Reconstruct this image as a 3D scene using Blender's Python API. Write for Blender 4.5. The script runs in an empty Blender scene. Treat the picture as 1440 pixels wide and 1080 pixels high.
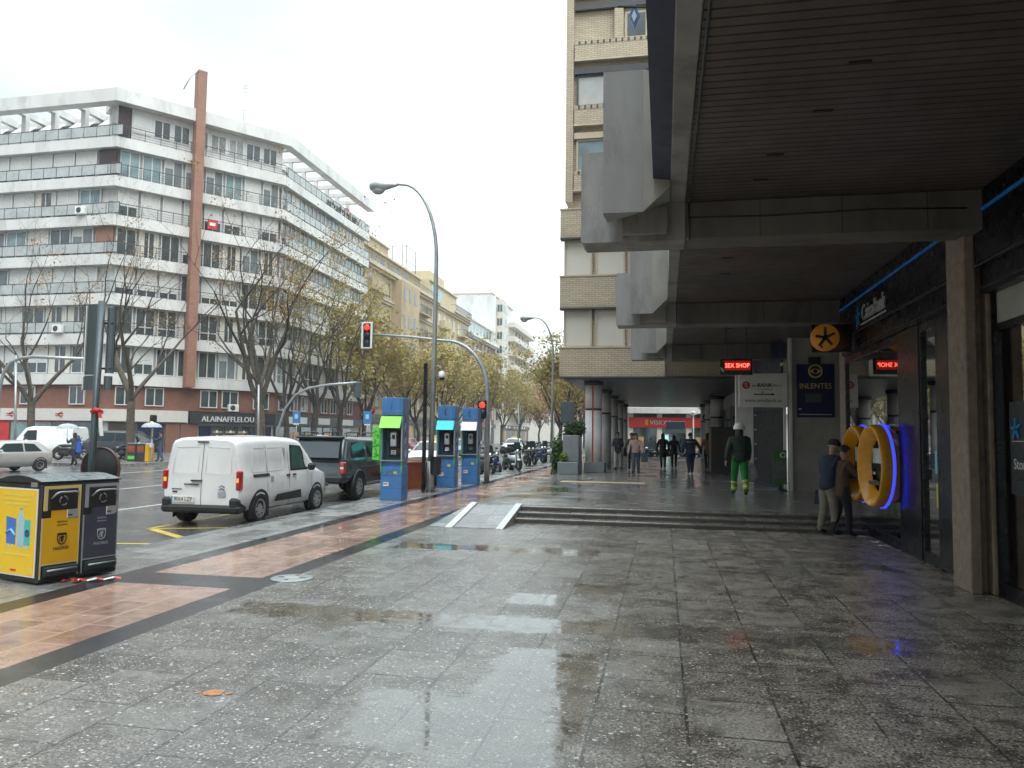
import bpy, bmesh, math, random
from mathutils import Vector, Matrix
R = math.radians
sc = bpy.context.scene
C = sc.collection
random.seed(7)

# ------------------------------------------------ camera, world, sun, exposure
cam_data = bpy.data.cameras.new('camera')
cam = bpy.data.objects.new('camera', cam_data); C.objects.link(cam)
cam_data.lens = 27.0; cam_data.sensor_width = 36.0
cam_data.clip_start = 0.05; cam_data.clip_end = 2000
cam.matrix_world = (Matrix.Translation((0, 0, 1.7)) @ Matrix.Rotation(R(11.2), 4, 'Z')
                    @ Matrix.Rotation(R(93.8), 4, 'X') @ Matrix.Rotation(R(0.75), 4, 'Z'))
sc.camera = cam

world = bpy.data.worlds.new('World'); sc.world = world; world.use_nodes = True
wn = world.node_tree.nodes; wl = world.node_tree.links
bg = wn['Background']; bg.inputs['Strength'].default_value = 0.1
sky = wn.new('ShaderNodeTexSky'); sky.sky_type = 'NISHITA'; sky.sun_disc = False
SUN_EL, SUN_ROT = R(50), R(150)
sky.sun_elevation = SUN_EL; sky.sun_rotation = SUN_ROT
tc = wn.new('ShaderNodeTexCoord')
nz = wn.new('ShaderNodeTexNoise'); nz.inputs['Scale'].default_value = 1.7
nz.inputs['Detail'].default_value = 6; nz.inputs['Roughness'].default_value = .5
mp = wn.new('ShaderNodeMapping'); mp.inputs['Scale'].default_value = (1, 1, 2.2); mp.inputs['Location'].default_value = (.35, .1, .2)
wl.new(tc.outputs['Generated'], mp.inputs['Vector']); wl.new(mp.outputs['Vector'], nz.inputs['Vector'])
dt = wn.new('ShaderNodeVectorMath'); dt.operation = 'DOT_PRODUCT'; dt.inputs[1].default_value = (.75, .45, -.25)
wl.new(tc.outputs['Generated'], dt.inputs[0])
ma = wn.new('ShaderNodeMath'); ma.operation = 'MULTIPLY_ADD'; ma.inputs[1].default_value = .46
wl.new(dt.outputs['Value'], ma.inputs[0]); wl.new(nz.outputs['Fac'], ma.inputs[2])
rp = wn.new('ShaderNodeValToRGB')                       # overcast: blue-grey cloud bellies to white
e = rp.color_ramp.elements
e[0].position = .20; e[0].color = (.49, .56, .61, 1)
e[1].position = .68; e[1].color = (1.12, 1.26, 1.29, 1)
wl.new(ma.outputs['Value'], rp.inputs['Fac'])
sb = wn.new('ShaderNodeVectorMath'); sb.operation = 'SCALE'; sb.inputs['Scale'].default_value = 10.5
wl.new(rp.outputs['Color'], sb.inputs[0])
sx = wn.new('ShaderNodeSeparateXYZ'); wl.new(tc.outputs['Generated'], sx.inputs[0])      # overcast sky: the zenith is brighter than the horizon
zb = wn.new('ShaderNodeMapRange'); zb.clamp = True
for k_, v_ in (('From Min', .5), ('From Max', 1.0), ('To Min', 7.4), ('To Max', 30.0)): zb.inputs[k_].default_value = v_
wl.new(sx.outputs['Z'], zb.inputs['Value']); wl.new(zb.outputs['Result'], sb.inputs['Scale'])
mx = wn.new('ShaderNodeMix'); mx.data_type = 'RGBA'; mx.inputs['Factor'].default_value = .97
wl.new(sky.outputs['Color'], mx.inputs['A']); wl.new(sb.outputs['Vector'], mx.inputs['B'])
wl.new(mx.outputs['Result'], bg.inputs['Color'])

sun_data = bpy.data.lights.new('sun', 'SUN'); sun = bpy.data.objects.new('sun', sun_data); C.objects.link(sun)
sun_data.energy = 1.3; sun_data.angle = R(50); sun_data.color = (1, .97, .93)
sun.rotation_euler = (R(90) - SUN_EL, 0, math.pi - SUN_ROT)

sc.view_settings.view_transform = 'Standard'; sc.view_settings.look = 'None'
sc.view_settings.exposure = 0.8; sc.view_settings.gamma = 1
sc.view_settings.use_curve_mapping = False
sc.cycles.use_denoising = True
sc.cycles.max_bounces = 8; sc.cycles.diffuse_bounces = 4; sc.cycles.glossy_bounces = 4
sc.cycles.transparent_max_bounces = 6; sc.cycles.sample_clamp_indirect = 6
sc.cycles.caustics_reflective = False; sc.cycles.caustics_refractive = False

# ------------------------------------------------ mesh builder
def frame(o, ax, ay=None, az=(0, 0, 1)):
    ax = Vector(ax).normalized(); az = Vector(az).normalized()
    ay = Vector(ay).normalized() if ay is not None else az.cross(ax)
    return Matrix(((ax.x, ay.x, az.x, o[0]), (ax.y, ay.y, az.y, o[1]), (ax.z, ay.z, az.z, o[2]), (0, 0, 0, 1)))

_textcache = {}
def text_geo(s, size, ext):
    k = (s, size, ext)
    if k not in _textcache:
        cu = bpy.data.curves.new('t', 'FONT'); cu.body = s; cu.size = size; cu.extrude = ext; cu.resolution_u = 2
        o = bpy.data.objects.new('t', cu); C.objects.link(o)
        dg = bpy.context.evaluated_depsgraph_get()
        me = bpy.data.meshes.new_from_object(o.evaluated_get(dg))
        vs = [v.co.copy() for v in me.vertices]; fs = [tuple(p.vertices) for p in me.polygons]
        bpy.data.objects.remove(o); bpy.data.curves.remove(cu); bpy.data.meshes.remove(me)
        _textcache[k] = (vs, fs)
    return _textcache[k]

class MB:
    """collects shapes; build() links them as one mesh object"""
    def __init__(s, T=None):
        s.v = []; s.f = []; s.fm = []; s.fs = []; s.m = []; s.T = T; s.keep = False
    def mi(s, m):
        if m not in s.m: s.m.append(m)
        return s.m.index(m)
    def add(s, vs, fs, m, sm=False):
        b = len(s.v)
        if s.T is not None: vs = [s.T @ Vector(p) for p in vs]
        s.v.extend(tuple(p) for p in vs); i = s.mi(m)
        for f in fs:
            s.f.append(tuple(b + j for j in f)); s.fm.append(i); s.fs.append(sm)
        return s
    def box(s, x0, x1, y0, y1, z0, z1, m, bev=0):
        if x1 < x0: x0, x1 = x1, x0
        if y1 < y0: y0, y1 = y1, y0
        if z1 < z0: z0, z1 = z1, z0
        if bev <= 0:
            v = [(x, y, z) for x in (x0, x1) for y in (y0, y1) for z in (z0, z1)]
            f = [(0, 1, 3, 2), (4, 6, 7, 5), (0, 4, 5, 1), (2, 3, 7, 6), (0, 2, 6, 4), (1, 5, 7, 3)]
            return s.add(v, f, m)
        b = min(bev, (x1 - x0) * .45, (y1 - y0) * .45, (z1 - z0) * .45)
        v = []; ix = {}
        for sx in (0, 1):
            for sy in (0, 1):
                for sz in (0, 1):
                    X, Y, Z = (x0, x1)[sx], (y0, y1)[sy], (z0, z1)[sz]
                    xi, yi, zi = X + (b, -b)[sx], Y + (b, -b)[sy], Z + (b, -b)[sz]
                    for a, p in enumerate(((X, yi, zi), (xi, Y, zi), (xi, yi, Z))):
                        ix[sx, sy, sz, a] = len(v); v.append(p)
        f = []
        o = [(0, 0), (1, 0), (1, 1), (0, 1)]
        for k in (0, 1):
            f.append([ix[k, a, c, 0] for a, c in o]); f.append([ix[a, k, c, 1] for a, c in o]); f.append([ix[a, c, k, 2] for a, c in o])
        for a in (0, 1):
            for c in (0, 1):
                f.append([ix[a, c, 0, 0], ix[a, c, 1, 0], ix[a, c, 1, 1], ix[a, c, 0, 1]])
                f.append([ix[a, 0, c, 0], ix[a, 1, c, 0], ix[a, 1, c, 2], ix[a, 0, c, 2]])
                f.append([ix[0, a, c, 1], ix[1, a, c, 1], ix[1, a, c, 2], ix[0, a, c, 2]])
                for d in (0, 1): f.append([ix[a, c, d, q] for q in (0, 1, 2)])
        return s.add(v, f, m)
    def tube(s, pts, r, m, n=8, sm=True, caps=True):
        pts = [Vector(p) for p in pts]; k = len(pts)
        rs = [r] * k if isinstance(r, (int, float)) else list(r)
        vs = []; fs = []; up = None
        for i, p in enumerate(pts):
            t = (pts[min(i + 1, k - 1)] - pts[max(i - 1, 0)]).normalized()
            if up is None: up = Vector((0, 0, 1)) if abs(t.z) < .9 else Vector((1, 0, 0))
            a = (up - t * up.dot(t)).normalized(); b = t.cross(a); up = a
            for j in range(n):
                w = 2 * math.pi * j / n
                vs.append(p + (a * math.cos(w) + b * math.sin(w)) * rs[i])
        for i in range(k - 1):
            for j in range(n):
                fs.append((i * n + j, i * n + (j + 1) % n, (i + 1) * n + (j + 1) % n, (i + 1) * n + j))
        if caps: fs.append(tuple(range(n - 1, -1, -1))); fs.append(tuple((k - 1) * n + j for j in range(n)))
        return s.add(vs, fs, m, sm)
    def cyl(s, p0, p1, r0, m, r1=None, n=12, sm=True):
        return s.tube([p0, p1], [r0, r0 if r1 is None else r1], m, n, sm)
    def lathe(s, prof, m, o=(0, 0, 0), ax=(0, 0, 1), n=20, sm=True, ring=False):
        ax = Vector(ax).normalized(); a = Vector((1, 0, 0)) if abs(ax.x) < .9 else Vector((0, 1, 0))
        a = (a - ax * a.dot(ax)).normalized(); b = ax.cross(a); o = Vector(o)
        vs = []; fs = []; k = len(prof)
        for r, h in prof:
            for j in range(n):
                w = 2 * math.pi * j / n
                vs.append(o + ax * h + (a * math.cos(w) + b * math.sin(w)) * r)
        for i in range(k - 1):
            for j in range(n):
                fs.append((i * n + j, i * n + (j + 1) % n, (i + 1) * n + (j + 1) % n, (i + 1) * n + j))
        if ring:
            q = (k - 1) * n
            for j in range(n): fs.append((q + j, q + (j + 1) % n, (j + 1) % n, j))
        if prof[0][0] > 1e-4 and not ring: fs.append(tuple(range(n)))
        if prof[-1][0] > 1e-4 and not ring: fs.append(tuple((k - 1) * n + j for j in range(n)))
        return s.add(vs, fs, m, sm)
    def ell(s, c, r, m, n=12, k=8):
        c = Vector(c); vs = []; fs = []
        for i in range(k + 1):
            ph = math.pi * i / k
            for j in range(n):
                w = 2 * math.pi * j / n
                vs.append((c.x + r[0] * math.sin(ph) * math.cos(w), c.y + r[1] * math.sin(ph) * math.sin(w), c.z + r[2] * math.cos(ph)))
        for i in range(k):
            for j in range(n):
                fs.append((i * n + j, i * n + (j + 1) % n, (i + 1) * n + (j + 1) % n, (i + 1) * n + j))
        return s.add(vs, fs, m, True)
    def prism(s, poly, axis, d0, d1, m, sm=False):
        k = len(poly); vs = []
        for d in (d0, d1):
            for a, b in poly:
                vs.append({'x': (d, a, b), 'y': (a, d, b), 'z': (a, b, d)}[axis])
        fs = [tuple(range(k)), tuple(range(2 * k - 1, k - 1, -1))]
        s.add(vs, fs, m)
        base = len(s.v) - 2 * k
        for j in range(k):
            s.f.append((base + j, base + (j + 1) % k, base + k + (j + 1) % k, base + k + j)); s.fm.append(s.mi(m)); s.fs.append(sm)
        return s
    def strip(s, pl0, pl1, z0, z1, m):
        """solid wall between two plan polylines"""
        n = len(pl0); vs = []
        for p in range(n):
            a, b = pl0[p], pl1[p]
            vs += [(a[0], a[1], z0), (a[0], a[1], z1), (b[0], b[1], z1), (b[0], b[1], z0)]
        fs = [(0, 1, 2, 3), tuple(4 * (n - 1) + j for j in (3, 2, 1, 0))]
        for p in range(n - 1):
            for j in range(4):
                fs.append((4 * p + j, 4 * p + (j + 1) % 4, 4 * p + 4 + (j + 1) % 4, 4 * p + 4 + j))
        return s.add(vs, fs, m)
    def text(s, t, size, o, right, up, m, ext=.008, center=True, sx=1.0, bold=0):
        vs, fs = text_geo(t, size, ext)
        if not vs: return s
        r = Vector(right).normalized(); u = Vector(up).normalized(); n = r.cross(u); o = Vector(o)
        xs = [v.x for v in vs]; w = (min(xs) + max(xs)) / 2 if center else 0
        for d in ([0] if not bold else [-bold, 0, bold]):
            s.add([o + r * ((v.x - w) * sx + d) + u * v.y + n * (v.z + ext + abs(d) * .02) for v in vs], fs, m)
        return s
    def build(s, name, parent=None, loc=None, rz=0, world=False):
        me = bpy.data.meshes.new(name)
        off = Vector((0, 0, 0))
        if world and parent is not None:
            q = parent
            while q is not None: off += q.location; q = q.parent
        elif world and loc is not None: off = Vector(loc)
        vs = s.v if off.length == 0 else [(a - off.x, b - off.y, c - off.z) for a, b, c in s.v]
        me.from_pydata(vs, [], s.f)
        for m in s.m: me.materials.append(M[m])
        me.polygons.foreach_set('material_index', s.fm)
        me.polygons.foreach_set('use_smooth', s.fs)
        bm = bmesh.new(); bm.from_mesh(me); bmesh.ops.recalc_face_normals(bm, faces=bm.faces); bm.to_mesh(me); bm.free()
        me.update()
        ob = bpy.data.objects.new(name, me); C.objects.link(ob)
        if parent is not None: ob.parent = parent
        if loc is not None: ob.location = loc
        if rz: ob.rotation_euler.z = rz
        return ob

def tag(o, label=None, cat=None, group=None, kind=None):
    if label: o['label'] = label
    if cat: o['category'] = cat
    if group: o['group'] = group
    if kind: o['kind'] = kind
    return o
def thing(name, label, cat, loc=(0, 0, 0), rz=0, group=None):
    o = bpy.data.objects.new(name, None); C.objects.link(o); o.empty_display_size = .2
    o.location = loc; o.rotation_euler.z = rz
    return tag(o, label, cat, group)
def struct(name, mb):
    return tag(mb.build(name), kind='structure')
def dup(root, loc, rz, label, group=None, scale=1.0, remap=None):
    def cp(o, par):
        c = o.copy(); C.objects.link(c); c.parent = par
        for ch in o.children: cp(ch, c)
        return c
    r = cp(root, None); r.location = loc; r.rotation_euler.z = rz; r.scale = (scale,) * 3 if not isinstance(scale, tuple) else scale
    tag(r, label, None, group)
    return r

# ------------------------------------------------ materials
M = {}
class NT:
    def __init__(s, name):
        s.mat = bpy.data.materials.new(name); s.mat.use_nodes = True; M[name] = s.mat
        s.n = s.mat.node_tree.nodes; s.l = s.mat.node_tree.links; s.p = s.n['Principled BSDF']
    def new(s, t, **k):
        x = s.n.new(t)
        for a, b in k.items(): setattr(x, a, b)
        return x
    def val(s, sock, v):
        if hasattr(v, 'is_output'): s.l.new(v, sock)
        else: sock.default_value = v
    def math(s, op, a, b=None, c=None, clamp=False):
        x = s.new('ShaderNodeMath', operation=op); x.use_clamp = clamp
        for i, v in enumerate((a, b, c)):
            if v is not None: s.val(x.inputs[i], v)
        return x.outputs[0]
    def mix(s, f, a, b):
        x = s.new('ShaderNodeMix', data_type='RGBA'); s.val(x.inputs['Factor'], f)
        for k, v in (('A', a), ('B', b)): s.val(x.inputs[k], (*v, 1) if isinstance(v, tuple) and len(v) == 3 else v)
        return x.outputs['Result']
    def mixf(s, f, a, b):
        x = s.new('ShaderNodeMix', data_type='FLOAT'); s.val(x.inputs['Factor'], f); s.val(x.inputs['A'], a); s.val(x.inputs['B'], b)
        return x.outputs['Result']
    def pos(s): return s.new('ShaderNodeNewGeometry').outputs['Position']
    def obj(s): return s.new('ShaderNodeTexCoord').outputs['Object']
    def noise(s, v, scale, detail=3, rough=.55):
        x = s.new('ShaderNodeTexNoise'); s.l.new(v, x.inputs['Vector']); x.inputs['Scale'].default_value = scale
        x.inputs['Detail'].default_value = detail; x.inputs['Roughness'].default_value = rough
        return x.outputs['Fac']
    def ramp(s, f, a, b, lo=0., hi=1.):
        x = s.new('ShaderNodeMapRange'); x.clamp = True; s.val(x.inputs['Value'], f)
        for k, v in zip(('From Min', 'From Max', 'To Min', 'To Max'), (a, b, lo, hi)): x.inputs[k].default_value = v
        return x.outputs['Result']
    def scalev(s, v, sc3, loc=(0, 0, 0), rot=(0, 0, 0)):
        x = s.new('ShaderNodeMapping'); s.l.new(v, x.inputs['Vector']); x.inputs['Scale'].default_value = sc3
        x.inputs['Location'].default_value = loc; x.inputs['Rotation'].default_value = rot
        return x.outputs['Vector']
    def bump(s, h, st, dist=.01):
        x = s.new('ShaderNodeBump'); s.val(x.inputs['Height'], h); s.val(x.inputs['Strength'], st); x.inputs['Distance'].default_value = dist
        s.l.new(x.outputs['Normal'], s.p.inputs['Normal']); return x
    def setp(s, **k):
        for a, b in k.items():
            q = s.p.inputs[a.replace('_', ' ')]
            if isinstance(b, tuple) and len(b) == 3: b = (*b, 1)
            s.val(q, b)

def mk(name, col, rough=.5, metal=0., var=.18, scale=2.5, bump=0., dirt=0., spec=.5, coat=0., emit=None, es=0., streak=False):
    t = NT(name); v = t.obj()
    if streak: v = t.scalev(v, (1, 1, .18))
    f = t.noise(v, scale, 5)
    dark = tuple(c * (1 - var) for c in col); lite = tuple(min(1, c * (1 + var)) for c in col)
    c = t.mix(t.ramp(f, .3, .7), dark, lite)
    if dirt:
        g = t.noise(t.scalev(t.obj(), (1, 1, .35)), scale * .6 + .3, 6, .7)
        c = t.mix(t.math('MULTIPLY', t.ramp(g, .5, .72), dirt), c, tuple(x * .35 for x in col))
    t.setp(Base_Color=c, Metallic=metal, Specular_IOR_Level=spec, Coat_Weight=coat, Coat_Roughness=.06)
    t.setp(Roughness=t.ramp(t.noise(t.obj(), scale * 2.3 + 1, 3), .3, .7, max(0, rough - .08), min(1, rough + .08)))
    if bump: t.bump(t.noise(t.obj(), scale * 12, 4), bump, .01)
    if emit: t.setp(Emission_Color=emit, Emission_Strength=es)
    return t

# wet ground -------------------------------------------------------------
def wet(name, base, chips=.5, tile=None, joint=(.02, .02, .02), rough=(.22, .5), puddles=(), tone=.25, pud_base=.4, agg=70., offset=.5, jw=.006, bumpk=.25, wetscale=.55, pudthr=(.62, .70), gen=True, spec=.5, tvar=(.86, 1.12), ior=1.9, stain_lift=0):
    t = NT(name); p = t.pos()
    nx = t.new('ShaderNodeSeparateXYZ'); t.l.new(p, nx.inputs[0]); X, Y = nx.outputs['X'], nx.outputs['Y']
    fine = t.noise(p, 160, 2); med = t.noise(p, 9, 4); low = t.noise(p, wetscale, 4, .6)
    c = t.mix(t.ramp(med, .3, .7), tuple(x * (1 - tone) for x in base), tuple(x * (1 + tone) for x in base))
    blot = t.noise(p, 3.0, 8, .74)
    c = t.mix(t.math('MULTIPLY', t.ramp(blot, .48, .60), .78 if stain_lift else .5), c, tuple(x * q for x, q in zip(base, (.36, .33, .29))))
    if stain_lift:
        brown_lift = t.ramp(t.math('ADD', X, t.math('MULTIPLY', low, 2.5)), .2, 2.6)
        c = t.mix(t.math('MULTIPLY', brown_lift, .55), c, t.mix(t.ramp(blot, .46, .60), (.47, .405, .325), (.13, .10, .076)))  # browner rightwards, and paler to paint extra light onto the arcade floor
    jf = 0.0; tilev = None
    if tile:
        bt = t.new('ShaderNodeTexBrick'); bt.offset = offset; bt.squash = 1
        cv = t.new('ShaderNodeCombineXYZ'); t.l.new(Y, cv.inputs[0]); t.l.new(X, cv.inputs[1])
        if len(tile) > 2: t.l.new(t.math('ADD', X, tile[2]), cv.inputs[1])
        t.l.new(cv.outputs[0], bt.inputs['Vector'])
        bt.inputs['Scale'].default_value = 1; bt.inputs['Brick Width'].default_value = tile[0]; bt.inputs['Row Height'].default_value = tile[1]
        bt.inputs['Mortar Size'].default_value = jw; bt.inputs['Mortar Smooth'].default_value = .1; bt.inputs['Bias'].default_value = 0
        bt.inputs['Color1'].default_value = (0, 0, 0, 1); bt.inputs['Color2'].default_value = (1, 1, 1, 1); bt.inputs['Mortar'].default_value = (.5, .5, .5, 1)
        tilev = bt.outputs['Color']; jf = bt.outputs['Fac']
        tv = t.new('ShaderNodeSeparateColor'); t.l.new(tilev, tv.inputs[0]); tvv = tv.outputs[0]
        g = t.new('ShaderNodeVectorMath', operation='SCALE'); t.l.new(c, g.inputs[0]); t.l.new(t.ramp(tvv, 0, 1, *tvar), g.inputs['Scale'])
        c = g.outputs['Vector']
        jr = t.math('MULTIPLY', jf, t.ramp(t.noise(p, 1.3, 3), .35, .6, .25, 1.))
        c = t.mix(jr, c, joint)
    grain = .5
    if chips:
        grain = t.noise(p, agg * 1.5, 3, .75)
        g = t.new('ShaderNodeVectorMath', operation='SCALE'); t.l.new(c, g.inputs[0]); t.l.new(t.ramp(grain, .38, .64, 1 - .95 * chips, 1 + 1.2 * chips), g.inputs['Scale'])
        c = g.outputs['Vector']
        for sc_, th, kk in ((agg * 1.7, .66 if stain_lift else .8, 1.0), (agg * .85, .72 if stain_lift else .86, 1.0)):
            vo = t.new('ShaderNodeTexVoronoi'); t.l.new(t.scalev(p, (1, 1, 1), rot=(0, 0, .4)), vo.inputs['Vector']); vo.inputs['Scale'].default_value = sc_; vo.inputs['Randomness'].default_value = 1
            rc = t.new('ShaderNodeSeparateColor'); t.l.new(vo.outputs['Color'], rc.inputs[0])
            lim = t.math('MULTIPLY_ADD', rc.outputs[1], .35, .08)
            msk = t.math('MULTIPLY', t.math('GREATER_THAN', rc.outputs[0], th), t.math('LESS_THAN', vo.outputs['Distance'], lim))
            c = t.mix(t.math('MULTIPLY', msk, chips * kk), c, t.mix(rc.outputs[2], (.78, .76, .72), (.34, .31, .27)))
    if stain_lift:
        vg = t.new('ShaderNodeTexVoronoi'); t.l.new(p, vg.inputs['Vector']); vg.inputs['Scale'].default_value = 2.6
        c = t.mix(t.math('MULTIPLY', t.math('LESS_THAN', vg.outputs['Distance'], .055), .75), c, (.03, .028, .026))
    pm = None
    wob = t.math('MULTIPLY_ADD', t.noise(p, 3.2, 6, .72), 1.1, -.55)
    for (x0, x1, y0, y1, k) in puddles:
        dx = t.math('SUBTRACT', t.math('ABSOLUTE', t.math('SUBTRACT', X, (x0 + x1) / 2)), (x1 - x0) / 2)
        dy = t.math('SUBTRACT', t.math('ABSOLUTE', t.math('SUBTRACT', Y, (y0 + y1) / 2)), (y1 - y0) / 2)
        d = t.math('MULTIPLY_ADD', wob, k, t.math('MAXIMUM', dx, dy))
        q = t.ramp(d, -.05, .03, 1, 0)
        pm = q if pm is None else t.math('MAXIMUM', pm, q)
    if gen:
        g2 = t.ramp(low, pudthr[0], pudthr[1])
        pm = g2 if pm is None else t.math('MAXIMUM', pm, g2)
    if pm is None: pm = 0.0
    elif stain_lift: pm = t.math('MULTIPLY', pm, t.ramp(t.noise(p, 8, 5, .7), .34, .52, .58, 1.0))
    c = t.mix(t.math('MULTIPLY', pm, .5 if stain_lift else pud_base) if not isinstance(pm, float) else 0., c, tuple(x * (.75 if stain_lift else .45) for x in base))
    r0 = t.ramp(t.noise(p, wetscale * 2.2, 5, .65), .3, .7, rough[0], rough[1])
    if tilev is not None: r0 = t.math('MULTIPLY', r0, t.ramp(tvv, 0, 1, .75, 1.2))
    if chips: r0 = t.math('MULTIPLY_ADD', fine, .12, t.math('SUBTRACT', r0, .06))
    r = t.mixf(pm, r0, .05 if stain_lift else .025)
    t.setp(Base_Color=c, Roughness=r, Specular_IOR_Level=spec, IOR=ior)
    h = t.math('ADD', t.math('MULTIPLY', grain, 1.0), t.math('MULTIPLY', med, .8))
    if tile: h = t.math('SUBTRACT', h, t.math('MULTIPLY', jf, 1.0))
    t.bump(h, t.math('MULTIPLY', t.math('SUBTRACT', 1.0, pm), bumpk) if not isinstance(pm, float) else bumpk, .006)
    return t
PUD = [(-4.1, 2.2, 6.66, 7.2, .55), (-2.1, -.82, 6.66, 7.2, .05), (-2.0, -.46, 4.05, 5.02, .4), (-1.25, -.46, 3.2, 6.2, .45), (-4.0, -.9, 11.05, 11.65, .8), (1.2, 3.0, 10.9, 11.4, 1.2), (-1.6, -1.05, 7.75, 8.3, .3), (-1.0, -.45, 8.4, 9.0, .5)]
wet('wet_slab', (.150, .134, .115), .8, (.62, .56, -.135 + 5.6), joint=(.018, .016, .014), rough=(.13, .36), puddles=PUD, agg=34, jw=.010, pudthr=(.60, .70), bumpk=.6, ior=2.4, stain_lift=1)
wet('wet_slab_upper', (.19, .18, .165), .5, (.62, .56, .3), joint=(.02, .02, .02), rough=(.1, .3), agg=60, pudthr=(.55, .66), puddles=[(-3.4, -2.2, 19.5, 21.3, 1.4)])
wet('granite_dark', (.035, .036, .04), .2, (.9, .6), joint=(.02, .02, .02), rough=(.08, .22), agg=120, pudthr=(.5, .62))
wet('tile_salmon', (.40, .25, .19), 0, (.6, .38), joint=(.5, .36, .28), rough=(.1, .3), tone=.12, pud_base=.25, jw=.012, bumpk=.12, pudthr=(.54, .64))
wet('paving_grey', (.24, .235, .225), .35, (.8, .5), joint=(.08, .08, .08), rough=(.15, .4), agg=90, pudthr=(.6, .7))
wet('asphalt', (.105, .104, .104), .35, None, rough=(.12, .32), agg=80, pudthr=(.58, .70), wetscale=.3)
wet('far_paving', (.17, .16, .15), 0, (.6, .6), joint=(.09, .09, .09), rough=(.2, .45), pudthr=(.6, .7))
wet('step_stone', (.17, .155, .13), .3, (1.3, .3), joint=(.05, .05, .04), rough=(.15, .35), agg=90, gen=False)
wet('kerb_stone', (.20, .20, .195), .25, (1.0, 1.0), joint=(.06, .06, .06), rough=(.2, .4), agg=90, gen=False)
wet('ramp_slab', (.16, .165, .165), .3, (.7, .55), joint=(.04, .04, .04), rough=(.12, .3), agg=60, gen=False, offset=0, tvar=(.6, 1.6))
mk('paint_white', (.46, .455, .43), .4, var=.2, scale=6, dirt=.7)
mk('ramp_white', (.66, .66, .63), .4, var=.1, scale=6, dirt=.3)
mk('rim_dull', (.15, .075, .06), .5)
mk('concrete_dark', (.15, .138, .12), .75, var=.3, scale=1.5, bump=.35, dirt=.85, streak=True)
mk('win_grey', (.17, .195, .205), .1, var=.3, scale=.8)
mk('paint_yellow', (.62, .46, .07), .35, var=.15, scale=5, dirt=.5)
mk('tactile', (.55, .43, .26), .35, var=.1)

# brutalist arcade
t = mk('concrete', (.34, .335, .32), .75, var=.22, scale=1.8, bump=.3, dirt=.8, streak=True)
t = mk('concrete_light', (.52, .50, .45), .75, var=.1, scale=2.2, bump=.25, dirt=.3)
mk('concrete_brown', (.30, .24, .19), .8, var=.25, scale=9, bump=.6, dirt=.3)
mk('soffit_blue', (.045, .055, .095), .45, var=.1)
mk('slat', (.112, .088, .076), .45, var=.3, scale=1.2)
mk('slat_gap', (.008, .008, .008), .9, var=0)
mk('black_metal', (.006, .0065, .009), .3, var=.1, spec=.35)
mk('black_matte', (.015, .015, .016), .6, var=.2)
mk('navy_panel', (.006, .007, .013), .25, var=.03, scale=.3, spec=.35)
t = mk('dark_glass', (.006, .007, .008), .02, var=0, spec=1.0, coat=0)
t.p.inputs['IOR'].default_value = 2.9; t.p.inputs['Roughness'].default_value = .015
for l in list(t.mat.node_tree.links):
    if l.to_socket == t.p.inputs['Roughness']: t.mat.node_tree.links.remove(l)
t.p.inputs['Roughness'].default_value = .012
mk('wall_grey', (.40, .39, .365), .7, var=.15, scale=2, dirt=.4)
mk('wall_white', (.80, .80, .78), .65, var=.1, scale=2, dirt=.3)
mk('led_blue', (.02, .03, .3), .4, emit=(.03, .05, 1.0), es=1.0)
mk('led_strip', (.01, .12, .35), .4, emit=(.01, .2, .6), es=.05)
mk('led_red', (.3, .01, .01), .4, emit=(1, .10, .06), es=3.2)
mk('led_red_dim', (.12, .008, .006), .4, emit=(1, .02, .01), es=.12)
mk('signal_red', (.3, .02, .01), .3, emit=(1, .022, .008), es=2.2)
mk('signal_amber', (.4, .2, .02), .3, emit=(1, .42, .03), es=6)
mk('tail_red', (.40, .012, .01), .18, coat=.8)
mk('tail_amber', (.75, .30, .04), .2, coat=.8, emit=(1, .5, .1), es=.35)
mk('atm_orange', (.80, .36, .018), .28, var=.05, coat=.3)
mk('screen_grey', (.10, .12, .13), .15, emit=(.55, .7, .75), es=.06)
mk('orange_disc', (.62, .235, .018), .35, emit=(1, .4, .03), es=.03)
mk('dull_disc', (.10, .05, .012), .4)
mk('riser_shade', (.085, .073, .058), .6, var=.35, scale=4, dirt=.5)  # dark tone that paints shade into the step fronts
mk('letter_white', (.75, .76, .76), .4, var=.05)
mk('letter_blue', (.01, .25, .55), .35, var=.05)
mk('letter_red', (.55, .03, .03), .4, var=.05)
mk('letter_black', (.02, .02, .02), .5, var=.05)
mk('letter_yellow', (.75, .62, .12), .4, var=.05)
mk('poster_navy', (.012, .016, .075), .35, var=.1)
mk('sign_white', (.76, .76, .74), .45, var=.06, dirt=.15)
# generic paints
mk('steel_galv', (.36, .38, .38), .42, metal=.6, var=.15, scale=4)
mk('steel_dark', (.05, .06, .065), .4, metal=.3, var=.15)
mk('sign_back', (.10, .125, .135), .38, metal=.4, var=.12, scale=1.5)
mk('chrome', (.7, .7, .7), .15, metal=1, var=.05)
mk('bin_black', (.018, .019, .022), .38, var=.2)
mk('bin_top', (.16, .175, .18), .3, var=.2, scale=5)
mk('bin_yellow', (.70, .39, .012), .38, var=.08, dirt=.2, scale=2)
mk('bin_poster', (.90, .57, .03), .35, var=.04)
mk('bin_slate', (.055, .06, .085), .4, var=.12, dirt=.15)
mk('bin_trim_gold', (.62, .50, .22), .4, var=.1)
mk('bin_trim_grey', (.30, .31, .34), .4, var=.1)
mk('blue_pale', (.32, .62, .85), .4, var=.05)
mk('blue_mid', (.06, .2, .6), .4, var=.05)
mk('teal', (.08, .5, .52), .4, var=.05)
mk('booth_blue', (.06, .20, .46), .42, var=.15, dirt=.5, scale=4)
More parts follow.
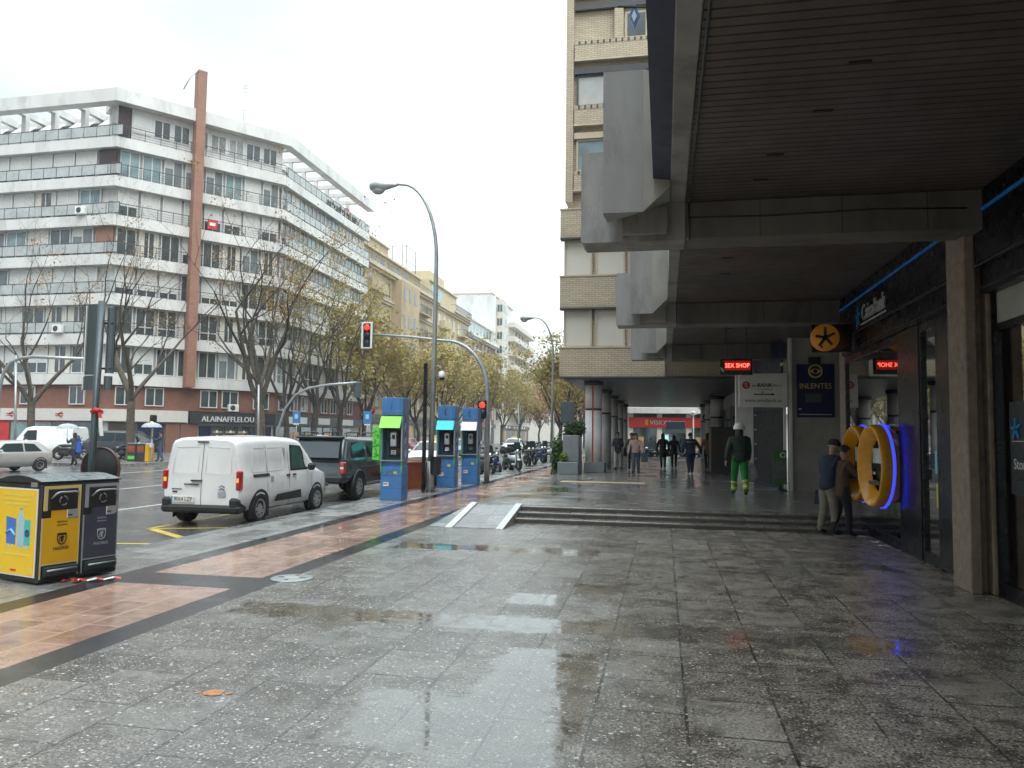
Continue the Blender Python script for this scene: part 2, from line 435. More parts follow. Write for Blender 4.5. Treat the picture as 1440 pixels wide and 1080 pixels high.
mk('booth_side', (.17, .24, .38), .5, var=.3, dirt=.6, scale=7)
mk('booth_teal_in', (.02, .09, .10), .5, var=.2)
mk('awning_green', (.30, .80, .08), .35, var=.05)
mk('awning_cyan', (.03, .72, .72), .35, var=.05)
mk('awning_white', (.80, .82, .82), .35, var=.04)
mk('board_green', (.05, .17, .04), .5, var=.15)
mk('panel_green', (.12, .60, .06), .4, var=.25, scale=8)
mk('phone_steel', (.55, .56, .55), .3, metal=.6, var=.1)
mk('van_white', (.80, .805, .81), .22, var=.04, scale=1, coat=.5, dirt=.25)
mk('car_grey', (.060, .072, .080), .22, metal=.3, var=.08, coat=.8)
mk('car_silver', (.36, .35, .33), .4, metal=.2, var=.04, coat=.4)
mk('car_dark', (.02, .022, .028), .2, var=.1, coat=.8)
mk('car_red', (.28, .02, .02), .2, var=.1, coat=.8)
mk('car_blue', (.03, .06, .18), .2, var=.1, coat=.8)
mk('plastic_black', (.017, .018, .02), .55, var=.2)
mk('tyre', (.014, .014, .015), .75, var=.25, scale=8)
mk('rim', (.36, .37, .38), .4, metal=.2, var=.15)
t = mk('car_glass', (.02, .032, .036), .05, var=.1, spec=.4)
t = mk('car_glass_green', (.05, .12, .10), .05, var=.3, spec=.9)
mk('plate', (.72, .73, .72), .4, var=.05)
mk('skip_rust', (.30, .075, .03), .6, var=.3, dirt=.4)
mk('planter_grey', (.20, .225, .235), .5, var=.1, dirt=.25)
# facades
mk('white_render', (.62, .615, .60), .7, var=.1, scale=.8, dirt=.4, streak=True)
mk('white_band', (.64, .635, .615), .65, var=.1, scale=.6, dirt=.5, streak=True)
mk('grey_render', (.40, .41, .40), .7, var=.1, dirt=.3)
mk('blind_white', (.58, .58, .56), .6, var=.06, scale=1)
mk('blind_cream', (.60, .57, .50), .55, var=.05, scale=1)
t = mk('win_glass', (.05, .065, .07), .06, var=.5, scale=.7, spec=.8); t.p.inputs['IOR'].default_value = 1.7
t = mk('win_teal', (.20, .285, .30), .08, var=.35, scale=.9, spec=.7)
mk('frame_white', (.62, .63, .63), .5, var=.05)
mk('frame_dark', (.05, .05, .055), .5, var=.1)
mk('rail_dark', (.05, .055, .06), .5, var=.1)
mk('glass_rail', (.42, .44, .435), .3, var=.15, scale=1)
mk('brown_recess', (.05, .028, .03), .8, var=.2)
mk('tan_stone', (.40, .315, .20), .8, var=.12, scale=.7, dirt=.35, streak=True)
mk('cream_stone', (.50, .42, .26), .8, var=.1, scale=.7, dirt=.25, streak=True)
mk('stone_trim', (.50, .43, .32), .75, var=.1, dirt=.3)
mk('pale_render', (.60, .57, .51), .75, var=.07, dirt=.2)
mk('roof_grey', (.33, .35, .36), .7, var=.1)
mk('shop_dark', (.035, .036, .042), .4, var=.15)
mk('shop_navy', (.012, .018, .05), .4, var=.1)
mk('shop_warm', (.20, .14, .08), .35, var=.6, scale=2.5, emit=(1, .62, .28), es=.10)
mk('shop_white_band', (.60, .57, .53), .55, var=.05)
mk('shop_red', (.5, .03, .03), .4, var=.08)
mk('sign_red_lit', (.42, .025, .02), .4, var=.08)
mk('brown_board', (.050, .037, .028), .5, var=.15)
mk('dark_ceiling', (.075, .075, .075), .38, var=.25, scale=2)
def brickmat(name, c1, c2, mortar, bw, bh, ms=.012):
    t = NT(name); o = t.obj()
    s = t.new('ShaderNodeSeparateXYZ'); t.l.new(o, s.inputs[0])
    cv = t.new('ShaderNodeCombineXYZ'); t.l.new(t.math('ADD', s.outputs['X'], s.outputs['Y']), cv.inputs[0]); t.l.new(s.outputs['Z'], cv.inputs[1])
    b = t.new('ShaderNodeTexBrick'); t.l.new(cv.outputs[0], b.inputs['Vector'])
    for k, v in (('Scale', 1), ('Brick Width', bw), ('Row Height', bh), ('Mortar Size', ms), ('Mortar Smooth', .2), ('Bias', 0)): b.inputs[k].default_value = v
    for k, v in (('Color1', c1), ('Color2', c2), ('Mortar', mortar)): b.inputs[k].default_value = (*v, 1)
    n = t.noise(o, 1.1, 5, .65)
    t.setp(Base_Color=t.mix(t.math('MULTIPLY', t.ramp(n, .45, .75), .4), b.outputs['Color'], tuple(x * .5 for x in c1)), Roughness=.8)
    t.bump(b.outputs['Fac'], -.3, .01)
brickmat('brick_cream', (.56, .48, .35), (.46, .39, .28), (.25, .21, .155), .25, .075, .010)
brickmat('brick_red', (.25, .105, .07), (.20, .085, .058), (.20, .13, .10), .3, .1, .01)
brickmat('brick_pier', (.33, .165, .11), (.27, .13, .085), (.27, .16, .12), .3, .1, .01)
brickmat('brick_brown', (.28, .15, .12), (.22, .12, .10), (.25, .17, .14), .35, .12, .012)
# nature
mk('bark', (.085, .070, .052), .85, var=.45, scale=5, bump=.5)
mk('bark_dark', (.045, .038, .032), .9, var=.35, scale=6)
def leafmat(name, a, b):
    t = NT(name); n = t.new('ShaderNodeNewGeometry').outputs['Random Per Island']
    t.setp(Base_Color=t.mix(n, a, b), Roughness=.55, Specular_IOR_Level=.35)
    tr = t.new('ShaderNodeBsdfTranslucent'); t.l.new(t.mix(n, a, b), tr.inputs['Color'])
    ms = t.new('ShaderNodeMixShader'); ms.inputs[0].default_value = .3
    t.l.new(t.p.outputs[0], ms.inputs[1]); t.l.new(tr.outputs[0], ms.inputs[2])
    t.l.new(ms.outputs[0], t.n['Material Output'].inputs['Surface'])
leafmat('leaf_olive', (.23, .205, .05), (.34, .26, .07))
leafmat('leaf_yellow', (.50, .33, .075), (.40, .26, .08))
leafmat('leaf_rust', (.34, .17, .06), (.24, .13, .05))
leafmat('leaf_green', (.035, .075, .022), (.07, .11, .03))
leafmat('leaf_lime', (.18, .26, .05), (.12, .2, .03))
# people
for n_, c_ in (('skin', (.42, .235, .165)), ('hair_dark', (.018, .013, .011)), ('hair_grey', (.42, .41, .40)), ('cloth_navy', (.014, .022, .05)), ('cloth_black', (.010, .010, .012)),
               ('cloth_khaki', (.20, .18, .14)), ('cloth_green', (.022, .040, .030)), ('cloth_hiviz', (.016, .235, .036)), ('hiviz_yellow', (.55, .62, .08)), ('cloth_tan', (.30, .17, .09)),
               ('cloth_pink', (.36, .24, .22)), ('cloth_denim', (.05, .075, .12)), ('cloth_white', (.58, .57, .54)), ('cloth_slate', (.05, .062, .08)), ('cloth_blue', (.015, .1, .5)),
               ('cloth_camo', (.09, .055, .035)), ('cloth_grey', (.15, .15, .15)), ('helmet_white', (.72, .72, .72)), ('bag_plastic', (.5, .52, .52)), ('cloth_pale', (.35, .38, .42))):
    mk(n_, c_, .75 if 'cloth' in n_ else .5, var=.25, scale=9, bump=.25 if 'cloth' in n_ else 0)
# ================================================ THE SETTING: ground
UP = 0.27
def sheet(name, x0, x1, y0, y1, z, m):
    b = MB(); b.add([(x0, y0, z), (x1, y0, z), (x1, y1, z), (x0, y1, z)], [(0, 1, 2, 3)], m); return struct(name, b)
sheet('ground', -700, 700, -300, 900, -.32, 'far_paving')
sheet('road', -26.2, -7.6, -60, 420, -.12, 'asphalt')
sheet('cross_road', -700, -26.2, 12, 33.5, -.124, 'asphalt')
b = MB(); b.box(-7.6, -7.3, -60, 420, -.3, 0, 'kerb_stone', .02); struct('kerb', b)
sheet('kerb_paving', -7.3, -6.32, -60, 420, 0, 'paving_grey')
b = MB()
for x0, x1 in ((-6.32, -6.0), (-4.6, -4.28)):
    b.add([(x0, -60, 0), (x1, -60, 0), (x1, 120, 0), (x0, 120, 0)], [(0, 1, 2, 3)], 'granite_dark')
b.add([(-6.0, 7.7, 0), (-4.6, 7.7, 0), (-4.6, 8.35, 0), (-6.0, 8.35, 0)], [(0, 1, 2, 3)], 'granite_dark')
struct('granite_border', b)
b = MB()
for y0, y1 in ((-60, 7.7), (8.35, 120)):
    b.add([(-6.0, y0, 0), (-4.6, y0, 0), (-4.6, y1, 0), (-6.0, y1, 0)], [(0, 1, 2, 3)], 'tile_salmon')
struct('tile_path', b)
b = MB(); b.add([(-4.28, -60, 0), (9, -60, 0), (9, 14.82, 0), (-4.28, 14.82, 0)], [(0, 1, 2, 3)], 'wet_slab')
b.add([(-4.28, 14.82, 0), (-2.86, 14.82, 0), (-2.86, 15.6, 0), (-4.28, 15.6, 0)], [(0, 1, 2, 3)], 'wet_slab')
struct('plaza', b)
# upper level, three low risers, the bank down to the pavement
b = MB()
b.add([(-3.92, 15.6, UP), (9, 15.6, UP), (9, 56, UP), (-3.92, 56, UP)], [(0, 1, 2, 3)], 'wet_slab_upper')
b.add([(-4.28, 15.6, 0), (-3.92, 15.6, UP), (-3.92, 56, UP), (-4.28, 56, 0)], [(0, 1, 2, 3)], 'paving_grey')
b.add([(-3.92, 56, UP), (9, 56, UP), (9, 56, -.1), (-3.92, 56, -.1)], [(0, 1, 2, 3)], 'kerb_stone')
struct('upper_plaza', b)
b = MB()
for k, y in enumerate((14.82, 15.14, 15.46)):
    b.box(-2.84, 9, y, y + .36, -.1, .09 * (k + 1) - (.002 if k == 2 else 0), 'step_stone', .012)
    b.box(-2.838, 9, y - .004, y - .001, .09 * k + .004, .09 * (k + 1) - .028, 'riser_shade')  # thin strips darken the risers: shade put into the colour
struct('stone_steps', b)
b = MB()
def rampz(y): return UP * (y - 13.75) / 1.9
b.add([(-3.80, 13.75, .004), (-2.98, 13.75, .004), (-2.98, 15.65, UP + .004), (-3.80, 15.65, UP + .004)], [(0, 1, 2, 3)], 'ramp_slab')
for x0, x1 in ((-3.93, -3.80), (-2.98, -2.85)):
    b.add([(x0, 13.7, .006), (x1, 13.7, .006), (x1, 15.65, UP + .03), (x0, 15.65, UP + .03), (x0, 13.7, -.1), (x1, 13.7, -.1), (x1, 15.65, -.1), (x0, 15.65, -.1)],
          [(0, 1, 2, 3), (0, 1, 5, 4), (1, 2, 6, 5), (2, 3, 7, 6), (3, 0, 4, 7)], 'ramp_white')
b.add([(-4.26, 13.75, .004), (-3.93, 13.75, .004), (-3.93, 15.6, UP), (-4.26, 15.6, .004)], [(0, 1, 2), (0, 2, 3)], 'ramp_slab')
struct('ramp', b)
sheet('tactile_paving', -3.15, -.55, 23.7, 24.45, UP + .004, 'tactile')
sheet('far_pavement', -60, -26.2, 33.5, 420, 0, 'far_paving')
b = MB(); b.box(-26.5, -26.2, 33.5, 420, -.3, .012, 'kerb_stone'); b.box(-60, -26.5, 33.5, 33.8, -.3, .012, 'kerb_stone'); struct('far_kerb', b)
b = MB()
zz = -.116
def strip2(x0, y0, x1, y1, w, m):
    d = Vector((x1 - x0, y1 - y0)).normalized(); n = Vector((-d.y, d.x)) * w / 2
    b.add([(x0 + n.x, y0 + n.y, zz), (x1 + n.x, y1 + n.y, zz), (x1 - n.x, y1 - n.y, zz), (x0 - n.x, y0 - n.y, zz)], [(0, 1, 2, 3)], m)
for X in (-12.15, -16.4): strip2(X, 2, X, 140, .14, 'paint_white')
for k in range(14): strip2(-20.6, 4 + k * 9, -20.6, 8 + k * 9, .14, 'paint_white')
strip2(-22.4, 4, -22.4, 32, .16, 'paint_white')
struct('road_marking', b)
b = MB(); strip2(-9.35, 12.75, -8.0, 13.4, .11, 'paint_yellow'); strip2(-9.2, 12.72, -8.0, 11.85, .16, 'paint_yellow'); strip2(-8.75, 10.95, -7.75, 11.2, .11, 'paint_yellow'); strip2(-9.35, 12.75, -9.4, 24, .11, 'paint_yellow')
struct('loading_bay_marking', b)

# things lying on the ground
def litter(name, label, cat, x, y, z, polys, m):
    mb = MB()
    for p in polys:
        n = len(p); mb.add([(a, c, h) for a, c, h in p], [tuple(range(n))], m)
    o = mb.build(name, loc=(x, y, z)); return tag(o, label, cat)
mb = MB(); mb.lathe([(0, .008), (.22, .008), (.24, .004), (.245, 0)], 'steel_galv', n=28)
mb.lathe([(0, .012), (.09, .012), (.1, .008)], 'paint_white', n=20); mb.box(-.17, .17, -.014, .014, .006, .011, 'steel_dark'); mb.box(-.014, .014, -.17, .17, .006, .0105, 'steel_dark')
tag(mb.build('manhole_cover', loc=(-4.25, 8.42, .003)), 'pale round access cover on the dark border beside the tiled path', 'manhole cover')
def blot(r0, seed, n=26):
    rr = random.Random(seed); return [(math.cos(a) * r0 * rr.uniform(.75, 1.2), math.sin(a) * r0 * rr.uniform(.75, 1.2), 0) for a in [2 * math.pi * i / n for i in range(n)]]
mk('spray_orange', (.50, .22, .09), .5, var=.3, scale=20)
o = litter('paint_mark', 'orange spray painted blotch on the grey wet slabs', 'paint mark', -2.87, 4.65, .004, [blot(.065, 3), [(p[0] * .4 + .1, p[1] * .5 + .01, 0) for p in blot(.05, 4)], [(p[0] * .3 - .1, p[1] * .4 - .02, 0) for p in blot(.05, 5)]], 'spray_orange')
rr = random.Random(5)
for i, (x, y) in enumerate([(3.35, 14.3), (3.42, 13.75), (3.4, 13.2), (3.46, 12.75)]):
    pl = [[(rr.uniform(-.05, .05) + .06 * math.cos(a), .05 * math.sin(a), rr.uniform(.003, .035)) for a in (0, 1.3, 2.5, 3.7, 5)], [(.06 + .05 * math.cos(a), .03 + .05 * math.sin(a), rr.uniform(.003, .03)) for a in (0, 1.6, 3, 4.5)]]
    litter('crumpled_paper', ['crumpled white paper scrap nearest the steps under the orange cash machines', 'crumpled white paper scrap second from the steps along the bank window', 'crumpled white paper scrap third from the steps along the bank window', 'crumpled white paper scrap farthest from the steps, by the dark bank panel'][i], 'litter', x, y, .004, pl, 'letter_white')['group'] = 'paper scraps along the bank window'
mk('tape_red', (.6, .05, .04), .4); mk('tape_white', (.75, .74, .72), .4)
mb = MB()
pts = [(0, 0, .01), (.05, .03, .03), (.10, .09, .012), (.17, .15, .03), (.23, .19, .012), (.30, .27, .028), (.36, .31, .012)]
for i in range(len(pts) - 1):
    a, c = Vector(pts[i]), Vector(pts[i + 1]); n = Vector((-.012, .016, .006))
    mb.add([a - n, c - n, c + n, a + n], [(0, 1, 2, 3)], 'tape_red' if i % 2 else 'tape_white')
for k in range(7):
    q = Vector((rr.uniform(-.12, .05), rr.uniform(-.05, .08), .01)); mb.add([q, q + Vector((.07, .02, .03)), q + Vector((.05, .06, .01)), q + Vector((-.02, .05, .02))], [(0, 1, 2, 3)], 'tape_red' if k % 3 else 'leaf_rust')
tag(mb.build('barrier_tape', loc=(-6.43, 7.55, .004)), 'torn red and white barrier tape lying at the foot of the slate bin', 'litter')

# ================================================ THE ARCADE BUILDING
CZ = 4.5
arc = thing('arcade_building', 'brutalist concrete office block with dark slatted arcade over the wet plaza', 'building', (3.6, 9, 0))
b = MB(arc)
b = MB()
for k in range(400):                                                   # slatted soffit, boards run across the walk
    y = -3 + k * .118
    if y > 29.2: break
    b.box(.26, 3.52 if y < 16.9 else 6.2, y, y + .097, CZ, CZ + .02, 'slat')
b.box(.2, 6.2, -3, 29.25, CZ + .03, CZ + .08, 'slat_gap')
b.build('slatted_ceiling', arc, world=True)
b = MB(); rr = random.Random(3)
for x, y in [(1.35, 5.9), (1.25, 6.75), (1.0, 7.75), (.95, 8.5), (1.1, 10.9), (.9, 12.2), (.95, 13.4), (2.0, 11.0), (.9, 18.6), (1.6, 20.2)]:
    b.box(x, x + .16, y, y + .035, CZ - .012, CZ + .01, 'black_matte')
b.build('ceiling_vent', arc, world=True)
b = MB(); b.box(.075, .255, -3, 29.2, CZ - .0, CZ + .75, 'concrete', .01); b.build('edge_beam', arc, world=True)
b = MB(); b.box(-.115, .073, -3, 8.84, CZ + .03, CZ + .4, 'soffit_blue'); b.build('flashing', arc, world=True)
# upper body: stops sky light from falling through
b = MB(); b.box(.26, 9, -4, 29.2, CZ + .09, 17, 'concrete'); b.build('upper_storeys', arc, world=True)
BEAMS = (1.8, 9.2, 16.25, 23.6)
for i, y in enumerate(BEAMS):
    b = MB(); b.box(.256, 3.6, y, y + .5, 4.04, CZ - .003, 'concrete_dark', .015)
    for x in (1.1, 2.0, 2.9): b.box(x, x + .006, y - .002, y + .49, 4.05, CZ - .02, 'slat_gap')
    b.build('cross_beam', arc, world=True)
    b = MB()
    b.prism([(-.99, 5.14), (-.97, 5.16), (-.5, 5.16), (.25, 5.16), (.25, 4.04), (-.96, 4.04), (-.99, 4.07)], 'y', y - .001, y + .5, 'concrete')
    b.box(-.5, .05, y - .10, y - .002, 4.10, 4.42, 'concrete', .01)
    b.build('beam_end', arc, world=True)
    # precast bay in front of the beam end: grey front, pale chamfered cheek, sloped underside
    b = MB(); yf = y - .85; yb = y - .12
    zt = 5.75
    fr = [(-.66, yf), (-.22, yf)]
    z0, z1 = 4.15, 4.46
    P = [(-.66, yf, z0), (-.22, yf, z0), (.072, yf + .13, z1), (.072, yb, z1), (-.66, yb, z0 + .1),
         (-.66, yf, zt), (-.22, yf, zt), (.072, yf + .13, zt), (.072, yb, zt), (-.66, yb, zt)]
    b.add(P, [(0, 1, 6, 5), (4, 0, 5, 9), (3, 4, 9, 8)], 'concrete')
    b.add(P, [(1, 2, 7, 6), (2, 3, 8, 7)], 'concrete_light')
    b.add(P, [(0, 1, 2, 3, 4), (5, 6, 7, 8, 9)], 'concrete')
    b.box(-.45, .06, yb - .1, y - .002, 5.76, 5.95, 'concrete', .01)
    b.build('precast_bay', arc, world=True)
for i, y in enumerate((9.5, 16.45)):
    b = MB(Matrix.Translation((.24 * i, 0, 0)))
    b.box(3.36, 3.48, y, y + .55, 0, CZ - .005, 'concrete_brown', .012); b.box(3.585, 3.70, y, y + .6, 0, CZ - .005, 'concrete_brown', .012)
    b.box(3.482, 3.583, y + .16, y + .5, 0, CZ - .005, 'concrete_brown')
    b.build('pillar', arc, world=True)
def fas(y0, y1, xb):
    b = MB()
    b.box(xb, xb + .45, y0, y1, 3.70, CZ - .004, 'black_metal', .006)
    b.box(xb + .06, xb + .45, y0, y1, 3.36, 3.697, 'black_metal', .004)
    b.box(xb - .015, xb + .02, y0, y1, 3.655, 3.675, 'steel_dark'); b.box(xb + .045, xb + .075, y0, y1, 3.41, 3.425, 'steel_dark')
    o = b.build('shop_fascia', arc, world=True)
    b = MB(); b.box(xb - .02, xb + .03, y0, y1, 4.245, 4.275, 'led_strip'); b.build('light_strip', o, world=True)
fas(-3, 9.46, 3.46); fas(10.2, 16.4, 3.46)
# black block between the fascias (beam cladding)
b = MB(); b.box(3.42, 3.62, 10.05, 10.195, 3.3, CZ - .02, 'navy_panel'); b.box(3.575, 3.9, 10.06, 11.1, .02, 3.358, 'navy_panel', .005); b.box(3.56, 3.9, 11.82, 12.8, .02, 3.355, 'navy_panel', .005)
b.build('dark_cladding', arc, world=True)
def window_bay(y0, y1, x=3.62, ztop=3.35, trans=None, name='shop_window'):
    b = MB()
    for yy in (y0, y1 - .07): b.box(x - .045, x + .05, yy, yy + .07, .0, ztop, 'black_metal')
    b.box(x - .045, x + .05, y0 + .07, y1 - .07, 0, .16, 'black_metal'); b.box(x - .045, x + .05, y0 + .07, y1 - .07, ztop - .12, ztop, 'black_metal')
    if trans: b.box(x - .045, x + .05, y0 + .07, y1 - .07, trans, trans + .08, 'black_metal')
    o = b.build(name, arc, world=True)
    g = MB(); g.box(x - .008, x + .0, y0 + .07, y1 - .07, .16, (trans or ztop - .12), 'dark_glass'); g.build('window_pane', o, world=True)
    if trans: g = MB(); g.box(x - .008, x, y0 + .07, y1 - .07, trans + .08, ztop - .12, 'wall_grey'); g.build('transom_panel', o, world=True)
    return o
near = window_bay(4.8, 9.46, 3.66, 3.64, 2.92); window_bay(-3, 4.8, 3.66, 3.64, 2.92)
window_bay(11.1, 11.82); window_bay(12.8, 16.42)
for y0_, y1_ in ((11.17, 11.75), (15.2, 16.35)):
    b = MB()
    for z in (1.02, 1.5):
        for i in range(int((y1_ - y0_) / .05)): b.box(3.606, 3.611, y0_ + i * .05, y0_ + i * .05 + .025, z, z + .02, 'sign_back')
    b.build('glass_marking', arc, world=True)
b = MB(); b.box(3.605, 3.610, 11.28, 11.36, 1.25, 1.56, 'blue_pale'); b.build('glass_patch', arc, world=True)  # flat coloured rectangles laid on the pane, blue then yellow
b = MB(); b.box(3.605, 3.610, 11.24, 11.33, .80, 1.12, 'letter_yellow'); b.build('glass_patch', arc, world=True)
b = MB(); b.tube([(.29, -3, 4.46), (.29, 9.1, 4.46)], .014, 'steel_dark', 6); b.tube([(.29, 9.16, 4.02), (.29, 9.16, 4.46)], .014, 'steel_dark', 6); b.build('conduit', arc, world=True)
b = MB(); b.tube([(.27, 9.185, 4.3), (1.2, 9.185, 4.285), (2.4, 9.185, 4.31), (3.3, 9.185, 4.28)], .010, 'black_matte', 5); b.build('cable', arc, world=True)
# bank interior (solid behind the mirror-like glass) and the recess wall
b = MB(); b.box(3.92, 8.9, -3, 16.4, .0, 4.45, 'black_matte'); b.box(3.72, 3.915, -3, 9.4, .0, 3.6, 'black_matte'); b.build('bank_interior', arc, world=True)
b = MB(); b.box(3.40, 6.2, 22.32, 22.6, UP, CZ - .004, 'wall_grey'); b.box(5.6, 5.8, 17.0, 22.3, UP, CZ - .004, 'wall_grey'); b.box(3.4, 3.47, 22.22, 22.317, UP, CZ - .01, 'wall_white'); b.box(3.27, 3.335, 22.4, 22.5, UP, 2.6, 'wall_white')
b.build('recess_wall', arc, world=True)
b = MB(); b.box(2.25, 2.78, 25.3, 25.6, UP, CZ - .005, 'wall_white')
b.add([(2.78, 25.35, UP), (3.3, 22.6, UP), (3.3, 22.6, CZ), (2.78, 25.35, CZ)], [(0, 1, 2, 3)], 'shop_navy')
b.build('corner_jamb', arc, world=True)
b = MB(); b.add([(2.79, 25.28, UP + .1), (3.28, 22.68, UP + .1), (3.28, 22.68, 2.55), (2.79, 25.28, 2.55)], [(0, 1, 2, 3)], 'black_matte')
for z in (.62, 1.05, 1.5, 1.95, 2.4):
    b.box(2.775, 2.9, 25.0, 25.02, z, z + .035, 'sign_white')
b.box(2.86, 3.29, 22.66, 22.72, UP, UP + .06, 'steel_galv')
b.build('shop_door', arc, world=True)
# bank writing on the fascia
sg = thing('bank_sign', 'white bank lettering with a blue star on the black fascia', 'sign', (3.45, 13.9, 3.9))
b = MB(); b.text('CaixaBank', .40, (3.452, 13.72, 3.80), (0, -1, 0), (0, 0, 1), 'letter_white', .006, sx=.86, bold=.008); b.box(3.44, 3.452, 12.95, 14.5, 3.73, 3.752, 'letter_white'); b.build('lettering', sg, world=True)
def star(mb, o, right, up, s, m, m2):
    r = Vector(right); u = Vector(up); n = r.cross(u); o = Vector(o)
    arms = [(90, 1.0, .17), (25, .95, .16), (-50, .95, .17), (-125, 1.0, .18), (170, .9, .17)]
    for a, L, w in arms:
        d = r * math.cos(R(a)) + u * math.sin(R(a)); p = d.cross(n)
        a0 = o + p * w * s * .9; a1 = o - p * w * s * .9; t1 = o + d * L * s
        q = [a0, a1, t1 - p * w * s * .75, t1 + d * .06 * s, t1 + p * w * s * .75]
        mb.add([v + n * .004 for v in q] + [v + n * .02 for v in q], [(0, 1, 2, 3, 4), (9, 8, 7, 6, 5)] + [(i, (i + 1) % 5, (i + 1) % 5 + 5, i + 5) for i in range(5)], m)
    mb.ell(o - r * .35 * s - u * .95 * s + n * .012, (.05 * s / .25 * .6,) * 3, m2, 8, 5)
b = MB(); star(b, (3.455, 14.72, 3.90), (0, -1, 0), (0, 0, 1), .19, 'letter_blue', 'letter_red'); b.build('star_emblem', sg, world=True)
# projecting disc
ds = thing('disc_sign', 'orange round sign with a black star projecting from the bank pillar', 'sign', (2.97, 15.2, 3.6))
b = MB(); b.lathe([(0, -.03), (.255, -.03), (.255, .05), (0, .05)], 'orange_disc', (2.97, 15.2, 3.6), (0, 1, 0), n=32); b.build('disc', ds, world=True)
b = MB(); b.box(2.74, 3.46, 15.26, 15.42, 3.34, 3.86, 'black_metal', .01); b.lathe([(0, -.005), (.24, -.005), (.24, 0)], 'dull_disc', (3.2, 15.252, 3.6), (0, 1, 0), n=24); b.build('sign_case', ds, world=True)
b = MB(); star(b, (2.97, 15.165, 3.6), (1, 0, 0), (0, 0, 1), .19, 'letter_black', 'letter_black'); b.build('star_emblem', ds, world=True)
# store decal on the near window
sd = thing('window_decal', 'dark panel with Store lettering and blue star inside the near bank window', 'sign', (3.64, 8.3, 1.4))
b = MB(); b.box(3.646, 3.651, 7.6, 9.14, 1.14, 2.12, 'steel_dark'); b.build('backing', sd, world=True)
b = MB(); star(b, (3.645, 8.97, 1.83), (0, -1, 0), (0, 0, 1), .115, 'letter_blue', 'letter_red'); b.build('star_emblem', sd, world=True)
b = MB(); b.text('CaixaBank', .11, (3.644, 9.08, 1.60), (0, -1, 0), (0, 0, 1), 'sign_back', .002, center=False); b.text('Store', .16, (3.644, 9.06, 1.41), (0, -1, 0), (0, 0, 1), 'letter_white', .002, center=False); b.text('Oficina', .09, (3.644, 9.06, 1.29), (0, -1, 0), (0, 0, 1), 'sign_back', .002, center=False); b.box(3.642, 3.645, 7.7, 9.08, 1.70, 1.707, 'letter_white'); b.build('lettering', sd, world=True)
# shop signs further along
s1 = thing('led_sign', 'red LED sign reading SEX SHOP hanging under the arcade ceiling', 'sign', (1.8, 20, 3.5))
b = MB(); b.box(1.40, 2.19, 20, 20.14, 3.29, 3.69, 'black_metal', .01); b.build('case', s1, world=True)
b = MB(); b.box(1.5, 2.14, 19.994, 19.999, 3.4, 3.64, 'led_red_dim'); b.build('panel', s1, world=True)
b = MB(); b.text('SEX SHOP', .155, (1.82, 19.992, 3.47), (1, 0, 0), (0, 0, 1), 'led_red', .003, sx=.86); b.build('lettering', s1, world=True)
b = MB()
for x in (1.55, 2.05): b.cyl((x, 20.07, 3.69), (x, 20.07, CZ), .012, 'steel_dark', n=6)
b.add([(1.42, 19.99, 3.44), (1.50, 19.99, 3.39), (1.44, 19.99, 3.37)], [(0, 1, 2)], 'letter_white'); b.add([(1.40, 19.985, 3.47), (1.44, 19.985, 3.47), (1.50, 19.985, 3.36), (1.47, 19.985, 3.35)], [(0, 1, 2, 3)], 'letter_white')
b.build('hanger', s1, world=True)
s2 = thing('shop_sign', 'white shop sign with red logo, black arrow and web address above the dark doorway', 'sign', (2.7, 22.25, 3.0))
b = MB(); b.box(2.06, 3.34, 22.2, 22.36, 2.56, 3.5, 'sign_white', .01); b.build('board', s2, world=True)
b = MB(); b.text('servi', .10, (2.50, 22.196, 3.13), (1, 0, 0), (0, 0, 1), 'letter_black', .002); b.text('BANK', .15, (2.76, 22.196, 3.12), (1, 0, 0), (0, 0, 1), 'letter_black', .002, bold=.004); b.text('TPV s.l.', .085, (3.07, 22.196, 3.13), (1, 0, 0), (0, 0, 1), 'letter_black', .002)
b.text('Servicios Bancarios', .055, (2.75, 22.196, 3.04), (1, 0, 0), (0, 0, 1), 'letter_black', .002); b.text('www.servibank.es', .15, (2.70, 22.196, 2.70), (1, 0, 0), (0, 0, 1), 'letter_black', .002, sx=.9)
b.box(2.45, 2.95, 22.19, 22.197, 2.90, 2.93, 'letter_black'); b.add([(2.93, 22.192, 2.955), (3.02, 22.192, 2.915), (2.93, 22.192, 2.875)], [(0, 1, 2)], 'letter_black'); b.box(2.66, 2.71, 22.19, 22.197, 2.96, 2.99, 'letter_black')
b.build('lettering', s2, world=True)
b = MB(); b.lathe([(.055, 0), (.105, 0), (.105, .01), (.055, .01)], 'letter_red', (2.25, 22.188, 3.17), (0, 1, 0), n=24, ring=True); b.box(2.17, 2.33, 22.186, 22.197, 3.15, 3.19, 'letter_red'); b.build('logo', s2, world=True)
s3 = thing('poster', 'navy poster with a yellow eye and yellow capitals on the grey recess wall', 'poster', (4.08, 22.3, 3))
b = MB(); b.box(3.6, 4.58, 22.26, 22.315, 2.29, 3.75, 'poster_navy', .005); b.box(3.92, 4.22, 22.25, 22.31, 3.752, 3.95, 'black_matte'); b.build('board', s3, world=True)
b = MB(); b.text('INLENTES', .215, (4.09, 22.255, 3.08), (1, 0, 0), (0, 0, 1), 'letter_yellow', .002, sx=.9)
b.lathe([(.15, 0), (.19, 0), (.19, .004), (.15, .004)], 'letter_yellow', (4.09, 22.252, 3.56), (0, 1, 0), n=28, ring=True)
b.prism([(3.94 + .3 * i / 8, 3.56 + .075 * math.sin(math.pi * i / 8)) for i in range(9)] + [(4.24 - .3 * i / 8, 3.56 - .075 * math.sin(math.pi * i / 8)) for i in range(1, 8)], 'y', 22.252, 22.256, 'letter_yellow')
